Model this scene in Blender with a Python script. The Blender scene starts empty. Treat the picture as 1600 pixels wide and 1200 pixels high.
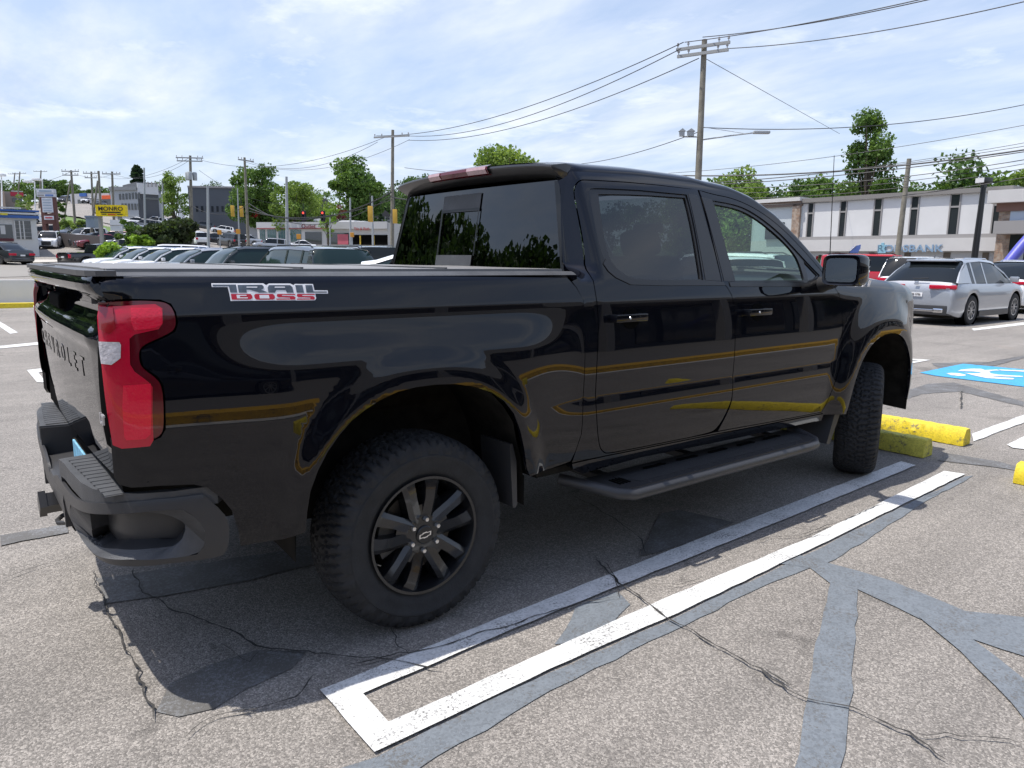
import bpy, bmesh, math, random
import numpy as np
from mathutils import Vector, Matrix
from mathutils.geometry import delaunay_2d_cdt

random.seed(7)
scene = bpy.context.scene
COL = scene.collection
R_ = math.radians

# ------------------------------------------------------------------ camera
CAM = np.array([-1.46145, -3.43405, 1.51343])
YAW, PITCH, ROLL, FPX = 0.90932252, 0.16958671, 0.01096508, 1139.84
def _axes():
    cy, sy, cp, sp = math.cos(YAW), math.sin(YAW), math.cos(PITCH), math.sin(PITCH)
    f = np.array([cy*cp, sy*cp, -sp]); r = np.cross(f, [0, 0, 1]); r /= np.linalg.norm(r)
    u = np.cross(r, f); c, s = math.cos(ROLL), math.sin(ROLL)
    return f, r*c+u*s, -r*s+u*c
CF, CR, CU = _axes()
cam_data = bpy.data.cameras.new('camera'); cam = bpy.data.objects.new('camera', cam_data); COL.objects.link(cam)
cam_data.sensor_width = 36.0; cam_data.lens = 36.0*FPX/1600.0
cam_data.clip_start = 0.05; cam_data.clip_end = 5000
cam.matrix_world = Matrix(((CR[0], CU[0], -CF[0], CAM[0]), (CR[1], CU[1], -CF[1], CAM[1]), (CR[2], CU[2], -CF[2], CAM[2]), (0, 0, 0, 1)))
scene.camera = cam

# ------------------------------------------------------------------ light
SUN = Vector((-0.32, 0.175, 1.0)).normalized()
sd = bpy.data.lights.new('sun', 'SUN'); sd.energy = 4.2; sd.angle = R_(0.53); sd.color = (1.0, 0.955, 0.89)
sun = bpy.data.objects.new('sun', sd); COL.objects.link(sun)
sun.rotation_euler = (-SUN).to_track_quat('-Z', 'Y').to_euler()
world = bpy.data.worlds.new('World'); scene.world = world; world.use_nodes = True
scene.view_settings.view_transform = 'Standard'; scene.view_settings.look = 'None'
scene.view_settings.exposure = 0.33; scene.view_settings.gamma = 1.0

class NT:
    """tiny node helper"""
    def __init__(s, tree): s.t = tree; s.n = tree.nodes; s.l = tree.links
    def node(s, kind, ins=None, **kw):
        n = s.n.new(kind)
        for k, v in kw.items(): setattr(n, k, v)
        for k, v in (ins or {}).items():
            sock = n.inputs[k]
            if isinstance(v, bpy.types.NodeSocket): s.l.new(v, sock)
            elif isinstance(v, bpy.types.Node): s.l.new(v.outputs[0], sock)
            else: sock.default_value = v
        return n
    def math(s, op, a, b=None, clamp=False):
        n = s.n.new('ShaderNodeMath'); n.operation = op; n.use_clamp = clamp
        for i, v in enumerate((a, b)):
            if v is None: continue
            if isinstance(v, (bpy.types.NodeSocket,)): s.l.new(v, n.inputs[i])
            else: n.inputs[i].default_value = v
        return n.outputs[0]
    def ramp(s, fac, stops):
        n = s.n.new('ShaderNodeValToRGB'); e = n.color_ramp.elements
        while len(e) < len(stops): e.new(0.5)
        for el, (p, c) in zip(e, stops):
            el.position = p; el.color = (c, c, c, 1) if isinstance(c, (int, float)) else (*c[:3], 1)
        s.l.new(fac, n.inputs[0]); return n.outputs[0]
    def mix(s, fac, a, b, mode='MIX'):
        n = s.n.new('ShaderNodeMix'); n.data_type = 'RGBA'; n.blend_type = mode
        for i, v in ((0, fac), (6, a), (7, b)):
            if isinstance(v, bpy.types.NodeSocket): s.l.new(v, n.inputs[i])
            elif isinstance(v, (int, float)): n.inputs[i].default_value = v if i == 0 else (v, v, v, 1)
            else: n.inputs[i].default_value = (*v[:3], 1)
        return n.outputs[2]
    def noise(s, vec, scale, detail=2.0, rough=0.5, dist=0.0, dim='3D'):
        n = s.node('ShaderNodeTexNoise', {'Scale': scale, 'Detail': detail, 'Roughness': rough, 'Distortion': dist}, noise_dimensions=dim)
        if vec is not None: s.l.new(vec, n.inputs['Vector'])
        return n.outputs[0]

def build_world():
    w = NT(world.node_tree); w.n.clear()
    sky = w.node('ShaderNodeTexSky', sky_type='NISHITA'); sky.sun_disc = False
    sky.sun_elevation = math.asin(SUN.z); sky.sun_rotation = math.atan2(SUN.x, SUN.y)
    sky.air_density = 1.1; sky.dust_density = 1.6; sky.ozone_density = 1.2
    geo = w.node('ShaderNodeTexCoord')
    sep = w.node('ShaderNodeSeparateXYZ', {0: geo.outputs['Generated']})
    up = sep.outputs[2]
    den = w.math('ADD', w.math('MAXIMUM', up, 0.0), 0.10)
    px = w.math('DIVIDE', sep.outputs[0], den)
    py = w.math('DIVIDE', sep.outputs[1], den)
    vec = w.node('ShaderNodeCombineXYZ', {0: px, 1: py, 2: 0.0}).outputs[0]
    mp = w.node('ShaderNodeMapping', {'Vector': vec, 'Rotation': (0, 0, R_(-35)), 'Scale': (1.0, 0.45, 1.0), 'Location': (3.1, 1.7, 0)}).outputs[0]
    big = w.noise(mp, 0.55, 4.0, 0.5, 0.3)
    wisp = w.noise(mp, 1.5, 6.0, 0.55, 0.7)
    puff = w.noise(vec, 1.5, 8.0, 0.6, 0.2)
    m = w.math('ADD', w.math('MULTIPLY', big, 0.62), w.math('MULTIPLY', wisp, 0.42))
    cov = w.ramp(m, [(0.38, 0.20), (0.50, 0.55), (0.62, 0.95)])
    # more even veil toward the horizon
    hz = w.ramp(up, [(0.0, 0.85), (0.18, 0.60), (0.45, 0.10)])
    cov = w.math('MAXIMUM', cov, hz)
    pf = w.ramp(puff, [(0.56, 0.0), (0.70, 0.55)])
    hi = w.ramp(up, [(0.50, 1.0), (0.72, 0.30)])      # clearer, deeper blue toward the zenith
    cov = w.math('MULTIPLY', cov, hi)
    skyc = w.mix(1.0, sky.outputs[0], (0.125, 0.128, 0.142), 'MULTIPLY')
    shade = w.ramp(w.noise(mp, 3.0, 6.0, 0.6), [(0.35, (0.46, 0.55, 0.70)), (0.65, (0.66, 0.71, 0.80))])
    veil = w.mix(cov, skyc, shade)
    out = w.mix(pf, veil, (0.88, 0.90, 0.93))
    # ground side of the sphere: dull
    low = w.math('GREATER_THAN', up, -0.02)
    out = w.mix(low, (0.20, 0.20, 0.19), out)
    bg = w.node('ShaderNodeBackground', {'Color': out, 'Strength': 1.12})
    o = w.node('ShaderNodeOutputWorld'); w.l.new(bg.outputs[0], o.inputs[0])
build_world()

# ------------------------------------------------------------------ pixel helpers (photo pixels, 1600 x 1200)
def ray(px, py): return CF + CR*((px-800)/FPX) + CU*((600-py)/FPX)
def on(px, py, axis, val):
    d = ray(px, py); t = (val-CAM[axis])/d[axis]; return CAM + t*d
def at(px, py, depth):
    return CAM + ray(px, py)*depth
def pxof(P):
    d = np.asarray(P, float)-CAM; z = d@CF
    return np.array([800+FPX*(d@CR)/z, 600-FPX*(d@CU)/z])

# ------------------------------------------------------------------ materials
MATS = {}
def mat(name, color=(0.5, 0.5, 0.5), rough=0.5, metal=0.0, coat=0.0, spec=0.5, emit=0.0, bump=0.0, bscale=40.0, var=0.0, vscale=3.0, ior=1.5, coatr=0.03):
    if name in MATS: return MATS[name]
    m = bpy.data.materials.new(name); m.use_nodes = True; w = NT(m.node_tree)
    b = w.n['Principled BSDF']
    b.inputs['Base Color'].default_value = (*color, 1); b.inputs['Roughness'].default_value = rough
    b.inputs['Metallic'].default_value = metal; b.inputs['Coat Weight'].default_value = coat; b.inputs['Coat Roughness'].default_value = coatr
    b.inputs['IOR'].default_value = ior; b.inputs['Specular IOR Level'].default_value = spec
    if emit: b.inputs['Emission Color'].default_value = (*color, 1); b.inputs['Emission Strength'].default_value = emit
    tc = w.node('ShaderNodeTexCoord')
    if var:
        f = w.noise(tc.outputs['Object'], vscale, 5.0, 0.6)
        lo = tuple(max(0, c*(1-var)) for c in color); hi = tuple(min(1, c*(1+var)) for c in color)
        w.l.new(w.mix(w.ramp(f, [(0.3, 0.0), (0.7, 1.0)]), lo, hi), b.inputs['Base Color'])
    if bump:
        h = w.noise(tc.outputs['Object'], bscale, 3.0, 0.6)
        bn = w.node('ShaderNodeBump', {'Strength': bump, 'Distance': 0.01, 'Height': h}); w.l.new(bn.outputs[0], b.inputs['Normal'])
    MATS[name] = m; return m

def glass(name, tint, refl=1.0, rough=0.0):
    if name in MATS: return MATS[name]
    m = bpy.data.materials.new(name); m.use_nodes = True; w = NT(m.node_tree); w.n.clear()
    tr = w.node('ShaderNodeBsdfTransparent', {'Color': (*tint, 1)}); gl = w.node('ShaderNodeBsdfGlossy', {'Roughness': rough, 'Color': (refl, refl, refl, 1)})
    fr = w.node('ShaderNodeFresnel', {'IOR': 1.66}); mx = w.node('ShaderNodeMixShader', {0: fr.outputs[0], 1: tr.outputs[0], 2: gl.outputs[0]})
    o = w.node('ShaderNodeOutputMaterial', {0: mx.outputs[0]}); MATS[name] = m; return m

def paint(name, color, flake=0.0, rough=0.12, dust=0.0):
    if name in MATS: return MATS[name]
    m = mat(name, color, 0.35 if flake else 0.25, metal=flake, coat=1.0, coatr=0.012)
    if dust:
        w = NT(m.node_tree); b = w.n['Principled BSDF']; tc = w.node('ShaderNodeTexCoord')
        f = w.noise(tc.outputs['Object'], 2.2, 6.0, 0.6); g = w.noise(tc.outputs['Object'], 300.0, 1.0)
        sep = w.node('ShaderNodeSeparateXYZ', {0: tc.outputs['Object']})
        low = w.ramp(sep.outputs[2], [(0.45, 1.0), (0.85, 0.0)])
        k = w.math('MULTIPLY', w.ramp(f, [(0.35, 0.0), (0.75, 1.0)]), w.ramp(g, [(0.45, 0.3), (0.65, 1.0)]))
        k = w.math('MULTIPLY', k, w.math('ADD', w.math('MULTIPLY', low, 0.25*dust), 0.05*dust), True)
        w.l.new(w.mix(k, color, (0.24, 0.21, 0.17)), b.inputs['Base Color'])
        w.l.new(w.math('ADD', w.math('MULTIPLY', k, 0.5), 0.012), b.inputs['Coat Roughness'])
    return m

M_paint = paint('black_paint', (0.003, 0.0035, 0.006), 0.0, dust=0.07)
M_paint.node_tree.nodes['Principled BSDF'].inputs['Specular IOR Level'].default_value = 0.0
M_paint.node_tree.nodes['Principled BSDF'].inputs['Coat IOR'].default_value = 1.47
M_black = mat('black_plastic', (0.036, 0.036, 0.038), 0.42, bump=0.15, bscale=260)
M_trim = mat('black_trim', (0.012, 0.012, 0.013), 0.28)
M_grey = mat('grey_plastic', (0.062, 0.064, 0.068), 0.5, bump=0.3, bscale=320, var=0.25, vscale=9)
M_gap = mat('dark_cavity', (0.004, 0.004, 0.004), 0.9, spec=0.05)
M_under = mat('underbody', (0.016, 0.015, 0.013), 0.9, spec=0.15, var=0.5, vscale=12)
M_rubber = mat('rubber', (0.017, 0.0175, 0.019), 0.78, bump=0.25, bscale=120, var=0.35, vscale=14)
M_rim = mat('black_rim', (0.009, 0.0095, 0.011), 0.26, coat=0.4)
M_chrome = mat('chrome', (0.75, 0.76, 0.78), 0.12, metal=1.0)
M_steel = mat('steel', (0.28, 0.27, 0.26), 0.38, metal=1.0, var=0.3, vscale=20)
M_tint = glass('tinted_glass', (0.07, 0.075, 0.08), 1.0)
M_priv = glass('privacy_glass', (0.010, 0.011, 0.013), 1.0)
M_clear = glass('clear_glass', (0.68, 0.82, 0.75), 0.8)
M_cover = mat('tonneau_vinyl', (0.20, 0.195, 0.19), 0.45, bump=0.2, bscale=400, var=0.12, vscale=4)
M_interior = mat('interior', (0.020, 0.020, 0.022), 0.7)
M_white = mat('white_plastic', (0.8, 0.8, 0.8), 0.4)

# ------------------------------------------------------------------ object helpers
def tag(o, label=None, cat=None, group=None, kind=None):
    if label: o['label'] = label
    if cat: o['category'] = cat
    if group: o['group'] = group
    if kind: o['kind'] = kind
    return o
def empty(name, loc=(0, 0, 0), rz=0.0, label=None, cat=None, group=None):
    o = bpy.data.objects.new(name, None); o.empty_display_size = 0.2; COL.objects.link(o)
    o.location = loc; o.rotation_euler = (0, 0, rz); return tag(o, label, cat, group)
def smooth_mesh(me, ang=35):
    for p in me.polygons: p.use_smooth = True
    me.set_sharp_from_angle(angle=R_(ang))
def mesh_obj(name, verts, faces, m, parent=None, smooth=None, mats=None, fm=None):
    me = bpy.data.meshes.new(name); me.from_pydata([tuple(map(float, v)) for v in verts], [], faces); me.update()
    for mm in (mats or [m]): me.materials.append(mm)
    if fm is not None: me.polygons.foreach_set('material_index', fm)
    if smooth: smooth_mesh(me, smooth)
    o = bpy.data.objects.new(name, me); COL.objects.link(o)
    if parent: o.parent = parent
    return o

class MB:
    """mesh collector: boxes, tubes, prisms, revolves; build() links ONE object"""
    def __init__(s): s.v = []; s.f = []; s.m = []; s.cur = 0
    def add(s, vs, fs, mtx=None):
        b = len(s.v)
        if mtx is not None: vs = [mtx @ Vector(v) for v in vs]
        s.v += [tuple(v) for v in vs]; s.f += [tuple(i+b for i in f) for f in fs]; s.m += [s.cur]*len(fs); return s
    def box(s, lo, hi, mtx=None, bev=0.0):
        x0, y0, z0 = lo; x1, y1, z1 = hi
        if bev:
            bm = bmesh.new(); bmesh.ops.create_cube(bm, size=1.0)
            for v in bm.verts: v.co = Vector(((x0+x1)/2+v.co.x*(x1-x0), (y0+y1)/2+v.co.y*(y1-y0), (z0+z1)/2+v.co.z*(z1-z0)))
            bmesh.ops.bevel(bm, geom=bm.edges[:], offset=bev, segments=2, affect='EDGES', profile=0.6)
            bm.verts.index_update(); vs = [v.co.copy() for v in bm.verts]; fs = [[v.index for v in f.verts] for f in bm.faces]; bm.free()
            return s.add(vs, fs, mtx)
        vs = [(x0,y0,z0),(x1,y0,z0),(x1,y1,z0),(x0,y1,z0),(x0,y0,z1),(x1,y0,z1),(x1,y1,z1),(x0,y1,z1)]
        return s.add(vs, [(0,3,2,1),(4,5,6,7),(0,1,5,4),(1,2,6,5),(2,3,7,6),(3,0,4,7)], mtx)
    def tube(s, pts, r, n=8, caps=True):
        pts = [Vector(p) for p in pts]; rs = r if isinstance(r, (list, tuple)) else [r]*len(pts); b = len(s.v); vs = []; fs = []
        up = Vector((0, 0, 1)); prev = None
        for i, p in enumerate(pts):
            t = (pts[min(i+1, len(pts)-1)]-pts[max(i-1, 0)]).normalized()
            a = t.cross(up if prev is None else prev)
            if a.length < 1e-3: a = t.cross(Vector((1, 0, 0)))
            a.normalize(); c = a.cross(t); prev = c if prev is not None else c
            for k in range(n):
                th = 2*math.pi*k/n; vs.append(p + a*math.cos(th)*rs[i] + c*math.sin(th)*rs[i])
        for i in range(len(pts)-1):
            for k in range(n): fs.append((i*n+k, i*n+(k+1) % n, (i+1)*n+(k+1) % n, (i+1)*n+k))
        if caps: fs.append(tuple(range(n-1, -1, -1))); fs.append(tuple((len(pts)-1)*n+k for k in range(n)))
        return s.add(vs, fs)
    def prism(s, poly, a, b, axis='z', mtx=None):
        n = len(poly)
        def P(q, h): return {'z': (q[0], q[1], h), 'y': (q[0], h, q[1]), 'x': (h, q[0], q[1])}[axis]
        vs = [P(q, a) for q in poly]+[P(q, b) for q in poly]
        fs = [tuple(range(n-1, -1, -1)), tuple(range(n, 2*n))]+[(i, (i+1) % n, n+(i+1) % n, n+i) for i in range(n)]
        return s.add(vs, fs, mtx)
    def revolve(s, prof, n=32, axis='y', mtx=None, close=False):
        """prof: (axial, radius)"""
        vs = []; fs = []; m = len(prof)
        for k in range(n):
            t = 2*math.pi*k/n; c, q = math.cos(t), math.sin(t)
            for a, r in prof: vs.append({'y': (r*c, a, r*q), 'z': (r*c, r*q, a), 'x': (a, r*c, r*q)}[axis])
        for k in range(n):
            k2 = (k+1) % n
            for j in range(m-1 if not close else m): j2 = (j+1) % m; fs.append((k*m+j, k*m+j2, k2*m+j2, k2*m+j))
        return s.add(vs, fs, mtx)
    def grid(s, P, mtx=None, flip=False):
        """P: list of rows of points"""
        h = len(P); w_ = len(P[0]); vs = [p for r in P for p in r]
        fs = [(i*w_+j, i*w_+j+1, (i+1)*w_+j+1, (i+1)*w_+j) for i in range(h-1) for j in range(w_-1)]
        if flip: fs = [f[::-1] for f in fs]
        return s.add(vs, fs, mtx)
    def build(s, name, m, parent=None, smooth=None):
        ms = m if isinstance(m, (list, tuple)) else [m]
        return mesh_obj(name, s.v, s.f, None, parent, smooth, mats=ms, fm=s.m)

def text_geo(txt, size=1.0, extrude=0.0, offset=0.0, align='CENTER', sx=1.0):
    cu = bpy.data.curves.new('lettering', 'FONT'); cu.body = txt; cu.size = size; cu.extrude = extrude; cu.offset = offset
    cu.align_x = align; cu.align_y = 'CENTER'; cu.resolution_u = 3
    ob = bpy.data.objects.new('lettering', cu); COL.objects.link(ob)
    dg = bpy.context.evaluated_depsgraph_get(); me = bpy.data.meshes.new_from_object(ob.evaluated_get(dg))
    vs = [Vector((v.co.x*sx, v.co.y, v.co.z)) for v in me.vertices]; fs = [tuple(p.vertices) for p in me.polygons]
    bpy.data.objects.remove(ob); bpy.data.curves.remove(cu); bpy.data.meshes.remove(me)
    return vs, fs
def frame_mtx(o, xdir, ydir):
    x = Vector(xdir).normalized(); z = x.cross(Vector(ydir)).normalized(); y = z.cross(x)
    return Matrix(((x.x, y.x, z.x, o[0]), (x.y, y.y, z.y, o[1]), (x.z, y.z, z.z, o[2]), (0, 0, 0, 1)))
def text_obj(name, txt, size, mtx, m, parent, extrude=0.002, offset=0.0, sx=1.0):
    vs, fs = text_geo(txt, size, extrude, offset, sx=sx); return MB().add(vs, fs, mtx).build(name, m, parent)

def sstep(a, b, x): t = np.clip((x-a)/(b-a), 0, 1); return t*t*(3-2*t)
def copy_tree(o, parent=None):
    c = o.copy(); COL.objects.link(c); c.parent = parent
    for ch in [q for q in o.children]: copy_tree(ch, c)
    return c

# ================================================================== GROUND MARKS AND LOT
def build_asphalt():
    m = bpy.data.materials.new('asphalt'); m.use_nodes = True; w = NT(m.node_tree); b = w.n['Principled BSDF']
    tc = w.node('ShaderNodeTexCoord'); P = tc.outputs['Object']
    vor = w.node('ShaderNodeTexVoronoi', {'Vector': P, 'Scale': 165.0}); cell = w.node('ShaderNodeSeparateColor', {0: vor.outputs['Color']}).outputs[0]
    stone = w.ramp(cell, [(0.0, (0.145, 0.135, 0.123)), (0.35, (0.200, 0.186, 0.169)), (0.7, (0.270, 0.251, 0.228)), (1.0, (0.39, 0.363, 0.330))])
    fine = w.ramp(w.noise(P, 420.0, 2.0), [(0.35, 0.72), (0.65, 1.2)])
    c = w.mix(1.0, stone, fine, 'MULTIPLY')
    big = w.ramp(w.noise(P, 0.45, 5.0, 0.6), [(0.3, (0.84, 0.83, 0.82)), (0.7, (1.16, 1.14, 1.12))])
    c = w.mix(1.0, c, big, 'MULTIPLY')
    st = w.ramp(w.noise(P, 1.3, 5.0, 0.65, 0.5), [(0.58, 1.0), (0.74, 0.66)])
    c = w.mix(1.0, c, st, 'MULTIPLY')
    oil = w.ramp(w.noise(P, 3.1, 3.0, 0.5, 1.2), [(0.66, 1.0), (0.76, 0.60)]); c = w.mix(1.0, c, oil, 'MULTIPLY')
    str_ = w.node('ShaderNodeMapping', {'Vector': P, 'Scale': (0.35, 3.2, 1.0), 'Rotation': (0, 0, 0.1)}).outputs[0]
    tread = w.ramp(w.noise(str_, 1.0, 4.0, 0.6), [(0.35, 0.90), (0.65, 1.07)]); c = w.mix(1.0, c, tread, 'MULTIPLY')
    rust = w.ramp(w.noise(P, 0.9, 4.0, 0.7, 0.3), [(0.66, 0.0), (0.80, 0.35)]); c = w.mix(rust, c, (0.20, 0.135, 0.09))
    w.l.new(c, b.inputs['Base Color']); b.inputs['Roughness'].default_value = 0.85
    h = w.math('ADD', w.math('MULTIPLY', vor.outputs['Distance'], -0.6), w.noise(P, 260.0, 2.0))
    bn = w.node('ShaderNodeBump', {'Strength': 0.65, 'Distance': 0.006, 'Height': h}); w.l.new(bn.outputs[0], b.inputs['Normal'])
    return m
def worn_paint(name, color, wear=0.5, edge=0.0, rough=0.7, grain=90.0):
    """road paint that shows the stone through where it has worn"""
    m = bpy.data.materials.new(name); m.use_nodes = True; w = NT(m.node_tree); b = w.n['Principled BSDF']
    P = w.node('ShaderNodeTexCoord').outputs['Object']
    g = w.noise(P, grain, 3.0, 0.7); l = w.noise(P, 5.0, 5.0, 0.6)
    k = w.ramp(w.math('ADD', w.math('MULTIPLY', g, 0.6), w.math('MULTIPLY', l, 0.4)), [(0.30+0.1*wear, 1.0), (0.40+0.12*wear, 0.0)])
    c = w.mix(w.ramp(w.noise(P, 14.0, 6.0), [(0.3, 0.0), (0.7, 1.0)]), tuple(x*0.86 for x in color), color)
    vor = w.node('ShaderNodeTexVoronoi', {'Vector': P, 'Scale': 105.0}); cell = w.node('ShaderNodeSeparateColor', {0: vor.outputs['Color']}).outputs[0]
    c = w.mix(1.0, c, w.ramp(cell, [(0.0, 0.80), (0.5, 1.0), (1.0, 1.08)]), 'MULTIPLY')
    c = w.mix(k, c, (0.10, 0.095, 0.088)); w.l.new(c, b.inputs['Base Color']); b.inputs['Roughness'].default_value = rough
    bn = w.node('ShaderNodeBump', {'Strength': 0.45, 'Distance': 0.005, 'Height': w.noise(P, 200.0, 2.0)}); w.l.new(bn.outputs[0], b.inputs['Normal'])
    return m
M_asph = build_asphalt()
M_line = worn_paint('white_road_paint', (0.70, 0.70, 0.68), 0.5)
M_seal = worn_paint('grey_cover_paint', (0.165, 0.185, 0.205), 0.62)
M_sealo = worn_paint('old_grey_paint', (0.200, 0.203, 0.208), 1.7)
M_ada = worn_paint('blue_road_paint', (0.06, 0.36, 0.66), 0.3)
M_yel = worn_paint('yellow_kerb_paint', (0.80, 0.62, 0.03), 0.38, rough=0.6, grain=30.0)
M_yel2 = worn_paint('faded_yellow_paint', (0.66, 0.60, 0.10), 0.5, rough=0.7, grain=30.0)
M_crack = mat('crack_shadow', (0.045, 0.042, 0.038), 0.95, var=0.5, vscale=12)
M_conc = mat('concrete', (0.42, 0.39, 0.35), 0.85, bump=0.2, var=0.12, vscale=1.5)

def gp(px, py, z=0.0): return on(px, py, 2, z)
def jag(poly, amp=0.006, step=0.10, rnd=None):
    rnd = rnd or random; out = []; n = len(poly)
    for i in range(n):
        a = np.array(poly[i][:2]); b = np.array(poly[(i+1) % n][:2]); k = max(1, int(np.linalg.norm(b-a)/step))
        for j in range(k):
            q = a+(b-a)*j/k; f = 0.3 if j == 0 else 1.0; out.append((q[0]+rnd.uniform(-amp, amp)*f, q[1]+rnd.uniform(-amp, amp)*f))
    return out
def fill2d(outer, holes=(), z=0.0, step=None):
    """constrained triangulation of a polygon with holes -> verts, faces"""
    loops = [outer]+list(holes); vs = []; ed = []
    for L in loops:
        b = len(vs); vs += [Vector(p[:2]) for p in L]; ed += [(b+i, b+(i+1) % len(L)) for i in range(len(L))]
    r = delaunay_2d_cdt(vs, ed, [], 0, 1e-6)
    V, F = r[0], r[2]; A = [np.array([p[:2] for p in L], float) for L in loops]
    cs = np.array([np.mean([V[i] for i in f], axis=0) for f in F])
    ins = inside(cs, A[0])
    for h in A[1:]: ins &= ~inside(cs, h)
    return V, [tuple(f) for f, k in zip(F, ins) if k]
def inside(P, poly):
    x, y = P[:, 0], P[:, 1]; r = np.zeros(len(P), bool); n = len(poly)
    for i in range(n):
        x0, y0 = poly[i]; x1, y1 = poly[(i+1) % n]
        if y0 == y1: continue
        c = ((y0 > y) != (y1 > y)) & (x < (x1-x0)*(y-y0)/(y1-y0)+x0); r ^= c
    return r
def ground_mark(name, polys, m, z, label, cat, holes=(), amp=0.005, group=None, parent=None):
    mb = MB()
    z0 = z
    for k, poly in enumerate(polys):
        z = z0+0.0011*k; P = jag([gp(a, b) for a, b in poly], amp); H = [[gp(a, b) for a, b in h] for h in holes] if k == 0 else []
        V, F = fill2d(P, H); mb.add([(v[0], v[1], z) for v in V], F)
    o = mb.build(name, m); 
    for p in o.data.polygons:
        if p.normal.z < 0: p.flip()
    return tag(o, label, cat, group, 'structure')
def crack(pts, w=0.006, z=0.016, seed=1, wander=0.011):
    """a thin ragged ribbon of dark void along a polyline"""
    rnd = random.Random(seed); P = [np.array(gp(a, b)[:2]) for a, b in pts]; Q = []
    for a, b in zip(P, P[1:]):
        L = np.linalg.norm(b-a); n = max(2, int(L/0.035)); t = (b-a)/L; nn = np.array([-t[1], t[0]]); d = 0
        for i in range(n):
            d = 0.8*d + rnd.gauss(0, wander*0.5); Q.append(a+(b-a)*i/n+nn*d)
    Q.append(P[-1]); vs = []; fs = []
    for i, q in enumerate(Q):
        t = Q[min(i+1, len(Q)-1)]-Q[max(i-1, 0)]; t = t/(np.linalg.norm(t)+1e-9); nn = np.array([-t[1], t[0]])
        ww = w*rnd.uniform(0.25, 1.0)*(0.2 if i in (0, len(Q)-1) else 1)
        vs += [(*(q+nn*ww), z), (*(q-nn*ww), z)]
    fs = [(2*i, 2*i+1, 2*i+3, 2*i+2) for i in range(len(Q)-1)]
    return vs, fs

# white bay outline: two long stripes joined at the back
ground_mark('bay_line', [[(500,1082),(860,937),(1137,827),(1408,723),(1431,729),(1300,783),(1137,850),(860,962),(567,1088),(607,1133),(860,1019),(1060,929),(1267,842),(1475,738),(1508,743),(1248,870),(1060,961),(860,1049),(585,1180)]],
            M_line, 0.012, 'white hairpin bay line on the asphalt, its inner stripe in the shade of the truck', 'parking line', amp=0.003)
ground_mark('covered_line', [[(500,1212),(585,1185),(860,1052),(1060,964),(1248,873),(1508,745),(1521,744),(1436,790),(1304,876),(1202,912),(1045,990),(860,1080),(640,1212)],
    [(1220,862),(1290,880),(1387,907),(1508,956),(1620,968),(1620,1033),(1508,996),(1434,967),(1340,922),(1300,915),(1265,888),(1200,880)],
    [(1297,912),(1340,919),(1327,1106),(1310,1215),(1238,1215),(1262,1092),(1280,990)], [(1434,965),(1517,999),(1600,1064),(1640,1100),(1640,1180),(1581,1101),(1500,1020)]],
    M_seal, 0.004, 'grey cover paint branching over old stripes beside the white bay line', 'cover paint', amp=0.008)
ground_mark('covered_line', [[(866,1008),(900,950),(965,925),(985,945),(950,985),(900,1005)]], M_seal, 0.004, 'small grey paint patch between the two white stripes', 'cover paint', amp=0.01)
ground_mark('old_patch', [[(245,1112),(268,1068),(330,1040),(400,1018),(480,1020),(455,1045),(380,1080),(335,1108),(280,1120)],
    [(150,905),(330,880),(560,840),(580,860),(420,900),(300,925),(160,945)], [(0,838),(105,819),(108,833),(0,855)], [(1000,870),(1032,804),(1060,798),(1147,818),(1080,850)]], M_sealo, 0.004,
    'dull grey paint remnants crossing the shadow of the truck', 'cover paint', amp=0.015)
ground_mark('old_patch', [[(1412,612),(1450,600),(1490,598),(1600,628),(1600,636),(1500,612),(1440,616),(1410,626)], [(1465,720),(1475,708),(1560,722),(1600,733),(1600,738),(1550,730)],
    [(1478,582),(1540,575),(1600,560),(1600,556),(1545,566),(1455,568)]], M_sealo, 0.004, 'dull grey stripes around the painted blue emblem', 'cover paint', amp=0.01)
ground_mark('stall_line', [[(1518,679),(1600,649),(1640,634),(1640,647),(1600,661),(1521,691)]], M_line, 0.008, 'white stall line running off behind the far yellow wheel stop', 'parking line')
ground_mark('stall_line', [[(1573,696),(1600,683),(1650,662),(1650,690),(1600,703),(1582,701)]], M_line, 0.008, 'white stall line at the right edge of the photo', 'parking line')
ground_mark('stall_line', [[(1400,560),(1454,563),(1400,573)]], M_line, 0.008, 'white arrow shaped line end just ahead of the truck nose', 'parking line', holes=[[(1408,563),(1436,564),(1408,568)]], amp=0.001)
ground_mark('stall_line', [[(1518,514),(1600,504),(1680,494),(1680,497),(1600,508),(1522,517)]], M_line, 0.008, 'white stall line beside the silver crossover', 'parking line', amp=0.01)
ground_mark('stall_line', [[(1405,490),(1452,491),(1405,498)]], M_line, 0.008, 'white stall line between the truck nose and the silver crossover', 'parking line', amp=0.01)
ground_mark('stall_line', [[(-20,496),(0,503),(28,520),(16,522),(0,511),(-20,503)]], M_line, 0.008, 'short white stall line nearest the yellow kerb at the left', 'parking line')
ground_mark('stall_line', [[(-40,545),(63,535),(63,539),(-40,549)]], M_line, 0.008, 'long thin white stall line left of the tailgate', 'parking line')
ground_mark('stall_line', [[(42,579),(85,574),(120,590),(110,600),(58,598)]], M_line, 0.008, 'white hollow line corner below the tailgate', 'parking line', holes=[[(60,583),(82,579),(100,589),(67,592)]], amp=0.001)

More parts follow.
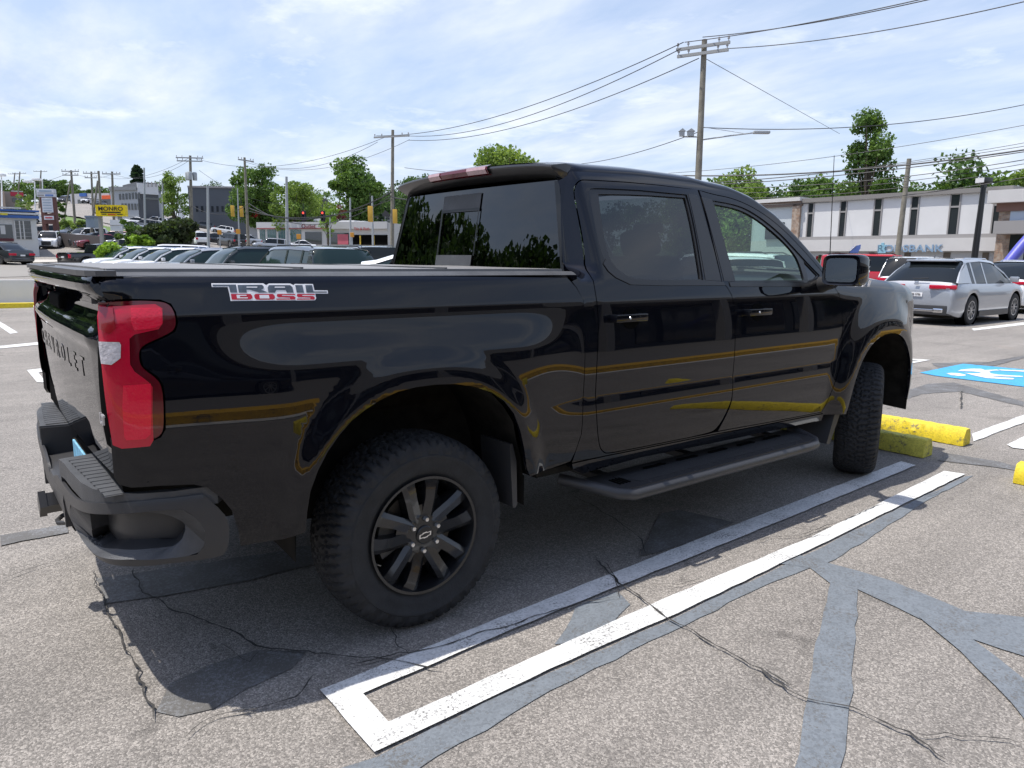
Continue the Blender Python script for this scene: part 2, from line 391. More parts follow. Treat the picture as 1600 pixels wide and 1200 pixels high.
ground_mark('accessible_emblem', [[(1437,583),(1505,569),(1600,578),(1700,588),(1700,618),(1600,605),(1463,588)]], M_ada, 0.008, 'blue painted accessible parking emblem field on the lot', 'road emblem')
E2 = lambda *p: [(1400+a/7.5, 540+b/7.5) for a, b in p]
ground_mark('wheelchair_emblem', [E2((590,335),(640,328),(740,333),(815,350),(815,362),(740,366),(640,354)), E2((800,330),(900,335),(1000,330),(970,318),(880,312),(720,308),(760,292),(880,280),(1000,282),(1040,296),(1180,290),(1220,302),(1130,304),(1090,315),(1110,335),(1200,350),(1330,358),(1480,366),(1490,378),(1330,374),(1180,368),(1120,372),(1250,383),(1390,392),(1370,408),(1230,402),(1050,390),(920,362)), E2((1200,290),(1380,296),(1560,306),(1560,322),(1380,310),(1230,303))],
    M_line, 0.012, 'white figure of the accessible emblem painted on blue', 'road emblem', amp=0.002)

cr = MB()
CR_P = [([(930,878),(965,915),(1010,945),(1075,985),(1130,1020),(1190,1050),(1260,1098),(1330,1112),(1420,1150),(1480,1195)], 0.011), ([(540,1046),(640,1025),(720,1005),(790,985),(850,962),(905,945),(965,938)], 0.008), ([(150,895),(170,960),(215,1060),(240,1130)], 0.010),
 ([(208,893),(225,930),(280,962),(350,985),(400,1015),(520,1030),(600,1032),(690,1050)], 0.010), ([(345,1010),(390,1040),(412,1018)], 0.005), ([(290,1160),(340,1125),(400,1115),(460,1095),(490,1060)], 0.008), ([(0,910),(60,890),(120,872)], 0.006), ([(0,684),(45,680)], 0.006), ([(0,738),(50,742)], 0.005),
 ([(965,938),(960,900),(942,882)], 0.006), ([(965,915),(1060,918),(1100,905)], 0.004), ([(1100,812),(1180,820),(1290,830)], 0.004), ([(1220,858),(1270,842),(1300,838)], 0.004), ([(1415,597),(1440,590)], 0.008), ([(1475,604),(1520,603),(1550,612),(1600,609)], 0.012), ([(1523,572),(1600,556),(1680,540)], 0.012), ([(1505,613),(1500,625),(1503,640)], 0.02),
 ([(1150,852),(1200,845),(1260,838),(1330,812),(1380,792)], 0.006), ([(1405,775),(1440,782),(1475,768)], 0.005), ([(640,1028),(620,1000),(610,985)], 0.006), ([(1190,1050),(1240,1080)], 0.012), ([(1425,1150),(1500,1158),(1600,1170)], 0.005), ([(890,775),(935,800),(990,835),(1010,870)], 0.008)]
for i, (pts, w_) in enumerate(CR_P): cr.add(*crack(pts, w_*0.55, seed=i+3))
tag(cr.build('asphalt_cracks', M_crack), 'dark ragged cracks running through the lot surface', 'cracks', kind='structure')

def wheel_stop(name, ex, ey, length, m, label, ang=90.0, w_=0.17, h=0.14):
    """bar whose right hand end is at ex, ey, running along ang"""
    n = 60; rows = []; rnd = random.Random(int(ex*100))
    prof = [(-w_/2, 0.0), (-w_/2*0.97, h*0.45), (-w_/2*0.62, h*0.93), (-w_/2*0.5, h), (0, h*1.01), (w_/2*0.5, h), (w_/2*0.62, h*0.93), (w_/2*0.97, h*0.45), (w_/2, 0.0)]
    for i in range(n+1):
        rows.append([(i/n*length, a+rnd.gauss(0, 0.0022), max(0, b+rnd.gauss(0, 0.0022))*(0.97 if i in (0, n) else 1)) for a, b in prof])
    mb = MB(); M = Matrix.Translation((ex, ey, 0.004)) @ Matrix.Rotation(R_(ang), 4, 'Z')
    mb.grid(rows, M, flip=True); mb.add(rows[0], [tuple(range(9))], M); mb.add(rows[-1], [tuple(range(8, -1, -1))], M)
    o = mb.build(name, m, smooth=28); return tag(o, label, 'wheel stop', 'yellow wheel stops in front of the truck')
wheel_stop('wheel_stop', 4.60, -1.03, 1.83, M_yel2, 'faded greenish yellow concrete wheel stop touching the front tyre', 91)
wheel_stop('wheel_stop', 5.27, -1.06, 1.83, M_yel, 'bright yellow concrete wheel stop behind the faded one', 93)
wheel_stop('wheel_stop', *(gp(1588, 752)[:2]), 1.83, M_yel, 'yellow wheel stop cut off by the right edge of the photo', -87)

# ================================================================== PICKUP TRUCK
TR = empty('pickup_truck', (0, 0, 0), 0, 'black crew cab pickup truck with black wheels parked in the foreground bay', 'pickup truck')

def make_plan():
    pts = np.array([(-1.112,-0.86),(-1.110,-0.90),(-1.10,-0.93),(-1.075,-0.952),(-1.03,-0.966),(-0.95,-0.98),(-0.8,-0.992),(-0.5,-1.0),(0,-1.003),(1,-1.005),(2,-1.005),(3,-1.0),(3.5,-0.992),(3.9,-0.975),(4.15,-0.95),(4.3,-0.92),(4.42,-0.87),(4.5,-0.80),(4.54,-0.7)])
    t = np.r_[0, np.cumsum(np.hypot(*np.diff(pts, axis=0).T))]; T = np.linspace(0, t[-1], 1500)
    # catmull-like smoothing by interpolating then box filtering
    X = np.interp(T, t, pts[:, 0]); Y = np.interp(T, t, pts[:, 1])
    k = np.ones(9)/9
    for a in (X, Y):
        for _ in range(3): a[4:-4] = np.convolve(a, k, 'valid')
    s = np.r_[0, np.cumsum(np.hypot(np.diff(X), np.diff(Y)))]; s -= np.interp(0.0, X, s)
    return s, X, Y
PS, PX, PY = make_plan()
_tx = np.gradient(PX, PS); _ty = np.gradient(PY, PS); _l = np.hypot(_tx, _ty); NX, NY = _ty/_l, -_tx/_l   # outward = to the right (-y)
for a in (NX, NY):
    for _ in range(2): a[7:-7] = np.convolve(a, np.ones(15)/15, 'valid')
ZG = np.arange(0.3, 2.1, 0.001)
def prof(tab):
    z, t = zip(*tab); sl = np.interp(ZG, z, t); k = np.ones(9)/9; sl[4:-4] = np.convolve(sl, k, 'valid')
    d = -np.cumsum(sl)*0.001; return d-np.interp(1.33, ZG, d)
D_DOOR = prof([(0.44,-.45),(.50,-.30),(.56,-.17),(.66,-.06),(.76,.0),(.83,.09),(.882,.12),(.889,-.04),(.95,-.02),(1.05,.02),(1.15,.06),(1.25,.10),(1.326,.13),(1.332,.29),(1.40,.31),(1.42,.32),(1.44,.37),(1.84,.42),(1.88,.55),(1.95,.9)])
D_BED = prof([(0.44,-.25),(.6,-.08),(.8,-.02),(1.0,.0),(1.1,.03),(1.2,.07),(1.327,.11),(1.334,.28),(1.40,.30),(1.42,.35),(1.44,.9),(1.46,2.6)])
D_FEN = prof([(0.44,-.25),(.6,-.08),(.8,.0),(1.0,.01),(1.15,.03),(1.26,.10),(1.32,.25),(1.36,.70),(1.40,1.5),(1.44,2.5)])
def surf_d(s, z):
    w = sstep(0.40, 0.80, s); d = np.interp(z, ZG, D_BED)*(1-w)+np.interp(z, ZG, D_DOOR)*w
    wf = sstep(3.0, 3.35, s)*(z < 1.6); d = d*(1-wf)+np.interp(z+0.06*np.clip(s-3.5, 0, 2)**1.3, ZG, D_FEN)*wf
    def rho(c, zc, a, b): return (np.abs((s-c)/a)**2.3+np.abs(np.maximum(z-zc, 0)/b)**2.3)**(1/2.3)
    r1 = rho(-0.01, 0.42, 0.50, 0.61); d = d+0.020*sstep(1.26, 1.05, r1)+0.034*sstep(1.31, 1.10, z)*sstep(-0.92, -0.50, s)*sstep(0.84, 0.42, s)
    r2 = rho(3.70, 0.42, 0.50, 0.62); d = d+0.052*sstep(1.50, 1.06, r2)*(1-0.3*sstep(4.1, 4.4, s))
    d = d+np.interp(z, [1.32, 1.36, 1.395, 1.435, 1.452], [0.0, -.006, .020, .026, .020])*sstep(-0.98, -1.09, s)      # lip carried round from the tailgate
    d = d-0.125*sstep(1.00, 0.845, s)*sstep(1.41, 1.50, z)*(s > 0.835)      # rounded rear corner of the cab
    return d
def spos(s, z, off=0.0):
    s = np.asarray(s, float); z = np.asarray(z, float); d = surf_d(s, z)+off
    return np.stack([np.interp(s, PS, PX)+np.interp(s, PS, NX)*d, np.interp(s, PS, PY)+np.interp(s, PS, NY)*d, z+0*s], -1)
def snrm(s, z):
    e = 0.003; a = spos(s+e, z)-spos(s-e, z); b = spos(s, z+e)-spos(s, z-e); n = np.cross(a, b); return n/np.linalg.norm(n, axis=-1, keepdims=True)
def spos_n(s, z, off):
    """offset along the true normal"""
    return spos(s, z)+snrm(s, z)*np.asarray(off)[..., None] if np.ndim(off) else spos(s, z)+snrm(s, z)*off
def ssolve(pix, off=0.0):
    pix = np.atleast_2d(np.array(pix, float)); P0 = np.array([on(a, b, 1, -1.0) for a, b in pix]); s, z = P0[:, 0].copy(), P0[:, 2].copy()
    def pr(s, z):
        d = spos(s, z, off)-CAM; q = d@CF; return np.stack([800+FPX*(d@CR)/q, 600-FPX*(d@CU)/q], -1)
    for _ in range(14):
        f = pr(s, z)-pix; e = 1e-4; a = (pr(s+e, z)-pr(s-e, z))/(2*e); b = (pr(s, z+e)-pr(s, z-e))/(2*e)
        det = a[:, 0]*b[:, 1]-a[:, 1]*b[:, 0]; det = np.where(np.abs(det) < 1e-3, 1e-3, det)
        ds = -(f[:, 0]*b[:, 1]-f[:, 1]*b[:, 0])/det; dz = -(a[:, 0]*f[:, 1]-a[:, 1]*f[:, 0])/det
        s += np.clip(ds, -.1, .1); z += np.clip(dz, -.1, .1)
    return np.stack([s, z], -1)
def resample(P, step=0.03):
    P = np.asarray(P, float); out = []
    for a, b in zip(P, np.roll(P, -1, axis=0)):
        k = max(1, int(math.ceil(np.linalg.norm(b-a)/step)))
        for j in range(k): out.append(a+(b-a)*j/k)
    return np.array(out)
def poff(P, d):
    """grow (+) or shrink (-) a closed polygon"""
    P = np.asarray(P, float); a = np.roll(P, 1, axis=0); b = np.roll(P, -1, axis=0)
    area = 0.5*np.sum(P[:, 0]*b[:, 1]-b[:, 0]*P[:, 1]); sg = 1 if area > 0 else -1
    e1 = P-a; e2 = b-P; n1 = np.stack([e1[:, 1], -e1[:, 0]], -1); n2 = np.stack([e2[:, 1], -e2[:, 0]], -1)
    n1 /= np.linalg.norm(n1, axis=1, keepdims=True)+1e-9; n2 /= np.linalg.norm(n2, axis=1, keepdims=True)+1e-9
    n = n1+n2; L = np.linalg.norm(n, axis=1, keepdims=True)+1e-9; n /= L; c = np.clip((n*n1).sum(1, keepdims=True), 0.5, 1)
    return P+sg*n*d/c
def chaikin(P, k=1):
    for _ in range(k):
        P = np.asarray(P, float); Q = np.roll(P, -1, axis=0); P = np.stack([P*.75+Q*.25, P*.25+Q*.75], 1).reshape(-1, 2)
    return P
def smooth_keep(P, k=2, sharp=50):
    """round gentle corners, keep sharp ones"""
    for _ in range(k):
        P = np.asarray(P, float); out = []; n = len(P)
        for i in range(n):
            a, p, b = P[i-1], P[i], P[(i+1) % n]; u, v = p-a, b-p
            an = math.degrees(abs(math.atan2(u[0]*v[1]-u[1]*v[0], u@v)))
            if an > sharp or an < 2: out.append(p)
            else: out += [p*.75+a*.25, p*.75+b*.25]
        P = np.array(out)
    return P
def skin(name, outer, holes, m, parent, off=0.0, flange=0.018, step=0.035, posf=None, nrmf=None, mirror=True, label=None, fin=0.0):
    """a panel lying on the side surface: outlines in (s, z)"""
    posf = posf or spos; nrmf = nrmf or snrm
    loops = [resample(outer, step)]+[resample(h, step) for h in holes]
    allp = np.vstack(loops); lo = allp.min(0); hi = allp.max(0)
    gx, gy = np.meshgrid(np.arange(lo[0]+step/2, hi[0], step), np.arange(lo[1]+step/2, hi[1], step*0.7)); G = np.stack([gx.ravel(), gy.ravel()], -1)
    ins = inside(G, loops[0])
    for h in loops[1:]: ins &= ~inside(G, h)
    G = G[ins]
    if len(G):
        dmin = np.min(np.linalg.norm(G[:, None, :]-allp[None, :, :], axis=2), axis=1); G = G[dmin > step*0.35]
    vs = []; ed = []
    for L in loops: b = len(vs); vs += [Vector(p) for p in L]; ed += [(b+i, b+(i+1) % len(L)) for i in range(len(L))]
    vs += [Vector(p) for p in G]
    V, _, F = delaunay_2d_cdt(vs, ed, [], 0, 1e-7)[:3]; V = np.array([tuple(v) for v in V])
    cs = np.array([V[list(f)].mean(0) for f in F]); ok = inside(cs, loops[0])
    for h in loops[1:]: ok &= ~inside(cs, h)
    F = [tuple(f) for f, k in zip(F, ok) if k]
    N = nrmf(V[:, 0], V[:, 1]); P = posf(V[:, 0], V[:, 1])+N*off
    # orient
    cen = sum(float(np.cross(P[f[1]]-P[f[0]], P[f[2]]-P[f[0]])@N[f[0]]) for f in F)
    if cen < 0: F = [f[::-1] for f in F]
    verts = [tuple(p) for p in P]; norms = [tuple(n) for n in N]; faces = list(F)
    if flange:
        from collections import Counter
        ec = Counter(); 
        for f in F:
            for i in range(len(f)): ec[(f[i], f[(i+1) % len(f)])] += 1
        bd = [e for e in ec if (e[1], e[0]) not in ec]; mp = {}
        for e in bd:
            for v in e:
                if v not in mp: mp[v] = len(verts); verts += [tuple(P[v]), tuple(P[v]-N[v]*flange)]; norms += [None, None]
        acc = {}
        for i, j in bd:
            a, b = np.array(verts[i]), np.array(verts[j]); n = np.cross(N[i], b-a); n = -n/(np.linalg.norm(n)+1e-9)
            for v in (i, j): acc[v] = acc.get(v, 0)+n
            faces.append((mp[j], mp[i], mp[i]+1, mp[j]+1))
        for v, k in mp.items():
            n = acc[v]; L = np.linalg.norm(n); n = n/L if L > 1e-6 else N[v]; norms[k] = tuple(n); norms[k+1] = tuple(n)
    def mk(vv, ff, nn, nm):
        me = bpy.data.meshes.new(name); me.from_pydata([tuple(map(float, q)) for q in vv], [], ff); me.update(); me.materials.append(m)
        for p in me.polygons: p.use_smooth = True
        me.normals_split_custom_set_from_vertices([tuple(map(float, q)) for q in nn])
        o = bpy.data.objects.new(nm, me); COL.objects.link(o); o.parent = parent
        if label: o['label'] = label
        return o
    o = mk(verts, faces, norms, name)
    if mirror: mk([(x, -y, z) for x, y, z in verts], [f[::-1] for f in faces], [(a, -b, c) for a, b, c in norms], name)
    return o
def px_off(sc, ox, oy, pts): return [(ox+a/sc, oy+b/sc) for a, b in pts]

# ---- outlines traced in photo pixels, thrown onto the real body surface
ARCH = [(478,826),(480,800),(485,768),(497,735),(512,706),(530,680),(550,657),(570,641),(594,625),(622,612),(650,605),(680,601),(712,600),(740,604),(768,613),(788,627),(803,646),(813,673),(819,700),(823,730),(824,748)]
LAMP = [(153,471),(200,469),(250,470),(266,476),(273,488),(276,505),(272,517),(258,525),(228,538),(219,546),(218,560),(222,574),(245,590),(253,602),(256,622),(257,670),(250,682),(238,687),(195,688),(180,682),(172,660),(163,600),(158,540)]
P_lamp = ssolve(LAMP)
bed = [(149,432),(300,430),(500,431),(700,432),(886,434),(900,449),(911,468),(914,490),(914,540),(913,580),(911,615),(908,678),(899,705),(891,721),(860,732),(842,739),(828,744)]+ARCH[:-1][::-1]+[(477,832),(440,843),(400,849),(376,853),(372,828),(362,797),(346,778),(325,762),(303,757),(250,759),(205,762),(186,757),(178,745),(174,700),(172,684)]
S_G = float(PS[np.argmin(np.abs(PY+0.932)+(PX > -1.0))])
P_bed = np.vstack([[(S_G, 1.450), (-1.0, 1.450)], ssolve(bed)[2:], poff(P_lamp, 0.004)[19::-1], [(S_G, 1.372), (S_G, 1.41)]])
P_bed[:, 1] = np.minimum(P_bed[:, 1], 1.452)
skin('bed_side', P_bed, [], M_paint, TR, step=0.024)

# doors
RD = [(896,300),(899,288),(906,281.5),(916,281),(1000,286),(1090,296),(1093.5,308),(1128,441),(1137,449),(1146,469),(1149,508),(1148,550),(1145,613),(1141,632),(1121,670),(1105,678),(1000,699),(949,709),(942,706),(936,697),(932,660),(931,600),(933,560),(935,500),(932,469),(924,434),(914,400),(905,345),(898,313)]
FD = [(1092,297),(1111,303),(1146,310),(1181,326),(1216,351),(1251,386),(1279,418),(1290,432),(1302,446),(1314,466),(1317,515),(1315,550),(1312,571),(1296,620),(1284,644),(1200,660),(1121,674),(1141,636),(1145,616),(1148,550),(1149,508),(1146,469),(1137,449),(1128,441)]
RWIN = [(919,297),(926,293),(1000,297),(1073,304),(1084,345),(1099,438),(1040,439),(985,438),(962,425),(947,410),(938,390),(929,351)]
RWIN_G = [(935,301),(1000,302),(1072,307),(1083,350),(1097,437),(1040,438.5),(992,437),(970,425),(956,410),(947,385),(940,345)]
FWIN = [(1113,313),(1153,320),(1181,334),(1216,361),(1245,392),(1266,415),(1281,430),(1277,436),(1262,441),(1148,440),(1136,395)]
FWIN_G = [(1116,317),(1153,324),(1181,338),(1216,366),(1239,390),(1250,407),(1259,438.5),(1150,439),(1137,395)]
QWIN = [(1256,406),(1279,430),(1275,435),(1264,438.5)]
P_rd, P_fd = ssolve(RD), ssolve(FD)
P_rw, P_fw = smooth_keep(ssolve(RWIN), 2, 70), smooth_keep(ssolve(FWIN), 2, 70)
P_rg, P_fg, P_qg = smooth_keep(ssolve(RWIN_G), 2, 70), smooth_keep(ssolve(FWIN_G), 2, 70), ssolve(QWIN)
GAP = 0.0025
def split_pair(name): return [o for o in TR.children if o.name.split('.')[0] == name]
skin('rear_door', poff(smooth_keep(P_rd, 2), -GAP), [P_rw], M_paint, TR)
skin('front_door', poff(smooth_keep(P_fd, 2), -GAP), [P_fw], M_paint, TR)
rds, fds = split_pair('rear_door'), split_pair('front_door')
def under(name, outer, holes, m, parents, **kw):
    before = set(bpy.data.objects); skin(name, outer, holes, m, None, **kw)
    for o in [o for o in bpy.data.objects if o not in before]:
        o.parent = parents[0] if np.mean([v.co.y for v in o.data.vertices]) < 0 else parents[1]
under('window_trim', poff(P_rw, 0.001), [poff(P_rg, -0.004)], M_trim, rds, off=-0.006, flange=0.014)
under('window_trim', poff(P_fw, 0.001), [poff(P_fg, -0.004), poff(P_qg, -0.003)], M_trim, fds, off=-0.006, flange=0.014)
# satin belt moulding and black pillar covers stand proud of the doors
BELT_R = [(947,404),(955,415),(967,426),(987,436),(1030,438),(1099,438),(1130,441),(1133,446),(1040,446.5),(985,445),(962,434),(950,424),(942,412)]
under('belt_moulding', poff(ssolve(BELT_R), 0.0), [], M_trim, rds, off=0.004, flange=0.008, step=0.02)
under('belt_moulding', ssolve([(1139,441),(1262,441.5),(1279,437),(1284,440),(1264,448),(1141,448)]), [], M_trim, fds, off=0.004, flange=0.008, step=0.02)
under('pillar_cover', ssolve([(1075,303),(1089,305),(1092,312),(1126,439),(1102,438),(1085,345)]), [], M_trim, rds, off=0.002, flange=0.006)
under('pillar_cover', ssolve([(1096,308),(1112,312),(1136,395),(1147,440),(1131,439)]), [], M_trim, fds, off=0.002, flange=0.006)
under('window', poff(P_rg, 0.006), [], M_tint, rds, off=-0.014, flange=0)
under('window', poff(P_fg, 0.006), [], M_clear, fds, off=-0.014, flange=0)
under('quarter_window', poff(P_qg, 0.004), [], M_priv, fds, off=-0.012, flange=0)

# front fender
FEN = [(1316.5,469),(1314,451),(1330,444),(1360,450),(1390,457),(1412,463),(1416,478),(1418,494),(1424,510),(1424,530),(1421,565),(1417,592),(1414,600)]
FARCH = [(1284,646),(1299,618),(1314,604),(1318,590),(1323,575),(1331,552),(1343,533),(1360,522.5),(1380,519),(1398,525),(1410,540),(1415,561),(1414,585)]
P_fen = np.array([(3.168,1.30),(3.150,1.405),(3.40,1.408),(3.80,1.395),(4.10,1.375),(4.30,1.345),(4.42,1.30),(4.52,1.20),(4.56,1.05),(4.56,0.80),(4.52,0.62),(4.30,0.52),(4.215,0.50)])
fa = []
for k in range(25):
    t = math.pi*k/24; c, q = math.cos(t), math.sin(t); fa.append((3.70+0.505*math.copysign(abs(c)**0.87, c), 0.42+0.615*abs(q)**0.87))
fa = [p for p in fa if p[1] > 0.44]
P_fen = np.vstack([P_fen, fa, ssolve([(1284,648),(1299,620),(1315,571),(1318,550),(1320,515)])+[0.004, 0]])
skin('front_fender', P_fen, [], M_paint, TR)

# cab shell behind the doors, roof, glass
UNION = [(896,300),(899,288),(906,281.5),(916,281),(1000,286),(1092,297),(1111,303),(1146,310),(1181,326),(1216,351),(1251,386),(1279,418),(1290,432),(1302,446),(1314,466),(1317,515),(1315,550),(1312,571),(1296,620),(1284,644),(1200,660),(1121,674),(1105,678),(1000,699),(949,709),(942,706),(936,697),(932,660),(931,600),(933,560),(935,500),(932,469),(924,434),(914,400),(905,345)]
P_un = smooth_keep(ssolve(UNION), 2)
_top = ssolve(UNION[3:14]); _top = _top[np.argsort(_top[:, 0])]
def zE(x):
    return np.interp(x, np.r_[0.80, _top[:, 0], 3.32], np.r_[_top[0, 1]-0.01, _top[:, 1], 1.33])+0.040
xs_roof = np.linspace(0.88, 3.28, 34)
rear_edge = ssolve([(864,292),(875,350),(887,432),(893,440),(900,449),(911,470),(913,490),(913.5,540),(913,580),(911,615),(908,678),(899,705),(893,723)])
rear_edge[:, 0] += 0.004
_m = rear_edge[:, 1] > 1.42; rear_edge[_m, 0] = np.maximum(rear_edge[_m, 0], np.interp(rear_edge[_m, 1], [1.40, 1.90], [0.846, 0.924]))
xr0 = rear_edge[0][0]
xs_t = np.linspace(xr0, 3.28, 40)
P_cab = np.vstack([np.stack([xs_t, zE(xs_t)], -1), [[3.20, 1.34], [3.175, 1.30], [3.172, 1.10]], ssolve([(1317.5,571),(1303,620),(1290,645),(1200,662),(1105,680),(1000,701),(949,711)]), rear_edge[::-1]])
skin('cab_side', P_cab, [poff(P_un, GAP)], M_paint, TR, flange=0.03)
skin('rocker_panel', poff(np.vstack([ssolve([(894,725),(949,712.5),(1105,681.5),(1288,647),(1284,658),(1105,695),(1000,716),(910,741),(896,735)])]), -0.002), [], M_paint, TR, flange=0.05, off=-0.003)
# dark lining behind every gap
P_lin = poff(P_un, 0.05); P_lin[:, 0] = np.where(P_lin[:, 1] > 1.38, np.maximum(P_lin[:, 0], 0.995), P_lin[:, 0])
skin('door_lining', P_lin, [poff(P_rw, -0.002), poff(P_fw, -0.002)], M_gap, TR, off=-0.035, flange=0)
skin('bed_lining', np.array([(-1.0,1.40),(1.0,1.40),(1.0,0.55),(0.56,0.55),(0.54,0.85),(0.40,1.0),(0.2,1.07),(-0.2,1.07),(-0.42,1.0),(-0.53,0.85),(-0.56,0.60),(-0.72,0.6),(-0.8,.8),(-1.0,.8)]), [], M_gap, TR, off=-0.05, flange=0)

def roof_section(x):
    """points from the drip edge towards the middle"""
    e = spos(x, zE(x)); k = 1.0
    return [(x, e[1]+a, e[2]+b*k) for a, b in ((0, -0.004), (0.006, 0.012), (0.018, 0.024), (0.04, 0.036), (0.09, 0.050), (0.18, 0.060), (0.35, 0.070), (0.55, 0.076))]
rows = []
XW = 2.30
for x in list(np.linspace(xr0+0.01, XW, 24)):
    r = roof_section(x); r.append((x, 0.0, r[-1][2]+0.004)); rows.append([tuple(p) for p in r]+[(p[0], -p[1], p[2]) for p in r[-2::-1]])
rows.insert(0, [(p[0]+0.002, p[1], p[2]-0.05) for p in rows[0]])
mb = MB(); mb.grid(rows); mb.build('roof', M_paint, TR, smooth=50)
for sg in (1, -1):
    mb = MB(); rws = []
    for x in np.linspace(XW, 3.28, 22):
        r = roof_section(x)[:5]; r.append((r[-1][0], r[-1][1]+0.01, r[-1][2]-0.03)); rws.append([(p[0], p[1]*sg, p[2]) for p in r])
    mb.grid(rws, flip=sg < 0); mb.build('windscreen_pillar', M_paint, TR, smooth=60)
rows = []
for x in np.linspace(XW-0.02, 3.27, 16):
    e = roof_section(x)[4]; row = []
    for k in range(17):
        y = e[1]+(-2*e[1])*k/16; q = 1-(y/e[1])**2; row.append((x+0.10*q, y, e[2]-0.006+0.02*q-0.02*q))
    rows.append(row)
MB().grid(rows).build('windscreen', M_clear, TR, smooth=60)

# rear glass with centre slider, lamp and eyebrow spoiler
def rw(y, z, off=0.0):
    return (np.interp(z, [1.40, 1.90], [0.862, 0.940])-0.040*(1-(y/0.87)**2)-off, y, z)
def rwpanel(name, y0, y1, z0, z1, m, off, parent, n=10, k=6):
    P = [[rw(y0(t)+(y1(t)-y0(t))*i/n, z0+(z1-z0)*t, off) for i in range(n+1)] for t in [j/k for j in range(k+1)]]
    mb = MB(); mb.grid(P, flip=True); return mb.build(name, m, parent, smooth=60)
L_ = lambda a, b: (lambda t: a+(b-a)*t)
rwin = rwpanel('rear_window', L_(-0.855, -0.715), L_(0.855, 0.715), 1.43, 1.89, M_priv, 0.0, TR, 16, 6)
rwpanel('glass_band', L_(-0.868, -0.722), L_(-0.825, -0.690), 1.42, 1.885, M_trim, 0.003, rwin); rwpanel('glass_band', L_(0.825, 0.690), L_(0.868, 0.722), 1.42, 1.885, M_trim, 0.003, rwin)
rwpanel('slider_cover', L_(-0.115, -0.115), L_(0.25, 0.25), 1.445, 1.532, M_grey, 0.010, rwin)
rwpanel('slider_header', L_(-0.13, -0.13), L_(0.245, 0.245), 1.785, 1.865, M_grey, 0.006, rwin)
for a, b in ((0.235, 0.252), (-0.132, -0.122)): rwpanel('slider_frame', L_(a, a), L_(b, b), 1.53, 1.785, M_trim, 0.008, rwin, 2)
rwpanel('slider_frame', L_(-0.122, -0.122), L_(0.235, 0.235), 1.770, 1.786, M_trim, 0.008, rwin)
mb = MB(); rws = []
ze = float(zE(xr0)); 
for i in range(25):
    y = 0.735-1.47*i/24; q = 1-(abs(y)/0.80)**2.5; xx = 0.945-0.035*q; zt = ze+0.030+0.044*q**0.6; sx = 0.085*min(1, (0.80-abs(y))/0.10+0.25)
    rws.append([(xx+0.06, y, zt-0.016), (xx+0.01, y, zt-0.008), (xx-sx, y, zt-0.020), (xx-sx-0.004, y, zt-0.030), (xx-sx+0.012, y, zt-0.046), (xx+0.01, y, zt-0.085), (xx+0.03, y, zt-0.085)])
c0, c1 = [tuple(np.mean(r_, axis=0)+np.array([0.03, d_, -0.01])) for r_, d_ in ((rws[0], 0.012), (rws[-1], -0.012))]; rws = [[c0]*7]+rws+[[c1]*7]
mb.grid(rws); sp = mb.build('roof_spoiler', mat('spoiler_black', (0.020,0.020,0.021), 0.30, coat=0.3), TR, smooth=35)
mb = MB(); rws = []
def bl(y, dx): 
    q = 1-(abs(y)/0.80)**2.5; xx = 0.945-0.035*q; zt = ze+0.030+0.044*q**0.6; sx = 0.085
    return [(xx-sx+0.02-dx, y, zt-0.008+0.002), (xx-sx-0.006-dx, y, zt-0.016), (xx-sx-0.010-dx, y, zt-0.032), (xx-sx+0.004-dx, y, zt-0.052), (xx-sx+0.025-dx, y, zt-0.056)]
M_lensr = mat('red_lens', (0.50, 0.0, 0.026), 0.22, coat=0.5, bump=0.10, bscale=60)
M_lensd = mat('dark_red_lens', (0.095, 0.0, 0.006), 0.15, coat=0.5)
M_lensb = mat('bright_red_lens', (0.74, 0.0, 0.035), 0.25, coat=0.5, bump=0.20, bscale=110)
M_lensc = mat('clear_lens', (0.55, 0.52, 0.53), 0.15, coat=1.0, bump=0.35, bscale=90, var=0.25, vscale=60)
lamp3 = MB().grid([bl(y, 0.004) for y in np.linspace(0.30, -0.28, 13)]).build('brake_light', M_lensd, TR, smooth=40)
for a, b in ((0.29, 0.17), (-0.10, -0.27)): MB().grid([bl(y, 0.008)[1:4] for y in np.linspace(a, b, 5)]).build('cargo_lens', mat('pink_lens', (0.42, 0.26, 0.27), 0.25, coat=1.0, var=0.2, vscale=30), lamp3, smooth=40)

# hood, cowl
rows = []
for x in np.linspace(3.30, 4.50, 22):
    e = spos(x if x < 4.0 else x-0.0, 1.398-0.055*max(0, (x-3.5))**1.5); ye = abs(e[1]); f = (x-3.3)/1.2; row = []
    for k in range(25):
        y = -ye+2*ye*k/24; u = abs(y)/ye
        c = 0.085*(1-u**2.6)*(1-0.25*f)+0.012*math.exp(-((u-0.62)/0.10)**2)
        row.append((x+0.06*(1-u*u)*f, y, e[2]+c-0.035*f**3))
    rows.append(row)
hd = MB().grid(rows, flip=True).build('hood', M_paint, TR, smooth=60)
MB().grid([[(3.18, y, 1.36), (3.32, y, 1.395+0.05*(1-(y/0.9)**2))] for y in np.linspace(-0.93, 0.93, 9)]).build('cowl', M_trim, TR, smooth=60)
MB().box((4.48, -0.80, 0.62), (4.60, 0.80, 1.30), bev=0.05).build('grille', M_black, TR)
MB().prism([(4.40,-0.90),(4.62,-0.78),(4.68,0),(4.62,0.78),(4.40,0.90)], 0.50, 0.80).build('front_bumper', M_black, TR)

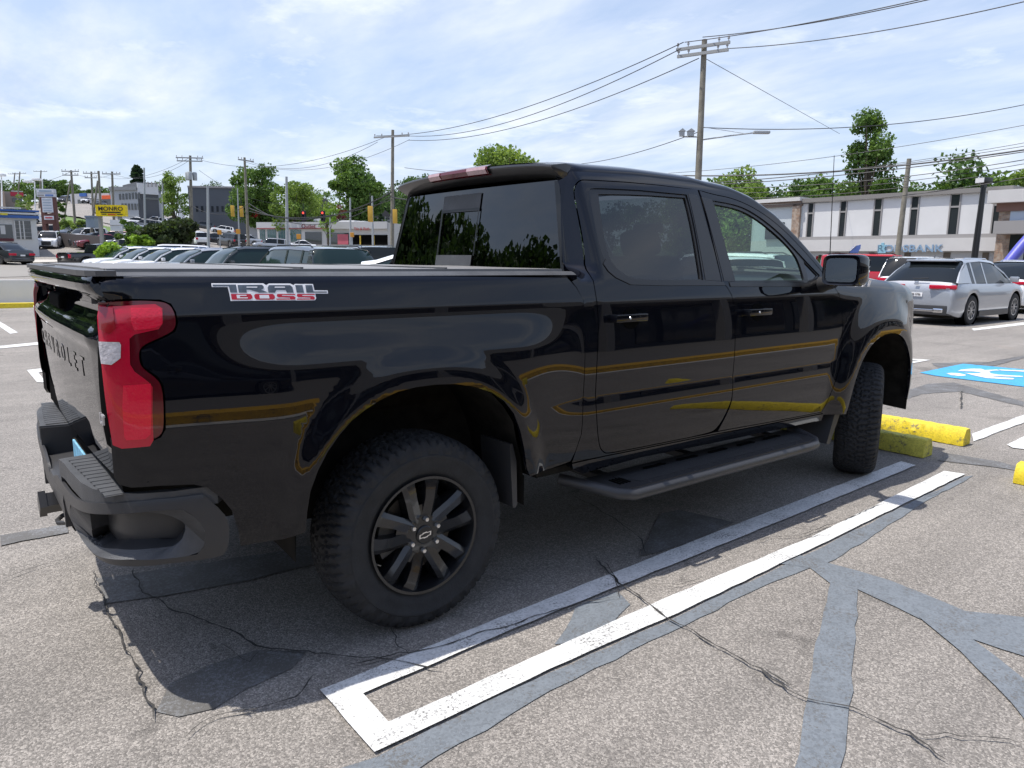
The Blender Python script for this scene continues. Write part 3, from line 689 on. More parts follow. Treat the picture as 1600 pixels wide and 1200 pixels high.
# ---- tail lamp
lampo = poff(smooth_keep(P_lamp, 2, 60), -0.002)
lamp = []
def skin2(name, outer, m, off, parents, holes=(), flange=0.01, step=0.025, posf=None, nrmf=None, mirror=True):
    before = set(bpy.data.objects); skin(name, outer, list(holes), m, None, off=off, flange=flange, step=step, posf=posf, nrmf=nrmf, mirror=mirror)
    out = sorted([o for o in bpy.data.objects if o not in before], key=lambda o: np.mean([v.co.y for v in o.data.vertices]))
    if mirror:
        for o, p in zip(out, parents): o.parent = p
    else: out[0].parent = parents[0]
    return out
LM = skin2('taillight', lampo, M_lensd, 0.004, (TR, TR), flange=0.03)
c4 = lambda pts: px_off(5.3333, 30, 400, pts)
skin2('lens', ssolve(c4([(675,400),(800,420),(1130,405),(1190,440),(1195,560),(1160,610),(960,655),(920,690),(925,900),(960,960),(1080,1050),(1110,1090),(1110,1300),(1118,1530),(1090,1580),(860,1600),(790,1570),(745,1300),(700,900),(680,700),(670,560)])), M_lensr, 0.0085, LM, flange=0.003)
skin2('upper_lamp', ssolve(c4([(935,440),(1170,440),(1190,470),(1185,570),(1130,600),(960,620),(935,560)])), M_lensb, 0.0115, LM, flange=0.003)
skin2('lower_lamp', ssolve(c4([(870,1075),(1095,1060),(1100,1300),(1095,1480),(1050,1520),(900,1530),(880,1500),(865,1250)])), M_lensb, 0.0115, LM, flange=0.003)
skin2('inner_lamp', ssolve(c4([(690,430),(790,440),(810,600),(760,650),(690,610)])), mat('wine_lens', (0.26, 0.003, 0.010), 0.15, coat=1.0), 0.0125, LM, flange=0.003)
skin2('reverse_lens', ssolve(c4([(685,712),(840,718),(852,740),(850,850),(780,905),(705,895),(692,800)])), M_lensc, 0.013, LM, flange=0.003)
skin2('lamp_pocket', poff(P_lamp, 0.05), M_gap, -0.02, (TR, TR), flange=0)

# scoop panel edge beside the lamp
# ---- tailgate
GP = np.array([(-1.060,0.95),(-1.072,0.93),(-1.084,0.90),(-1.096,0.80),(-1.108,0.55),(-1.114,0.25),(-1.116,0),(-1.114,-0.25),(-1.110,-0.55),(-1.104,-0.80),(-1.098,-0.88),(-1.088,-0.93),(-1.078,-0.95)])
GS = -GP[:, 1]
TG = [(0.76,-.040),(0.80,-.034),(0.86,-.026),(0.95,-.014),(1.05,-.006),(1.13,-.002),(1.19,.0),(1.215,.002),(1.235,.014),(1.262,.018),(1.285,.004),(1.30,-.022),(1.34,-.036),(1.365,-.028),(1.385,-.002),(1.40,.022),(1.425,.032),(1.44,.030),(1.452,.018),(1.458,.0)]
def gpos(s, z, off=0.0):
    s = np.asarray(s, float); z = np.asarray(z, float); zz, dd = zip(*TG); zf = np.linspace(0.75, 1.47, 400); df = np.interp(zf, zz, dd); k = np.ones(9)/9; df[4:-4] = np.convolve(df, k, 'valid')
    d = np.interp(z, zf, df); edge = sstep(0.935, 0.80, np.abs(s)); d = np.where((z > 1.2) & (z < 1.37), d*edge, d)
    return np.stack([np.interp(s, GS, GP[:, 0])-d-off, -s, z+0*s], -1)
def gnrm(s, z):
    e = 0.004; a = gpos(s+e, z)-gpos(s-e, z); b = gpos(s, z+e)-gpos(s, z-e); n = np.cross(b, a); n = n/np.linalg.norm(n, axis=-1, keepdims=True); return np.where(n[..., :1] > 0, -n, n)
gate = [(-0.932,0.80),(-0.4,0.79),(0.4,0.79),(0.932,0.80),(0.942,1.0),(0.948,1.30),(0.946,1.40),(0.937,1.449),(0.3,1.452),(-0.3,1.452),(-0.937,1.449),(-0.946,1.40),(-0.948,1.30),(-0.942,1.0)]
skin2('tailgate', gate, M_paint, 0.0, (TR,), posf=gpos, nrmf=gnrm, mirror=False, step=0.03, flange=0.03)
tgate = [o for o in TR.children if o.name == 'tailgate'][0]
MB().box((-1.07, -0.935, 0.78), (-1.02, 0.935, 1.449)).build('gate_core', M_gap, tgate)
MB().box((-1.112, -0.14, 1.305), (-1.07, 0.16, 1.362), bev=0.012).build('gate_handle', M_gap, tgate)
M_letter = mat('gloss_black_letter', (0.012, 0.012, 0.013), 0.25)
for i, ch in enumerate('CHEVROLET'):
    s_ = 0.60-0.15*i; P0 = gpos(-s_, 1.135, 0.001); n = gnrm(-s_, 1.145)
    M = frame_mtx(P0, (0, -1, 0), Vector((0, 0, 1))-Vector(n)*n[2]); vs, fs = text_geo(ch, 0.095, 0.0008, 0.001, sx=1.3)
    MB().add(vs, fs, M).build('gate_letter', M_paint, tgate)
P0 = on(160, 656, 0, -1.112); vs, fs = text_geo('LT', 0.045, 0.003, 0.001, sx=1.3)
MB().add(vs, fs, frame_mtx((P0[0]-0.0, P0[1], P0[2]), (0, -1, 0), (0, 0, 1))).build('trim_badge', mat('badge_silver', (0.5,0.5,0.52), 0.35, metal=0.5), tgate)

# ---- bed top: rail caps and tonneau cover
for sg in (1, -1):
    rws = [[tuple(np.array(spos(s, 1.446, 0.001))*[1, sg, 1]), (x, sg*(spos(s, 1.455)[1]+0.012), 1.456), (x, sg*(spos(s, 1.455)[1]+0.03), 1.461), (x, sg*(spos(s, 1.455)[1]+0.075), 1.461), (x, sg*(spos(s, 1.455)[1]+0.09), 1.455), (x, sg*(spos(s, 1.455)[1]+0.10), 1.36)] for s in np.linspace(S_G, 0.82, 44) for x in (np.interp(s, PS, PX),)]
    MB().grid(rws, flip=sg < 0).build('rail_cap', M_grey, TR, smooth=40)
cv = empty('tonneau_cover'); cv.parent = TR
mb = MB(); ncx, ncy = 40, 17; P = []
for i in range(ncx+1):
    x = -1.055+1.875*i/ncx; row = []
    for j in range(ncy):
        y = -0.855+1.71*j/(ncy-1); e = min(1, (0.87-abs(y))/0.05); row.append((x, y, 1.465+0.007*min(1, e)+0.002*math.sin(x*9)*math.cos(y*5)*(1-(y/0.86)**2)))
    P.append(row)
mb.grid(P, flip=True); mb.box((-1.055, -0.87, 1.455), (0.82, -0.845, 1.471)); mb.box((-1.055, 0.845, 1.455), (0.82, 0.87, 1.471)); mb.box((-1.058, -0.845, 1.455), (-1.052, 0.845, 1.471)); mb.build('cover_sheet', M_cover, cv, smooth=30)
for x in (-0.42, 0.20): MB().box((x-0.006, -0.845, 1.470), (x+0.006, 0.845, 1.4765)).build('cover_seam', M_grey, cv)
MB().prism([(-1.134,-0.30),(-1.128,-0.80),(-1.118,-0.895),(-1.095,-0.935),(-1.04,-0.94),(-1.04,0.94),(-1.095,0.935),(-1.118,0.895),(-1.128,0.80),(-1.134,0.30)][::-1], 1.449, 1.466).build('gate_cap', mat('cap_grey', (0.085,0.085,0.087), 0.42), tgate)
MB().box((-1.125, 0.02, 1.4665), (-1.095, 0.15, 1.4685)).build('cap_pad', M_black, tgate)

# ---- rear bumper
BP = np.array([(-1.18,0.0),(-1.178,-0.30),(-1.172,-0.55),(-1.162,-0.70),(-1.140,-0.81),(-1.09,-0.90),(-1.02,-0.96),(-0.93,-0.995),(-0.80,-1.01),(-0.60,-1.02)])
BT = np.r_[0, np.cumsum(np.hypot(*np.diff(BP, axis=0).T))]; _T = np.linspace(0, BT[-1], 600); BX = np.interp(_T, BT, BP[:, 0]); BY = np.interp(_T, BT, BP[:, 1])
for a in (BX, BY):
    for _ in range(3): a[15:-15] = np.convolve(a, np.ones(31)/31, 'valid')
_bx, _by = np.gradient(BX, _T), np.gradient(BY, _T); _l = np.hypot(_bx, _by); BNX, BNY = _by/_l, -_bx/_l
def bpos(s, z, off=0.0):
    s = np.asarray(s, float); z = np.asarray(z, float)
    d = np.interp(z, [0.40,0.46,0.50,0.56,0.64,0.70,0.735,0.76,0.775], [-.09,-.05,-.025,-.008,.0,.0,-.004,-.014,-.03])+off
    return np.stack([np.interp(s, _T, BX)+np.interp(s, _T, BNX)*d, np.interp(s, _T, BY)+np.interp(s, _T, BNY)*d, z+0*s], -1)
def bnrm(s, z):
    e = 0.004; a = bpos(s+e, z)-bpos(s-e, z); b = bpos(s, z+e)-bpos(s, z-e); n = np.cross(a, b); return n/np.linalg.norm(n, axis=-1, keepdims=True)
def bsolve(pts):
    S, Z = np.meshgrid(np.linspace(0.02, _T[-1]+0.1, 700), np.linspace(0.40, 0.80, 260)); Q = bpos(S.ravel(), Z.ravel())-CAM; q = Q@CF; U = np.stack([800+FPX*(Q@CR)/q, 600-FPX*(Q@CU)/q], -1)
    out = []
    for p in pts: k = np.argmin(((U-np.array(p))**2).sum(1)); out.append((S.ravel()[k], Z.ravel()[k]))
    return np.array(out)
b4 = lambda pts: px_off(4.0, 30, 600, pts)
BB = empty('rear_bumper'); BB.parent = TR
outer = bsolve(b4([(215,530),(330,700),(400,735),(600,745),(800,725),(1125,690),(1150,692),(1280,805),(1312,870),(1316,960),(1300,1040),(1270,1075),(1150,1100),(1000,1112),(700,1140),(560,1125),(450,1085),(400,1050),(340,960),(270,860),(225,790),(205,700)]))
hole = bsolve(b4([(312,745),(350,778),(600,813),(800,795),(960,782),(1050,792),(1158,890),(1165,1000),(1110,1065),(980,1085),(700,1098),(500,1078),(420,1050),(370,990),(335,900)]))
hin = bsolve(b4([(380,800),(420,812),(600,832),(800,815),(960,800),(1010,800),(1075,890),(1080,925),(985,1035),(860,1055),(730,1070),(560,1062),(430,1015),(395,930)]))
def both(fn):
    for sg in (-1, 1): fn(sg)
def mirror_to(o, name=None):
    me = o.data.copy(); me.transform(Matrix.Scale(-1, 4, (0, 1, 0))); me.flip_normals(); c = o.copy(); c.data = me; COL.objects.link(c); c.parent = o.parent; return c
before = set(bpy.data.objects)
skin('bumper_corner', smooth_keep(outer, 1, 60), [smooth_keep(hole, 1)], M_black, BB, posf=bpos, nrmf=bnrm, step=0.025, flange=0.01)
# bevelled ring of the corner step and its pocket
h1 = resample(smooth_keep(hole, 1), 0.03); 
def ringpts(loop, n=48):
    L = np.vstack([loop, loop[:1]]); t = np.r_[0, np.cumsum(np.linalg.norm(np.diff(L, axis=0), axis=1))]; u = np.linspace(0, t[-1], n, endpoint=False); return np.stack([np.interp(u, t, L[:, 0]), np.interp(u, t, L[:, 1])], -1)
ra = ringpts(hole); rb = ringpts(hin)
k0 = np.argmin(((rb-ra[0])**2).sum(1)); rb = np.roll(rb, -k0, axis=0)
A = bpos(ra[:, 0], ra[:, 1]); B = bpos(rb[:, 0], rb[:, 1])-bnrm(rb[:, 0], rb[:, 1])*0.03; Cc = rb.mean(0)
Dp = bpos(Cc[0]+(rb[:, 0]-Cc[0])*0.96, Cc[1]+(rb[:, 1]-Cc[1])*0.96); C2 = B-bnrm(rb[:, 0], rb[:, 1])*0.065; C2[:, 2] = np.maximum(C2[:, 2], float(B[:, 2].min())+0.004)
n = len(A)
for nm, U, V, mm in (('step_bevel', A, B, M_grey), ('step_pocket', B, C2, M_black)):
    vs = [tuple(p) for p in U]+[tuple(p) for p in V]; fs = [(i, (i+1) % n, n+(i+1) % n, n+i) for i in range(n)]
    o = mesh_obj(nm, vs, fs, mm, BB, smooth=40); bm = bmesh.new(); bm.from_mesh(o.data); bmesh.ops.recalc_face_normals(bm, faces=bm.faces); bm.to_mesh(o.data); bm.free(); mirror_to(o)
skin('pocket_back', poff(hin, 0.004), [], M_black, BB, off=-0.085, posf=bpos, nrmf=bnrm, step=0.04, flange=0)
# tread plate in the pocket: one sheet with a raised lozenge pattern
zf = float(np.min(B[:, 2]))+0.014; ss = np.linspace(hin[:, 0].min()+0.0, hin[:, 0].max()-0.03, 120); dd = np.linspace(0.034, 0.088, 22)
tp = MB().grid([[tuple(bpos(s_, 0.6)-bnrm(s_, 0.6)*d_*np.array([1, 1, 0])+np.array([0, 0, zf-0.6+(0.008 if (math.sin(s_*130)*math.sin(d_*190+(1.5 if int(s_*48) % 2 else 0))) > 0.25 else 0)])) for d_ in dd] for s_ in ss]).build('step_tread', M_grey, BB); mirror_to(tp)
# top pads
padpx = b4([(215,497),(250,484),(440,455),(600,610),(640,640),(700,658),(820,652),(1050,645),(1110,648),(1140,670),(1130,688),(800,722),(600,742),(430,728),(345,705),(300,650)])
PADZ = 0.762
pad = [tuple(on(a, b, 2, PADZ)[:2]) for a, b in padpx]
padr = [(-1.178,-0.33),(-1.06,-0.31),(-1.06,-0.90),(-0.93,-0.945),(-0.80,-0.955),(-0.78,-0.97),(-0.80,-0.995),(-0.93,-0.98),(-1.02,-0.945),(-1.09,-0.885),(-1.135,-0.80),(-1.155,-0.70),(-1.165,-0.55),(-1.17,-0.40)]
o = MB().prism(padr[::-1], 0.70, PADZ).build('step_pad', M_grey, BB, smooth=30); mirror_to(o)
M_rib = mat('rib_plastic', (0.030, 0.031, 0.033), 0.55); rws = []
for i in range(12):
    y = -0.345-0.048*i
    for dy, dz in ((0, 0.003), (-0.040, 0.003), (-0.0405, 0.0008), (-0.0475, 0.0008)): rws.append([(-1.152+0.003*i, y+dy, PADZ+dz), (-1.068, y+dy, PADZ+dz)])
o = MB().grid(rws).build('pad_ribs', M_grey, BB); mirror_to(o)
# inner end of each raised block, low centre shelf, face
o = MB().prism([(-1.176,-0.32),(-1.04,-0.30),(-1.04,-0.345),(-1.176,-0.345)], 0.50, 0.755).build('block_end', M_black, BB); mirror_to(o)
mb = MB(); rws = []
for y in np.linspace(0.345, -0.345, 9): rws.append([(-1.05,y,0.640),(-1.155,y,0.630),(-1.174,y,0.622),(-1.178,y,0.605),(-1.172,y,0.53),(-1.150,y,0.48),(-1.10,y,0.46)])
mb.grid(rws).build('centre_shelf', M_black, BB, smooth=40)
MB().box((-1.06,-0.60,0.50),(-0.98,0.60,0.70)).build('bumper_beam', M_under, BB)
lp = MB().box((-1.075,-0.165,0.600),(-1.066,0.165,0.722), bev=0.003).build('license_plate', mat('pale_blue_plate', (0.22, 0.48, 0.66), 0.4, var=0.35, vscale=20), BB)
ht = MB().tube([(-1.0,0.10,0.475),(-1.20,0.10,0.475)], 0.045, 4).tube([(-1.198,0.10,0.475),(-1.225,0.10,0.475)], 0.056, 4)
ht.build('tow_receiver', M_trim, BB)
MB().tube([(-1.10,0.06,0.44),(-1.15,0.06,0.42),(-1.17,0.03,0.415),(-1.17,-0.01,0.415),(-1.15,-0.04,0.42),(-1.10,-0.04,0.44)], 0.010, 8).build('chain_loop', M_black, BB)

# ---- underbody
MB().box((-1.0,-0.60,0.78),(4.3,0.60,0.86)).box((-1.0,-0.97,0.80),(-0.60,0.97,0.86)).box((0.62,-0.95,0.52),(3.15,0.95,0.60)).build('floor_pan', M_under, TR)
for sg in (1, -1): MB().box((-1.1,sg*0.47-0.05,0.48),(4.4,sg*0.47+0.05,0.66)).build('chassis_rail', M_under, TR)
MB().tube([(0,-0.80,0.41),(0,-0.2,0.41),(0,-0.12,0.41),(0,0.12,0.41),(0,0.2,0.41),(0,0.8,0.41)], [0.05,0.05,0.15,0.15,0.05,0.05], 14).build('rear_axle', M_under, TR)
MB().box((3.66,-0.78,0.30),(3.84,0.78,0.44), bev=0.04).build('front_axle', M_under, TR)
for cx, w_ in ((-0.01, 0.52), (3.70, 0.53)):
    for sg in (1, -1):
        rws = []
        for k in range(21):
            t = math.pi*k/20; c, q = math.cos(t), math.sin(t); x = cx+(w_+0.01)*math.copysign(abs(c)**0.87, c); z = 0.42+0.635*abs(q)**0.87
            rws.append([(x, sg*(0.985 if z < 0.75 else 1.015), z), (x, sg*0.80, z+0.01), (x, sg*0.60, z+0.01), (cx+(x-cx)*0.2, sg*0.585, 0.42+(z-0.42)*0.2)])
        for e, xx in ((0, rws[0][0][0]), (-1, rws[-1][0][0])): rws.insert(0 if e == 0 else len(rws), [(xx, p[1], 0.55 if (e == 0) == (cx > 1) else 0.56) for p in rws[e]])
        MB().grid(rws, flip=sg > 0).build('wheel_liner', M_under, TR, smooth=40)

# ---- mud flaps, running boards
for sg in (1, -1):
    mb = MB(); mb.prism([(0.440,0.72),(0.463,0.64),(0.470,0.44),(0.460,0.425),(0.445,0.43),(0.425,0.72)], min(sg*0.78, sg*(1.0)), max(sg*0.78, sg*(1.0)), 'y')
    mb.build('mud_flap', M_black, TR)
    pts = [(3.16,0.70),(3.10,0.52),(3.03,0.34),(3.07,0.33),(3.16,0.50),(3.22,0.66)]
    MB().prism(pts, min(sg*0.78, sg*1.03), max(sg*0.78, sg*1.03), 'y').build('mud_flap', M_black, TR)
    rb = empty('running_board'); rb.parent = TR
    MB().tube([(0.84,sg*0.86,0.455),(0.92,sg*0.97,0.435),(0.99,sg*1.12,0.420),(1.06,sg*1.150,0.41),(1.8,sg*1.150,0.41),(2.58,sg*1.150,0.41),(2.68,sg*1.145,0.412),(2.745,sg*1.10,0.42),(2.77,sg*1.02,0.432),(2.80,sg*0.90,0.45)], 0.029, 12).build('side_tube', M_black, rb, smooth=40)
    mb = MB(); plate = [(0.93,sg*0.90),(1.02,sg*1.135),(1.08,sg*1.15),(2.60,sg*1.15),(2.70,sg*1.13),(2.745,sg*1.05),(2.76,sg*0.88)]
    mb.prism(plate if sg > 0 else plate[::-1], 0.438, 0.444); mb.build('top_plate', M_black, rb)
    # sunken tread and slots
    mb = MB(); tr_ = [(1.12,sg*1.02),(1.16,sg*1.10),(2.60,sg*1.10),(2.66,sg*1.05),(2.66,sg*0.98),(1.10,sg*0.98)]
    mb.prism(tr_ if sg > 0 else tr_[::-1], 0.4445, 0.4475); mb.build('tread_strip', mat('tread_grey', (0.030,0.031,0.033), 0.6, bump=0.6, bscale=300), rb)
    for k in range(5): x = 1.33+0.27*k; MB().prism([(x,sg*0.965),(x+0.02,sg*0.975),(x+0.16,sg*0.975),(x+0.18,sg*0.965),(x+0.16,sg*0.945),(x+0.02,sg*0.945)], 0.4445, 0.4485).build('drain_slot', M_gap, rb)
    for k in range(4): x = 1.04+0.022*k; MB().box((x, min(sg*1.0, sg*1.08), 0.4445), (x+0.010, max(sg*1.0, sg*1.08), 0.4485)).build('drain_slot', M_gap, rb)
    for x in (1.2, 1.55, 1.9, 2.25, 2.5): MB().revolve([(0, 0.009), (0.004, 0.008), (0.005, 0.0)], 8, 'z', Matrix.Translation((x, sg*1.125, 0.444))).build('bolt', M_black, rb)
    for x in (1.1, 1.8, 2.6): MB().box((x, min(sg*0.5, sg*1.1), 0.40), (x+0.07, max(sg*0.5, sg*1.1), 0.43)).build('bracket', M_black, rb)

# ---- mirrors
def mirror(sg):
    mr = empty('side_mirror'); mr.parent = TR
    def loop(x, cy, cz, wy, hz, n=20, k=0.35): return [(x, sg*(-1)*(cy+wy/2*math.copysign(abs(math.cos(t))**k, math.cos(t))), cz+hz/2*math.copysign(abs(math.sin(t))**k, math.sin(t))) for t in [2*math.pi*i/n for i in range(n)]]
    secs = [loop(2.742, 1.183, 1.470, 0.205, 0.155), loop(2.735, 1.183, 1.470, 0.228, 0.176), loop(2.750, 1.183, 1.470, 0.236, 0.186), loop(2.82, 1.185, 1.470, 0.236, 0.186), loop(2.875, 1.180, 1.470, 0.215, 0.170), loop(2.905, 1.175, 1.470, 0.16, 0.125)]
    mb = MB(); n = 20; b = [v for s in secs for v in s]; fs = [(i*n+j, i*n+(j+1) % n, (i+1)*n+(j+1) % n, (i+1)*n+j) for i in range(len(secs)-1) for j in range(n)]; fs.append(tuple(range(5*n, 6*n)))
    fs.append(tuple(range(n-1, -1, -1)))
    mb.add(b, fs); mb.build('mirror_housing', M_paint, mr, smooth=50)
    g = [Vector(v) for v in loop(2.7405, 1.183, 1.470, 0.190, 0.140)]; MB().add([v+Vector((-0.0015, 0, 0)) for v in g], [tuple(range(n-1, -1, -1))] if sg > 0 else [tuple(range(n))]).build('mirror_glass', mat('mirror_silver', (0.75, 0.78, 0.78), 0.02, metal=1.0), mr)
    MB().tube([(2.83, -sg*1.10, 1.395), (2.85, -sg*1.03, 1.385), (2.90, -sg*0.96, 1.37)], [0.035, 0.045, 0.055], 10).build('mirror_arm', M_black, mr, smooth=50)
mirror(1); mirror(-1)

# ---- door handles
def handle(px, py, parents):
    s, z = ssolve([(px, py)])[0]
    for sg, par in zip((1, -1), parents):
        base = spos(s, z); n = snrm(s, z); tx = spos(s+0.01, z)-spos(s-0.01, z); tx /= np.linalg.norm(tx)
        M = frame_mtx(base, tx, (0, 0, 1))
        if sg < 0: M = Matrix.Scale(-1, 4, (0, 1, 0)) @ M
        mb = MB(); mb.box((-0.108, -0.019, 0.030), (0.108, 0.019, 0.046), M, bev=0.007); mb.box((-0.108, -0.017, 0.0), (-0.078, 0.017, 0.035), M, bev=0.004); mb.box((0.078, -0.017, 0.0), (0.108, 0.017, 0.035), M, bev=0.004)
        o = mb.build('door_handle', M_paint, par, smooth=40)
        lk = MB().revolve([(0.046, 0.0), (0.0485, 0.004), (0.0485, 0.006), (0.046, 0.007)], 12, 'z', M @ Matrix.Translation((-0.018 if True else 0, 0.0, 0))).build('lock_cap', M_chrome, par)
def cup(px, py, parents):
    s, z = ssolve([(px, py)])[0]; under('handle_cup', np.array([(s+0.060*math.cos(t), z-0.002+0.050*math.sin(t)) for t in [2*math.pi*i/28 for i in range(28)]]), [], M_gap, parents, off=0.0022, flange=0, step=0.02)
handle(978, 496, rds); handle(1179, 487, fds); cup(985, 497, rds); cup(1183, 487, fds)

# ---- lettering on the bed side and hood edge
c7 = lambda pts: ssolve(px_off(7.2727, 310, 425, pts))
M_dw = mat('decal_white', (0.80, 0.80, 0.82), 0.3); M_dg = mat('decal_grey', (0.085, 0.105, 0.13), 0.25, var=0.4, vscale=30); M_dr = mat('decal_red', (0.50, 0.010, 0.03), 0.3)
DC = empty('lettering_decal'); DC.parent = TR
def dec(name, pts, m, off): 
    for o in skin2(name, c7(pts), m, off, (DC, DC), flange=0, step=0.05, mirror=False): pass
dec('decal_outline', [(145,130),(735,130),(770,150),(800,132),(1040,132),(1080,150),(1095,136),(1195,138),(1210,136),(1300,138),(1318,208),(1468,210),(1472,246),(1325,246),(1338,300),(1325,322),(1115,324),(1100,322),(870,324),(620,326),(365,330),(350,245),(332,172),(152,172)], M_dw, 0.001)
for P in ([(158,144),(425,144),(440,235),(362,235),(345,163),(162,163)], [(443,148),(722,146),(742,168),(738,190),(712,203),(792,234),(690,236),(585,202),(545,202),(548,236),(458,236)],
          [(800,150),(1040,150),(1068,175),(1080,236),(1003,236),(992,206),(884,206),(868,236),(795,236),(785,178)], [(1098,150),(1180,150),(1198,236),(1116,236)], [(1213,150),(1290,150),(1306,222),(1458,222),(1462,236),(1227,236)]): dec('letter', P, M_dg, 0.0016)
for P in ([(368,250),(590,250),(610,270),(612,298),(590,314),(378,316)], [(645,250),(845,250),(865,270),(868,298),(850,314),(660,316),(640,298),(632,268)], [(895,250),(1098,250),(1100,262),(950,262),(948,272),(1080,274),(1104,290),(1096,314),(888,316),(882,303),(1040,303),(1042,292),(910,288),(888,275)], [(1122,250),(1320,250),(1322,262),(1180,262),(1178,272),(1300,274),(1322,290),(1318,314),(1120,316),(1115,303),(1270,303),(1272,292),(1135,288),(1116,275)]): dec('letter', P, M_dr, 0.0016)
for P in ([(545,168),(668,168),(666,180),(545,180)], [(866,168),(978,168),(984,180),(864,180)], [(430,261),(545,261),(545,272),(470,272),(470,290),(560,290),(560,301),(438,301)], [(690,262),(798,262),(806,302),(696,302)]): dec('letter_counter', P, M_dw, 0.0022)
hb = frame_mtx(spos(3.42, 1.365, 0.006), (1, 0, 0), (0, -0.2, 1)); vs, fs = text_geo('Z71', 0.085, 0.001, 0.004, sx=1.7); MB().add(vs, fs, hb).build('side_badge', M_dw, TR)

# ---- wheels
def tyre_mesh(r=0.407, w=0.275, n=300, lug=0.011):
    hw = w/2; prof = [(-hw+0.028,0.232),(-hw+0.022,0.246),(-hw+0.010,0.262),(-hw+0.001,0.290),(-hw-0.002,0.318),(-hw-0.005,0.322),(-hw-0.005,0.334),(-hw-0.001,0.338),(-hw+0.004,0.355),(-hw+0.010,0.368)]
    side = len(prof); m = 36
    for j in range(m+1):
        y = -hw+0.014+(w-0.028)*j/m; u = abs(2*j/m-1); prof.append((y, r-0.018*u**3.2-0.006*u**8))
    prof += [(-a, b) for a, b in prof[:side][::-1]]
    P = []
    for i in range(n):
        t = 2*math.pi*i/n; row = []
        for k, (y, rad) in enumerate(prof):
            rr = rad; d = 0
            if side <= k <= side+m:
                v = (y/hw); q = i/n*62
                zig = 0.030*(abs((q*2) % 2-1)-0.5)/hw*2.0
                for c0 in (-0.46, 0.0, 0.46):
                    if abs(v-c0-zig*(1 if c0 >= 0 else -1)) < 0.055: d = 1
                ph = (q+0.9*v) % 1.0 if v > 0 else (q-0.9*v+0.5) % 1.0
                if abs(v) > 0.5 and ph < 0.26: d = 1
                if abs(v) <= 0.5 and ph < 0.13 : d = max(d, 0.8)
                rr -= lug*d
            elif k in (side-1, side-2, side+m+1, side+m+2):
                q = i/n*31; blk = 1 if (q % 1.0) < 0.55 else 0; y = y*(1+0.05*blk) if abs(y) > 0.1 else y; rr += 0.0
            row.append((rr*math.cos(t), y, rr*math.sin(t)))
        P.append(row)
    mb = MB(); P.append(P[0]); mb.grid(P); return mb
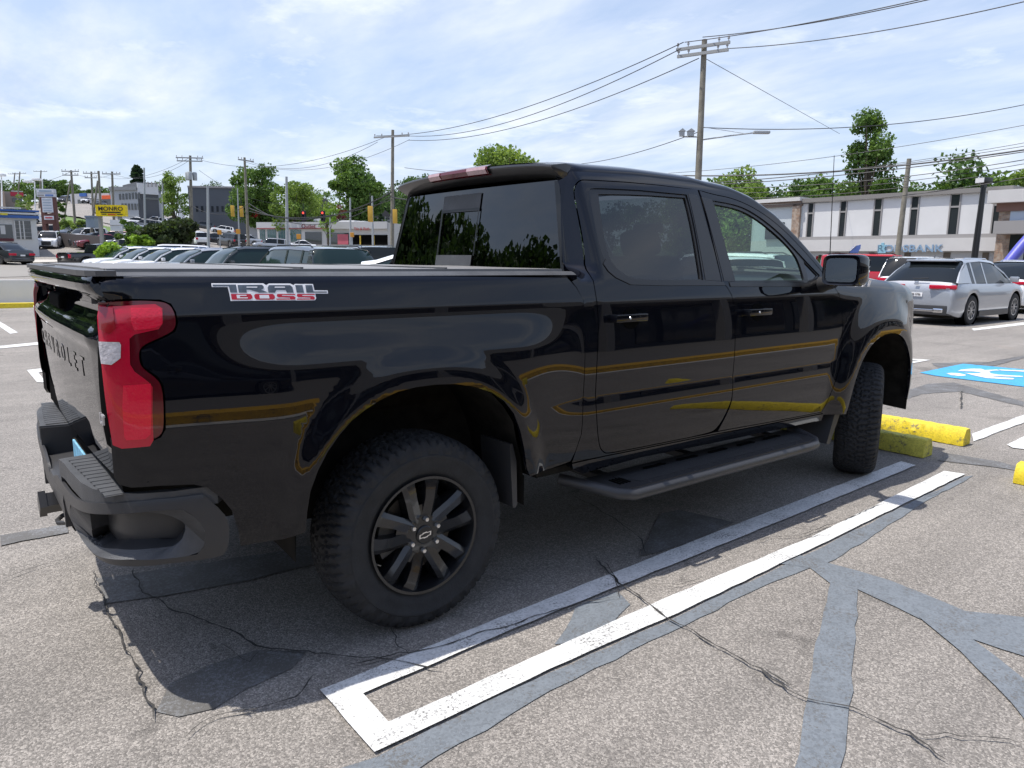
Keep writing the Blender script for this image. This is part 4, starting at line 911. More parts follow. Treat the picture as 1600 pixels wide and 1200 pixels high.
def wheel(name, loc, side, steer=0.0, hero=True):
    w_ = empty(name, loc, 0); w_.parent = TR; w_.rotation_euler = (0, 0, steer)
    if side > 0: w_.rotation_euler = (0, 0, steer+math.pi)
    # local: outboard is -y
    if wheel.tyre is None:
        o = tyre_mesh().build('tyre', M_rubber, w_, smooth=40); wheel.tyre = o.data
        mb = MB()
        mb.revolve([(0.128,0.236),(-0.10,0.236),(-0.122,0.238),(-0.130,0.248),(-0.134,0.247),(-0.132,0.236),(-0.112,0.228),(-0.06,0.214),(0.10,0.208)], 72)
        M = Matrix
        for k in range(5):
            base = R_(90+4+72*k)
            for sg in (-1, 1):
                c, q = math.cos(base), math.sin(base)
                def pt(rad, tang, y): return (c*rad-q*tang, y, q*rad+c*tang)
                # two facets with a raised ridge on the outer side
                secs = []
                for rad, mid, wd, yt, yb in ((0.055, 0.022, 0.036, -0.117, -0.05), (0.095, 0.032, 0.034, -0.121, -0.05), (0.150, 0.045, 0.033, -0.129, -0.055), (0.200, 0.054, 0.036, -0.131, -0.06), (0.232, 0.060, 0.043, -0.122, -0.085)):
                    mid *= sg; a = mid-wd*0.9; b = mid+wd*0.9; rdg = mid+sg*wd*0.25
                    secs.append([pt(rad, a, yb), pt(rad, a+0.003, yt+0.013), pt(rad, rdg, yt), pt(rad, b-0.003, yt+0.013), pt(rad, b, yb)])
                mb.grid(secs)
            # web between the arms at the hub
            c, q = math.cos(base), math.sin(base)
            mb.add([(c*rr-q*tt, yy, q*rr+c*tt) for rr, tt, yy in ((0.05,-0.03,-0.113),(0.05,0.03,-0.113),(0.125,0.014,-0.104),(0.125,-0.014,-0.104))], [(0,1,2,3)])
        mb.revolve([(-0.06,0.088),(-0.100,0.088),(-0.112,0.080),(-0.116,0.050),(-0.116,0.038)], 48)
        o2 = mb.build('rim', M_rim, w_, smooth=28); wheel.rim = o2.data
        cap = MB().revolve([(-0.108,0.040),(-0.121,0.038),(-0.124,0.034),(-0.124,0.0)], 40).build('centre_cap', M_trim, w_, smooth=30); wheel.cap = cap.data
        # cross shaped emblem
        em = MB(); a = R_(0); outl = [(-0.030,-0.0085),(-0.011,-0.0085),(-0.0095,-0.0125),(0.012,-0.0125),(0.0105,-0.0085),(0.026,-0.0085),(0.030,0.0085),(0.011,0.0085),(0.0095,0.0125),(-0.012,0.0125),(-0.0105,0.0085),(-0.026,0.0085)]
        inn = [(x*0.80, z*0.62) for x, z in outl]; V, F = fill2d([Vector((x, z)) for x, z in outl], [inn]); Rz = Matrix.Rotation(R_(-8), 4, 'Y')
        em.add([(v[0], -0.1250, v[1]) for v in V], F, Rz); o3 = em.build('wheel_emblem', M_chrome, w_); wheel.em = o3.data
        wheel.nut = None; nuts = []
        for k in range(6):
            t = R_(90+60*k-6); mb = MB(); mb.revolve([(-0.112,0.020),(-0.1165,0.0195),(-0.1165,0.0185)], 16, 'y', Matrix.Translation((0.066*math.cos(t), 0, 0.066*math.sin(t)))); 
            mb2 = MB().revolve([(-0.10,0.0105),(-0.128,0.0105),(-0.131,0.0085),(-0.132,0.0)], 6, 'y', Matrix.Translation((0.066*math.cos(t), 0, 0.066*math.sin(t)))); n_ = mb2.build('lug_nut', mat('nut_chrome', (0.62,0.61,0.60), 0.3, metal=1.0), w_, smooth=50); nuts.append(n_.data)
        wheel.nuts = nuts
        mb = MB(); mb.revolve([(-0.02,0.06),(-0.045,0.075),(-0.05,0.168),(-0.035,0.170),(-0.02,0.168)], 48); o5 = mb.build('brake_disc', mat('disc_iron', (0.07,0.065,0.06), 0.45, metal=0.8), w_, smooth=40); wheel.disc = o5.data
        mb = MB()
        for t0 in np.linspace(150, 205, 7)[:-1]:
            pts = [(r*math.cos(R_(t)), r*math.sin(R_(t))) for r, t in ((0.115,t0),(0.188,t0),(0.188,t0+9.3),(0.115,t0+9.3))]; mb.prism(pts, -0.075, -0.01, 'y')
        o6 = mb.build('brake_caliper', mat('caliper_grey', (0.06,0.06,0.06), 0.5, var=0.3, vscale=30), w_); wheel.cal = o6.data
        mb = MB().revolve([(0.10,0.205),(0.10,0.03),(0.04,0.03),(0.03,0.09),(0.0,0.09)], 40); o7 = mb.build('hub', M_under, w_, smooth=30); wheel.hub = o7.data
    else:
        for nm, d in (('tyre', wheel.tyre), ('rim', wheel.rim), ('centre_cap', wheel.cap), ('wheel_emblem', wheel.em), ('brake_disc', wheel.disc), ('brake_caliper', wheel.cal), ('hub', wheel.hub)):
            o = bpy.data.objects.new(nm, d); COL.objects.link(o); o.parent = w_
        for d in wheel.nuts: o = bpy.data.objects.new('lug_nut', d); COL.objects.link(o); o.parent = w_
    return w_
wheel.tyre = None
wheel('wheel', (0, -0.868, 0.402), -1)
wheel('wheel', (3.745, -0.868, 0.402), -1, R_(27))
wheel('wheel', (0, 0.868, 0.402), 1)
wheel('wheel', (3.745, 0.868, 0.402), 1, R_(24))

# ---- cabin interior
def seat(x, y, w_=0.52):
    s = empty('seat', (x, y, 0.86)); s.parent = TR
    MB().box((-0.05,-w_/2,0.0),(0.48,w_/2,0.18), bev=0.06).build('cushion', M_interior, s, smooth=50)
    M = Matrix.Translation((-0.08,0,0.10)) @ Matrix.Rotation(R_(-16), 4, 'Y'); MB().box((-0.07,-w_/2,0.0),(0.07,w_/2,0.60), M, bev=0.06).build('backrest', M_interior, s, smooth=50)
    MB().box((-0.05,-0.13,0.60),(0.06,0.13,0.76), M, bev=0.05).build('headrest', M_interior, s, smooth=50)
seat(2.12, -0.40); seat(2.12, 0.40); seat(1.36, -0.42, 0.6); seat(1.36, 0.42, 0.6)
MB().prism([(2.95,0.95),(2.78,1.10),(2.74,1.28),(2.82,1.36),(3.25,1.40),(3.28,0.95)], -0.88, 0.88, 'y').build('dashboard', M_interior, TR)
sw = empty('steering_wheel', (2.60, -0.38 if False else 0.38, 1.24)); sw.parent = TR; sw.rotation_euler = (0, R_(62), 0)
mb = MB(); ring = [(0.185*math.cos(t), 0.185*math.sin(t), 0) for t in [2*math.pi*i/32 for i in range(33)]]; mb.tube(ring, 0.016, 8, False); mb.build('wheel_ring', M_interior, sw, smooth=50)
MB().box((-0.06,-0.07,-0.02),(0.06,0.07,0.03), bev=0.015).box((-0.02,-0.18,-0.01),(0.02,0.18,0.01)).box((0.0,-0.02,-0.01),(0.18,0.02,0.01)).build('wheel_hub', M_interior, sw)
MB().box((2.35,-0.125,1.70),(2.38,0.125,1.76), bev=0.012).build('inner_mirror', M_interior, TR)

# ================================================================== TERRAIN AND BACKGROUND
_TD = np.array([0, 16, 24, 36, 50, 62, 75, 95, 120, 145, 200, 300, 420, 700, 1500])
_TZ = {-60: [0,0,0,.1,.4,.7,1.0,1.6,2.5,4,8,14,20,24,24], 140: [0,0,.04,.16,.42,.75,1.1,2.6,4.6,7.2,13,21,28,32,30], 300: [0,0,.06,.2,.34,.8,1.3,2.3,3.9,5.4,9,15,20,24,24],
       480: [0,0,.08,.2,.35,.6,1.0,1.7,2.5,3.1,5,9,13,15,15], 900: [0,0,0,0,.1,.3,.5,.8,1.2,1.5,3,6,9,11,11], 1500: [0,0,0,0,0.05,.1,.3,.6,1.0,1.4,3,6,9,11,11]}
_TK = sorted(_TZ)
def terr(x, y):
    dx, dy = x-CAM[0], y-CAM[1]; D = math.hypot(dx, dy); fwd = dx*math.cos(YAW)+dy*math.sin(YAW); rt = dx*math.sin(YAW)-dy*math.cos(YAW)
    if fwd < 0.12*D: return 0.0 if fwd < 0 else 0.0
    px = 800+FPX*rt/fwd; px = max(_TK[0], min(_TK[-1], px)); hs = [np.interp(D, _TD, _TZ[k]) for k in _TK]
    k = sstep(0.12, 0.3, fwd/D); return float(np.interp(px, _TK, hs)*k)
def tpx(px, D):
    """ground point seen in column px at horizontal distance D"""
    d = ray(px, 400); h = math.hypot(d[0], d[1]); x, y = CAM[0]+d[0]/h*D, CAM[1]+d[1]/h*D; return Vector((x, y, terr(x, y)))
def zat(py, P):
    """height at which column point P is seen at photo row py (px from P itself)"""
    lo, hi = -20.0, 120.0
    for _ in range(40):
        m_ = (lo+hi)/2
        if pxof((P[0], P[1], m_))[1] > py: lo = m_
        else: hi = m_
    return lo
def thit(px, py):
    d = ray(px, py); h = math.hypot(d[0], d[1]); D = 4.0
    while D < 900:
        P = CAM+d*(D/h)
        if P[2] <= terr(P[0], P[1]): return P
        D *= 1.01
    return CAM+d*(600/h)

rows = []; NA, rads = 150, [0.02, 1.5, 3, 5, 8, 12, 17, 22, 28, 36, 44, 52, 60, 70, 80, 92, 106, 122, 145, 170, 200, 240, 300, 360, 420, 520, 700, 1500, 3500]
mb = MB(); P = []
for i in range(NA+1):
    a = 2*math.pi*i/NA; P.append([(CAM[0]+r*math.cos(a), CAM[1]+r*math.sin(a), terr(CAM[0]+r*math.cos(a), CAM[1]+r*math.sin(a))) for r in rads])
mb.grid(P, flip=True); g = mb.build('ground', M_asph); smooth_mesh(g.data, 80); tag(g, 'sunlit worn asphalt parking lot rolling up into the distance', 'ground', kind='structure')
for p in g.data.polygons:
    if p.normal.z < 0: g.data.flip_normals(); break
def drape(name, poly, m, off, label, cat='ground', step=None, world=False):
    pts = [tuple((thit(*p) if not world else p)[:2]) for p in poly]
    V = np.array(pts); L = max(np.ptp(V[:, 0]), np.ptp(V[:, 1])); st = step or L/14; R = resample(V, st); lo, hi = V.min(0), V.max(0)
    gx, gy = np.meshgrid(np.arange(lo[0], hi[0], st), np.arange(lo[1], hi[1], st)); G = np.stack([gx.ravel(), gy.ravel()], -1); G = G[inside(G, R)] if len(G) else G
    vs = [Vector(p) for p in R]+[Vector(p) for p in G]; n = len(R); r = delaunay_2d_cdt(vs, [(i, (i+1) % n) for i in range(n)], [], 0, 1e-5)
    Vv = np.array([tuple(v) for v in r[0]]); F = [tuple(f) for f in r[2]]; cs = np.array([Vv[list(f)].mean(0) for f in F]); ok = inside(cs, R); F = [f for f, k in zip(F, ok) if k]
    o = MB().add([(x, y, terr(x, y)+off) for x, y in Vv], F).build(name, m)
    if sum(p.normal.z*p.area for p in o.data.polygons) < 0: o.data.flip_normals()
    return tag(o, label, cat, kind='structure')
M_grass = mat('grass', (0.10, 0.16, 0.035), 0.9, var=0.45, vscale=0.8, bump=0.6, bscale=20)
M_road = mat('road_asphalt', (0.24, 0.225, 0.205), 0.9, var=0.08, vscale=0.2)
M_walk = mat('pale_sidewalk', (0.46, 0.43, 0.385), 0.9, var=0.08, vscale=0.6)
M_hill = mat('wooded_hill', (0.05, 0.085, 0.03), 0.95, var=0.4, vscale=0.05)
drape('road', [(-60,436),(120,430),(300,424),(480,418),(480,405),(300,409),(120,414),(-60,414)], M_road, 0.02, 'main road passing behind the low white wall', 'road')
drape('sidewalk', [(-60,414),(60,411),(150,408),(150,404),(60,405),(-60,406)], M_walk, 0.05, 'pale sidewalk on the far side of the road', 'sidewalk')
drape('hill_road', [(60,330),(95,326),(150,330),(215,338),(300,352),(420,366),(600,386),(600,392),(420,384),(330,378),(220,360),(140,345),(96,338)], M_road, 0.12, 'road climbing the hill past the yellow sign', 'road')
drape('grass_verge', [(96,350),(130,357),(170,371),(215,371),(215,364),(165,355),(120,342),(96,338)], M_grass, 0.10, 'grass bank below the tall sign', 'grass')
drape('grass_verge', [(105,402),(122,396),(145,398),(200,392),(250,392),(250,380),(300,380),(300,400),(200,408),(110,408)], M_grass, 0.12, 'grass strip by the old black pickup', 'grass')
drape('wooded_hill', [tuple(tpx(p, d)[:2]) for p, d in ((-300,330),(-300,1400),(1900,1400),(1900,200),(1300,160),(900,170),(640,240),(420,300),(200,420),(60,330))], M_hill, 0.3, 'wooded hillside along the horizon', 'hill', step=60, world=True)

def sheet_box(P0, P1, h, t=0.2, z0=None):
    """upright slab between two ground points"""
    a, b = Vector(P0), Vector(P1); d = (b-a); d.z = 0; n = Vector((-d.y, d.x, 0)).normalized()*t/2
    za, zb = (a.z, b.z) if z0 is None else (z0, z0)
    vs = [(a.x+n.x, a.y+n.y, za-.2), (b.x+n.x, b.y+n.y, zb-.2), (b.x-n.x, b.y-n.y, zb-.2), (a.x-n.x, a.y-n.y, za-.2), (a.x+n.x, a.y+n.y, za+h), (b.x+n.x, b.y+n.y, zb+h), (b.x-n.x, b.y-n.y, zb+h), (a.x-n.x, a.y-n.y, za+h)]
    return vs, [(0,3,2,1),(4,5,6,7),(0,1,5,4),(1,2,6,5),(2,3,7,6),(3,0,4,7)]
# low white wall with yellow kerb
A, B = Vector(gp(-260, 487)), Vector(gp(300, 478)); A.z = B.z = 0
tag(MB().add(*sheet_box(A+Vector((0, .6, 0)), B+Vector((0, .6, 0)), 0.78, 0.25)).build('low_wall', mat('whitewash', (0.62, 0.63, 0.66), 0.8, var=0.06, vscale=1.0)), 'low whitewashed wall behind the yellow kerb at the left', 'wall')
tag(MB().add(*sheet_box(A, B, 0.16, 0.30)).build('yellow_kerb', M_yel), 'yellow painted kerb at the foot of the low white wall', 'kerb', kind='structure')

class Face:
    """a building front between two columns; u runs along it in metres, z is height above its base"""
    def __init__(s, name, label, cat, pa, da, pb, db, ytop, depth, m, ytop_b=None, base=None, roofm=None, parapet=0.0):
        s.a, s.b = tpx(pa, da), tpx(pb, db); s.z0 = min(s.a.z, s.b.z)-0.3 if base is None else base; s.d = Vector((s.b.x-s.a.x, s.b.y-s.a.y, 0)); s.L = s.d.length; s.d.normalize(); s.n = Vector((s.d.y, -s.d.x, 0))
        if s.n.dot(Vector(CAM)-s.a) < 0: s.n = -s.n
        s.H = zat(ytop, s.a)-s.z0; s.root = empty(name, (s.a.x, s.a.y, s.z0), 0, label, cat)
        s.M = Matrix(((s.d.x, -s.n.x, 0, 0), (s.d.y, -s.n.y, 0, 0), (0, 0, 1, 0), (0, 0, 0, 1)))   # local: x along, y into the building
        s.box('wall', 0, s.L, 0, s.H, m, -depth, 0.0)
    def uv(s, px, py):
        d = Vector(ray(px, py)); t = (s.a-Vector(CAM)).dot(s.n)/d.dot(s.n); P = Vector(CAM)+d*t; return (P-s.a).dot(s.d), P.z-s.z0
    def box(s, name, u0, u1, z0, z1, m, y0=0.0, y1=0.08, par=None, bev=0.0):
        """y0,y1: how far the box stands out of the front"""
        o = MB().box((u0, -y1, z0), (u1, -y0, z1), s.M, bev).build(name, m, par or s.root); return o
    def pbox(s, name, x0, y0, x1, y1, m, out=0.08, par=None, back=0.0):
        u0, z1 = s.uv(x0, y0); u1, z0 = s.uv(x1, y1); return s.box(name, min(u0, u1), max(u0, u1), min(z0, z1), max(z0, z1), m, back, out, par)
    def text(s, name, txt, px, py, hpx, m, out=0.1, sx=1.0, par=None, offset=0.0):
        u, z = s.uv(px, py); D = (Vector(CAM)-s.a).length; h = abs(s.uv(px, py-hpx/2)[1]-s.uv(px, py+hpx/2)[1])
        M = frame_mtx(Vector((0,0,0)), s.d if True else 0, (0, 0, 1)); M.translation = s.M @ Vector((u, -out, z))
        vs, fs = text_geo(txt, h*1.38, 0.02, offset, sx=sx); return MB().add(vs, fs, M).build(name, m, par or s.root)

M_cwall = mat('cream_panel', (0.60, 0.60, 0.60), 0.75, var=0.05, vscale=0.4)
M_gfas = mat('grey_fascia', (0.27, 0.26, 0.255), 0.7)
M_lfas = mat('light_fascia', (0.52, 0.51, 0.50), 0.7, var=0.05, vscale=0.5)
M_dwin = mat('window_dark', (0.03, 0.035, 0.04), 0.08, coat=1.0)
M_twin = mat('window_teal', (0.06, 0.13, 0.13), 0.08, coat=1.0)
def brick(name, c1, c2, scale, sq=0.4):
    m = bpy.data.materials.new(name); m.use_nodes = True; w = NT(m.node_tree); P = w.node('ShaderNodeTexCoord').outputs['Object']
    s = w.node('ShaderNodeSeparateXYZ', {0: P}); v = w.node('ShaderNodeCombineXYZ', {0: w.math('ADD', s.outputs[0], s.outputs[1]), 1: s.outputs[2], 2: 0.0})
    b = w.node('ShaderNodeTexBrick', {'Vector': v.outputs[0], 'Color1': (*c1, 1), 'Color2': (*c2, 1), 'Mortar': (0.16, 0.14, 0.12, 1), 'Scale': scale, 'Mortar Size': 0.03, 'Bias': -0.1})
    b.offset = 0.4; b.squash = 0.7; n_ = w.noise(P, 3.0, 3.0); c = w.mix(w.ramp(n_, [(0.4, 0.0), (0.62, 0.7)]), b.outputs[0], (0.42, 0.36, 0.30)); w.l.new(c, w.n['Principled BSDF'].inputs['Base Color']); w.n['Principled BSDF'].inputs['Roughness'].default_value = 0.9; return m
M_stone = brick('ledge_stone', (0.33, 0.20, 0.13), (0.22, 0.15, 0.11), 2.2)

# ---- bank on the right
bk = Face('bank_building', 'long two storey white panelled bank with dark slot windows', 'building', 1249, 66.0, 1570, 59.5, 317, 18, M_cwall, base=-0.2)
H = bk.H; L = bk.L
bk.box('parapet', -0.1, L+0.1, H, H+0.32, mat('parapet_grey', (0.20, 0.19, 0.18), 0.7), -18, 0.25)
z1 = bk.uv(1400, 371)[1]; z2 = bk.uv(1400, 373.5)[1]; z3 = bk.uv(1400, 392.5)[1]; z0 = bk.uv(1400, 319)[1]
bk.box('ledge', -0.2, L, z2, z1+0.15, M_gfas, 0, 0.25)
bk.box('sign_fascia', -0.3, L, z3, z2, M_lfas, 0, 0.55)
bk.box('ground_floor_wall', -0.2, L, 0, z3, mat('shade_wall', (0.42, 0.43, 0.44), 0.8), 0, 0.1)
for x0, x1 in ((1260,1267),(1310,1318),(1363,1373),(1420,1430),(1481,1494),(1549,1566)):
    u0 = bk.uv(x0+3, 340)[0]; u1 = bk.uv(x1+3, 340)[0]
    w_ = bk.box('window', u0, u1, z1+0.1, H-0.05, M_dwin, 0, 0.02); zz = z1+(H-z1)*0.68; bk.box('transom', u0, u1, zz, zz+0.12, M_gfas, 0.02, 0.06, w_)
    bk.box('mullion', u0-0.09, u0, z1+0.1, H-0.05, M_gfas, 0, 0.07, w_); bk.box('mullion', u1, u1+0.09, z1+0.1, H-0.05, M_gfas, 0, 0.07, w_)
for x0, x1 in ((1305,1314),(1358,1367),(1414,1424),(1475,1486),(1536,1546)):
    u0 = bk.uv(x0, 400)[0]; u1 = bk.uv(x1, 400)[0]; bk.box('shop_window', u0, u1, 0.5, z3-0.1, mat('bronze_window', (0.12, 0.10, 0.08), 0.2), 0.1, 0.14)
M_slate = mat('sign_slate', (0.20, 0.30, 0.42), 0.5)
bk.text('sign_lettering', 'RODSBANK', 1426, 389, 11.5, M_slate, 0.60, 1.2, offset=0.01)
for k in range(3): u, z = bk.uv(1381+4*k, 388); bk.box('logo_bar', u-0.12, u+0.08, z-0.45, z+(0.4 if k == 1 else 0.25), mat('sign_teal', (0.22, 0.42, 0.52), 0.5), 0.55, 0.62)
for x0, x1, yt in ((1346,1381,297),(1446,1494,298)):
    a = bk.uv(x0, 310)[0]; b = bk.uv(x1, 310)[0]; ht = bk.uv(x0, yt+2)[1]
    o = MB().box((a, 3.0, H-0.1), (b, 6.0, ht), bk.M, 0.05).build('rooftop_unit', mat('galvanised', (0.42, 0.45, 0.44), 0.5, var=0.15, vscale=1.0), bk.root)
    MB().box((a+0.15, 2.96, H+0.35), (a+(b-a)*0.42, 3.0, ht-0.2), bk.M).build('grille', mat('grille_grey', (0.22, 0.23, 0.24), 0.6), o)
# rounded left end with stone pier
P = bk.M; n = 20; cyl = []; uA = bk.uv(1250, 350)[0]
rr = 2.9; cx = -rr-0.2; arc = [(cx-rr*math.sin(t), -0.1+rr*0.9-rr*0.9*math.cos(t)) for t in np.linspace(0, math.pi/2, 12)]
def ring_wall(z0_, z1_, grow=0.0): 
    pts = [(0.0+0.0, -0.1-grow)]+[(x-(grow if i == 11 else 0), y-grow) for i, (x, y) in enumerate(arc)]+[(arc[-1][0]-grow, 14), (0, 14)]; return MB().prism(pts, z0_, z1_, 'z', P)
ring_wall(0, z2, 0.0).build('round_corner_wall', M_lfas, bk.root); ring_wall(z2, H-0.25).build('round_corner_glass', mat('pale_glazing', (0.50, 0.54, 0.56), 0.3), bk.root)
ring_wall(H-0.25, H+0.15, 0.25).build('round_cornice', mat('cornice_brown', (0.16, 0.12, 0.10), 0.7), bk.root); ring_wall(H+0.15, H+0.45, 0.45).build('round_cap', M_lfas, bk.root)
u0 = bk.uv(1241, 340)[0]; bk.box('stone_pier', u0, -0.05, z2, H-0.1, M_stone, 0, 0.35); 
uu = bk.uv(1213, 340)[0]; bk.box('corner_window', uu-0.8, uu+0.9, z1, z1+1.4, M_dwin, 0.0, 0.30)
# stone tower at the right end
tw = Face('stone_tower', 'stone clad entrance tower with dark canopy at the right edge', 'building', 1553, 58.0, 1660, 57.0, 327, 8, M_stone, base=-0.2)
tw.pbox('tower_cap', 1551, 299, 1668, 313, M_lfas, 0.8, back=-7); tw.pbox('tower_band', 1560, 313, 1662, 327, mat('band_brown', (0.18, 0.10, 0.08), 0.7), 0.2, back=-7)
tw.pbox('tower_window', 1580, 328, 1662, 345, mat('tower_glazing', (0.45, 0.52, 0.62), 0.15), 0.06); tw.pbox('canopy', 1567, 347, 1662, 365, M_gfas, 1.6); tw.pbox('doorway', 1581, 352, 1662, 420, M_dwin, 0.05)
so = tw.pbox('hours_sign', 1582, 392, 1600, 420, mat('sign_grey', (0.28, 0.30, 0.33), 0.5), 0.5, back=0.4); 

# ---- blue air tube and feather flag
M_blue = mat('blue_vinyl', (0.085, 0.09, 0.42), 0.45)
B0 = tpx(1566, 46); pts = [at(1566+dx, py, 40) for dx, py in ((0, 424),(2, 418),(14, 404),(30, 385),(42, 372),(60, 352))]
tag(MB().tube(pts, [0.24,0.26,0.28,0.30,0.30,0.28], 14).build('air_tube', M_blue, smooth=60), 'leaning blue inflatable tube in front of the stone tower', 'inflatable tube')
fb = tpx(1325, 52); ft = Vector((fb.x, fb.y, zat(383, fb))); fl = empty('feather_flag', fb, 0, 'blue feather flag standing before the white bank', 'flag')
zz = lambda py: zat(py, fb)-fb.z; rt = Vector((CR[0], CR[1], 0)).normalized(); pp = 52/FPX*1.02
MB().tube([(0, 0, 0), (0, 0, zz(400)), (rt.x*0.1, rt.y*0.1, zz(392)), (rt.x*0.45, rt.y*0.45, zz(384))], 0.03, 6).build('flag_pole', M_trim, fl)
F = [(0.02,404),(0.02,396),(0.12,390),(0.35,384.5),(0.75,382),(0.74,388),(0.62,394),(0.55,400),(0.5,406)]
MB().prism([(a, zz(b)) for a, b in F], -0.01, 0.01, 'y', Matrix(((rt.x, 0, 0, 0), (rt.y, 1, 0, 0), (0, 0, 1, 0), (0, 0, 0, 1)))).build('flag_cloth', mat('flag_blue', (0.12, 0.19, 0.48), 0.6), fl)

# ================================================================== CARS
M_cglass = mat('car_glass', (0.010, 0.013, 0.015), 0.04, spec=0.35)
M_tglass = mat('car_glass_green', (0.014, 0.028, 0.028), 0.04, spec=0.35)
M_tyre2 = mat('car_tyre', (0.018, 0.018, 0.019), 0.8)
M_alloy = mat('alloy_rim', (0.45, 0.46, 0.48), 0.3, metal=0.9)
M_darkrim = mat('dark_rim', (0.08, 0.08, 0.085), 0.35, metal=0.6)
M_headl = mat('headlight_lens', (0.60, 0.62, 0.64), 0.12, coat=1.0)
KINDS = {
 'sedan': dict(L=4.8, W=1.83, H=1.45, hood=0.93, belt=0.94, deck=1.04, ws=1.15, rf=0.35, rr=-0.85, rb=-1.75, wb=2.8, r=0.33),
 'suv': dict(L=4.75, W=1.90, H=1.72, hood=1.08, belt=1.10, deck=1.10, ws=1.25, rf=0.55, rr=-1.95, rb=-2.28, wb=2.8, r=0.37),
 'crossover': dict(L=4.72, W=1.90, H=1.62, hood=1.00, belt=1.05, deck=1.07, ws=1.30, rf=0.40, rr=-1.48, rb=-2.22, wb=2.89, r=0.37),
 'boxy': dict(L=4.6, W=1.90, H=1.85, hood=1.20, belt=1.22, deck=1.22, ws=0.90, rf=0.65, rr=-2.15, rb=-2.26, wb=2.8, r=0.41),
 'van': dict(L=5.1, W=1.98, H=1.76, hood=1.05, belt=1.08, deck=1.08, ws=1.75, rf=0.75, rr=-2.10, rb=-2.42, wb=3.0, r=0.36),
 'old pickup': dict(L=4.9, W=1.75, H=1.60, hood=0.98, belt=1.02, deck=1.02, ws=0.95, rf=0.45, rr=-0.55, rb=-0.68, wb=3.0, r=0.36),
 'pickup': dict(L=5.6, W=1.98, H=1.88, hood=1.16, belt=1.20, deck=1.20, ws=1.15, rf=0.60, rr=-0.75, rb=-0.90, wb=3.5, r=0.41),
}
def car_proto(kind, m, glass_m=None, rim_m=None, lamp=True):
    k = KINDS[kind]; L, W, H, r, wb = k['L'], k['W']/2, k['H'], k['r'], k['wb']; glass_m = glass_m or M_cglass
    root = empty('parked_car'); xf = wb/2+0.02*L; xr = xf-wb; zc = r; R = r+0.07
    xs = set(np.round(np.linspace(-L/2, L/2, 26), 4)) | {round(-L/2+0.03, 4), round(L/2-0.03, 4), round(-L/2+0.10, 4), round(L/2-0.10, 4)}
    for c in (xf, xr):
        for t in np.linspace(0, math.pi, 15): xs.add(round(c+R*math.cos(t), 4))
        xs |= {round(c-R-0.012, 4), round(c+R+0.012, 4)}
    xs = sorted(xs); rows = []
    bed = 'pickup' in kind
    for x in xs:
        e = min(1.0, (L/2-abs(x))/0.55); e = max(e, 0.0); ec = math.sqrt(max(0.0, 1-(1-e)**2)); w = W*(0.80+0.20*ec) if x > 0 else W*(0.86+0.14*ec)
        if x > k['ws']: t = (x-k['ws'])/(L/2-k['ws']); T = k['belt']-(k['belt']-k['hood'])*t*0.6-0.16*t**2.2; T -= 0.28*max(0, (x-(L/2-0.16))/0.16)**2
        elif x < k['rb']: t = (k['rb']-x)/max(0.05, (L/2+k['rb'])); T = k['deck']-(0.02*t if not bed else 0); T -= (0.22 if not bed else 0.0)*max(0, (-x-(L/2-0.10))/0.10)**2
        else: T = k['belt']+(k['deck']-k['belt'])*max(0, min(1, (0.6-x)/2.0))
        zb = 0.21+(0.10*max(0, 1-e*1.8)); a = 0
        for c in (xf, xr):
            if abs(x-c) <= R+1e-6: a = max(a, zc+math.sqrt(max(0, R*R-(x-c)**2)))
        cl = lambda z: max(z, a); zs = max(T-0.13, a+0.02)
        rows.append([(x, 0, T+0.015), (x, w*0.55, T+0.010), (x, w*0.84, T-0.008), (x, w*0.93, T-0.040), (x, w*0.985, zs), (x, w, max(0.70, a+0.01)), (x, w*0.995, cl(0.52)), (x, w*0.985, cl(0.36)), (x, w*0.93, cl(zb))])
    def both_(rows): return [r_+[(p[0], -p[1], p[2]) for p in r_[-1:0:-1]] for r_ in rows]
    fr = both_(rows); mb = MB(); n = len(fr[0]); b = [p for r_ in fr for p in r_]; fs = [(i*n+j, i*n+(j+1) % n, (i+1)*n+(j+1) % n, (i+1)*n+j) for i in range(len(fr)-1) for j in range(n)]
    fs += [tuple(range(n-1, -1, -1)), tuple(range((len(fr)-1)*n, len(fr)*n))]; mb.add(b, fs); body = mb.build('body', m, root, smooth=38)
    # lower cladding
    mb = MB(); mb.box((xr+R+0.03, -W*1.004, 0.20), (xf-R-0.03, W*1.004, 0.34)); mb.build('side_skirt', M_black if kind != 'sedan' else m, root)
    MB().box((-L/2+0.2, -W*0.85, 0.18), (L/2-0.2, W*0.85, 0.5)).build('underside', M_under, root)
    # glasshouse
    gx = [k['ws'], k['ws']*0.6+k['rf']*0.4, k['rf']+0.05, k['rf']-0.25, (k['rf']+k['rr'])/2, k['rr']+0.2, k['rr'], k['rr']*0.45+k['rb']*0.55, k['rb']]
    gz = [0, (H-k['belt'])*0.52, H-k['belt']-0.05, H-k['belt']-0.01, H-k['belt'], H-k['belt']-0.035, H-k['belt']-0.06, (H-k['deck'])*0.52, 0]
    wt, wb_ = W*(0.70 if kind == 'crossover' else 0.74), W*0.92; rows = []
    for x, dz in zip(gx, gz):
        f = dz/(H-k['belt']); wtop = wb_+(wt-wb_)*f; bz = k['belt'] if x > 0 else k['deck']; rows.append([(x, wb_*(0.96 if abs(dz) < .01 else 1), bz-0.03), (x, wtop+0.01, bz-0.03+dz*0.93+0.0), (x, wtop-0.05, bz+dz-0.004), (x, wtop*0.5, bz+dz+0.012), (x, 0, bz+dz+0.016)])
    full = [r_+[(p[0], -p[1], p[2]) for p in r_[-2::-1]] for r_ in rows]
    gh = MB().grid(full, flip=True).build('window', glass_m, root, smooth=35)
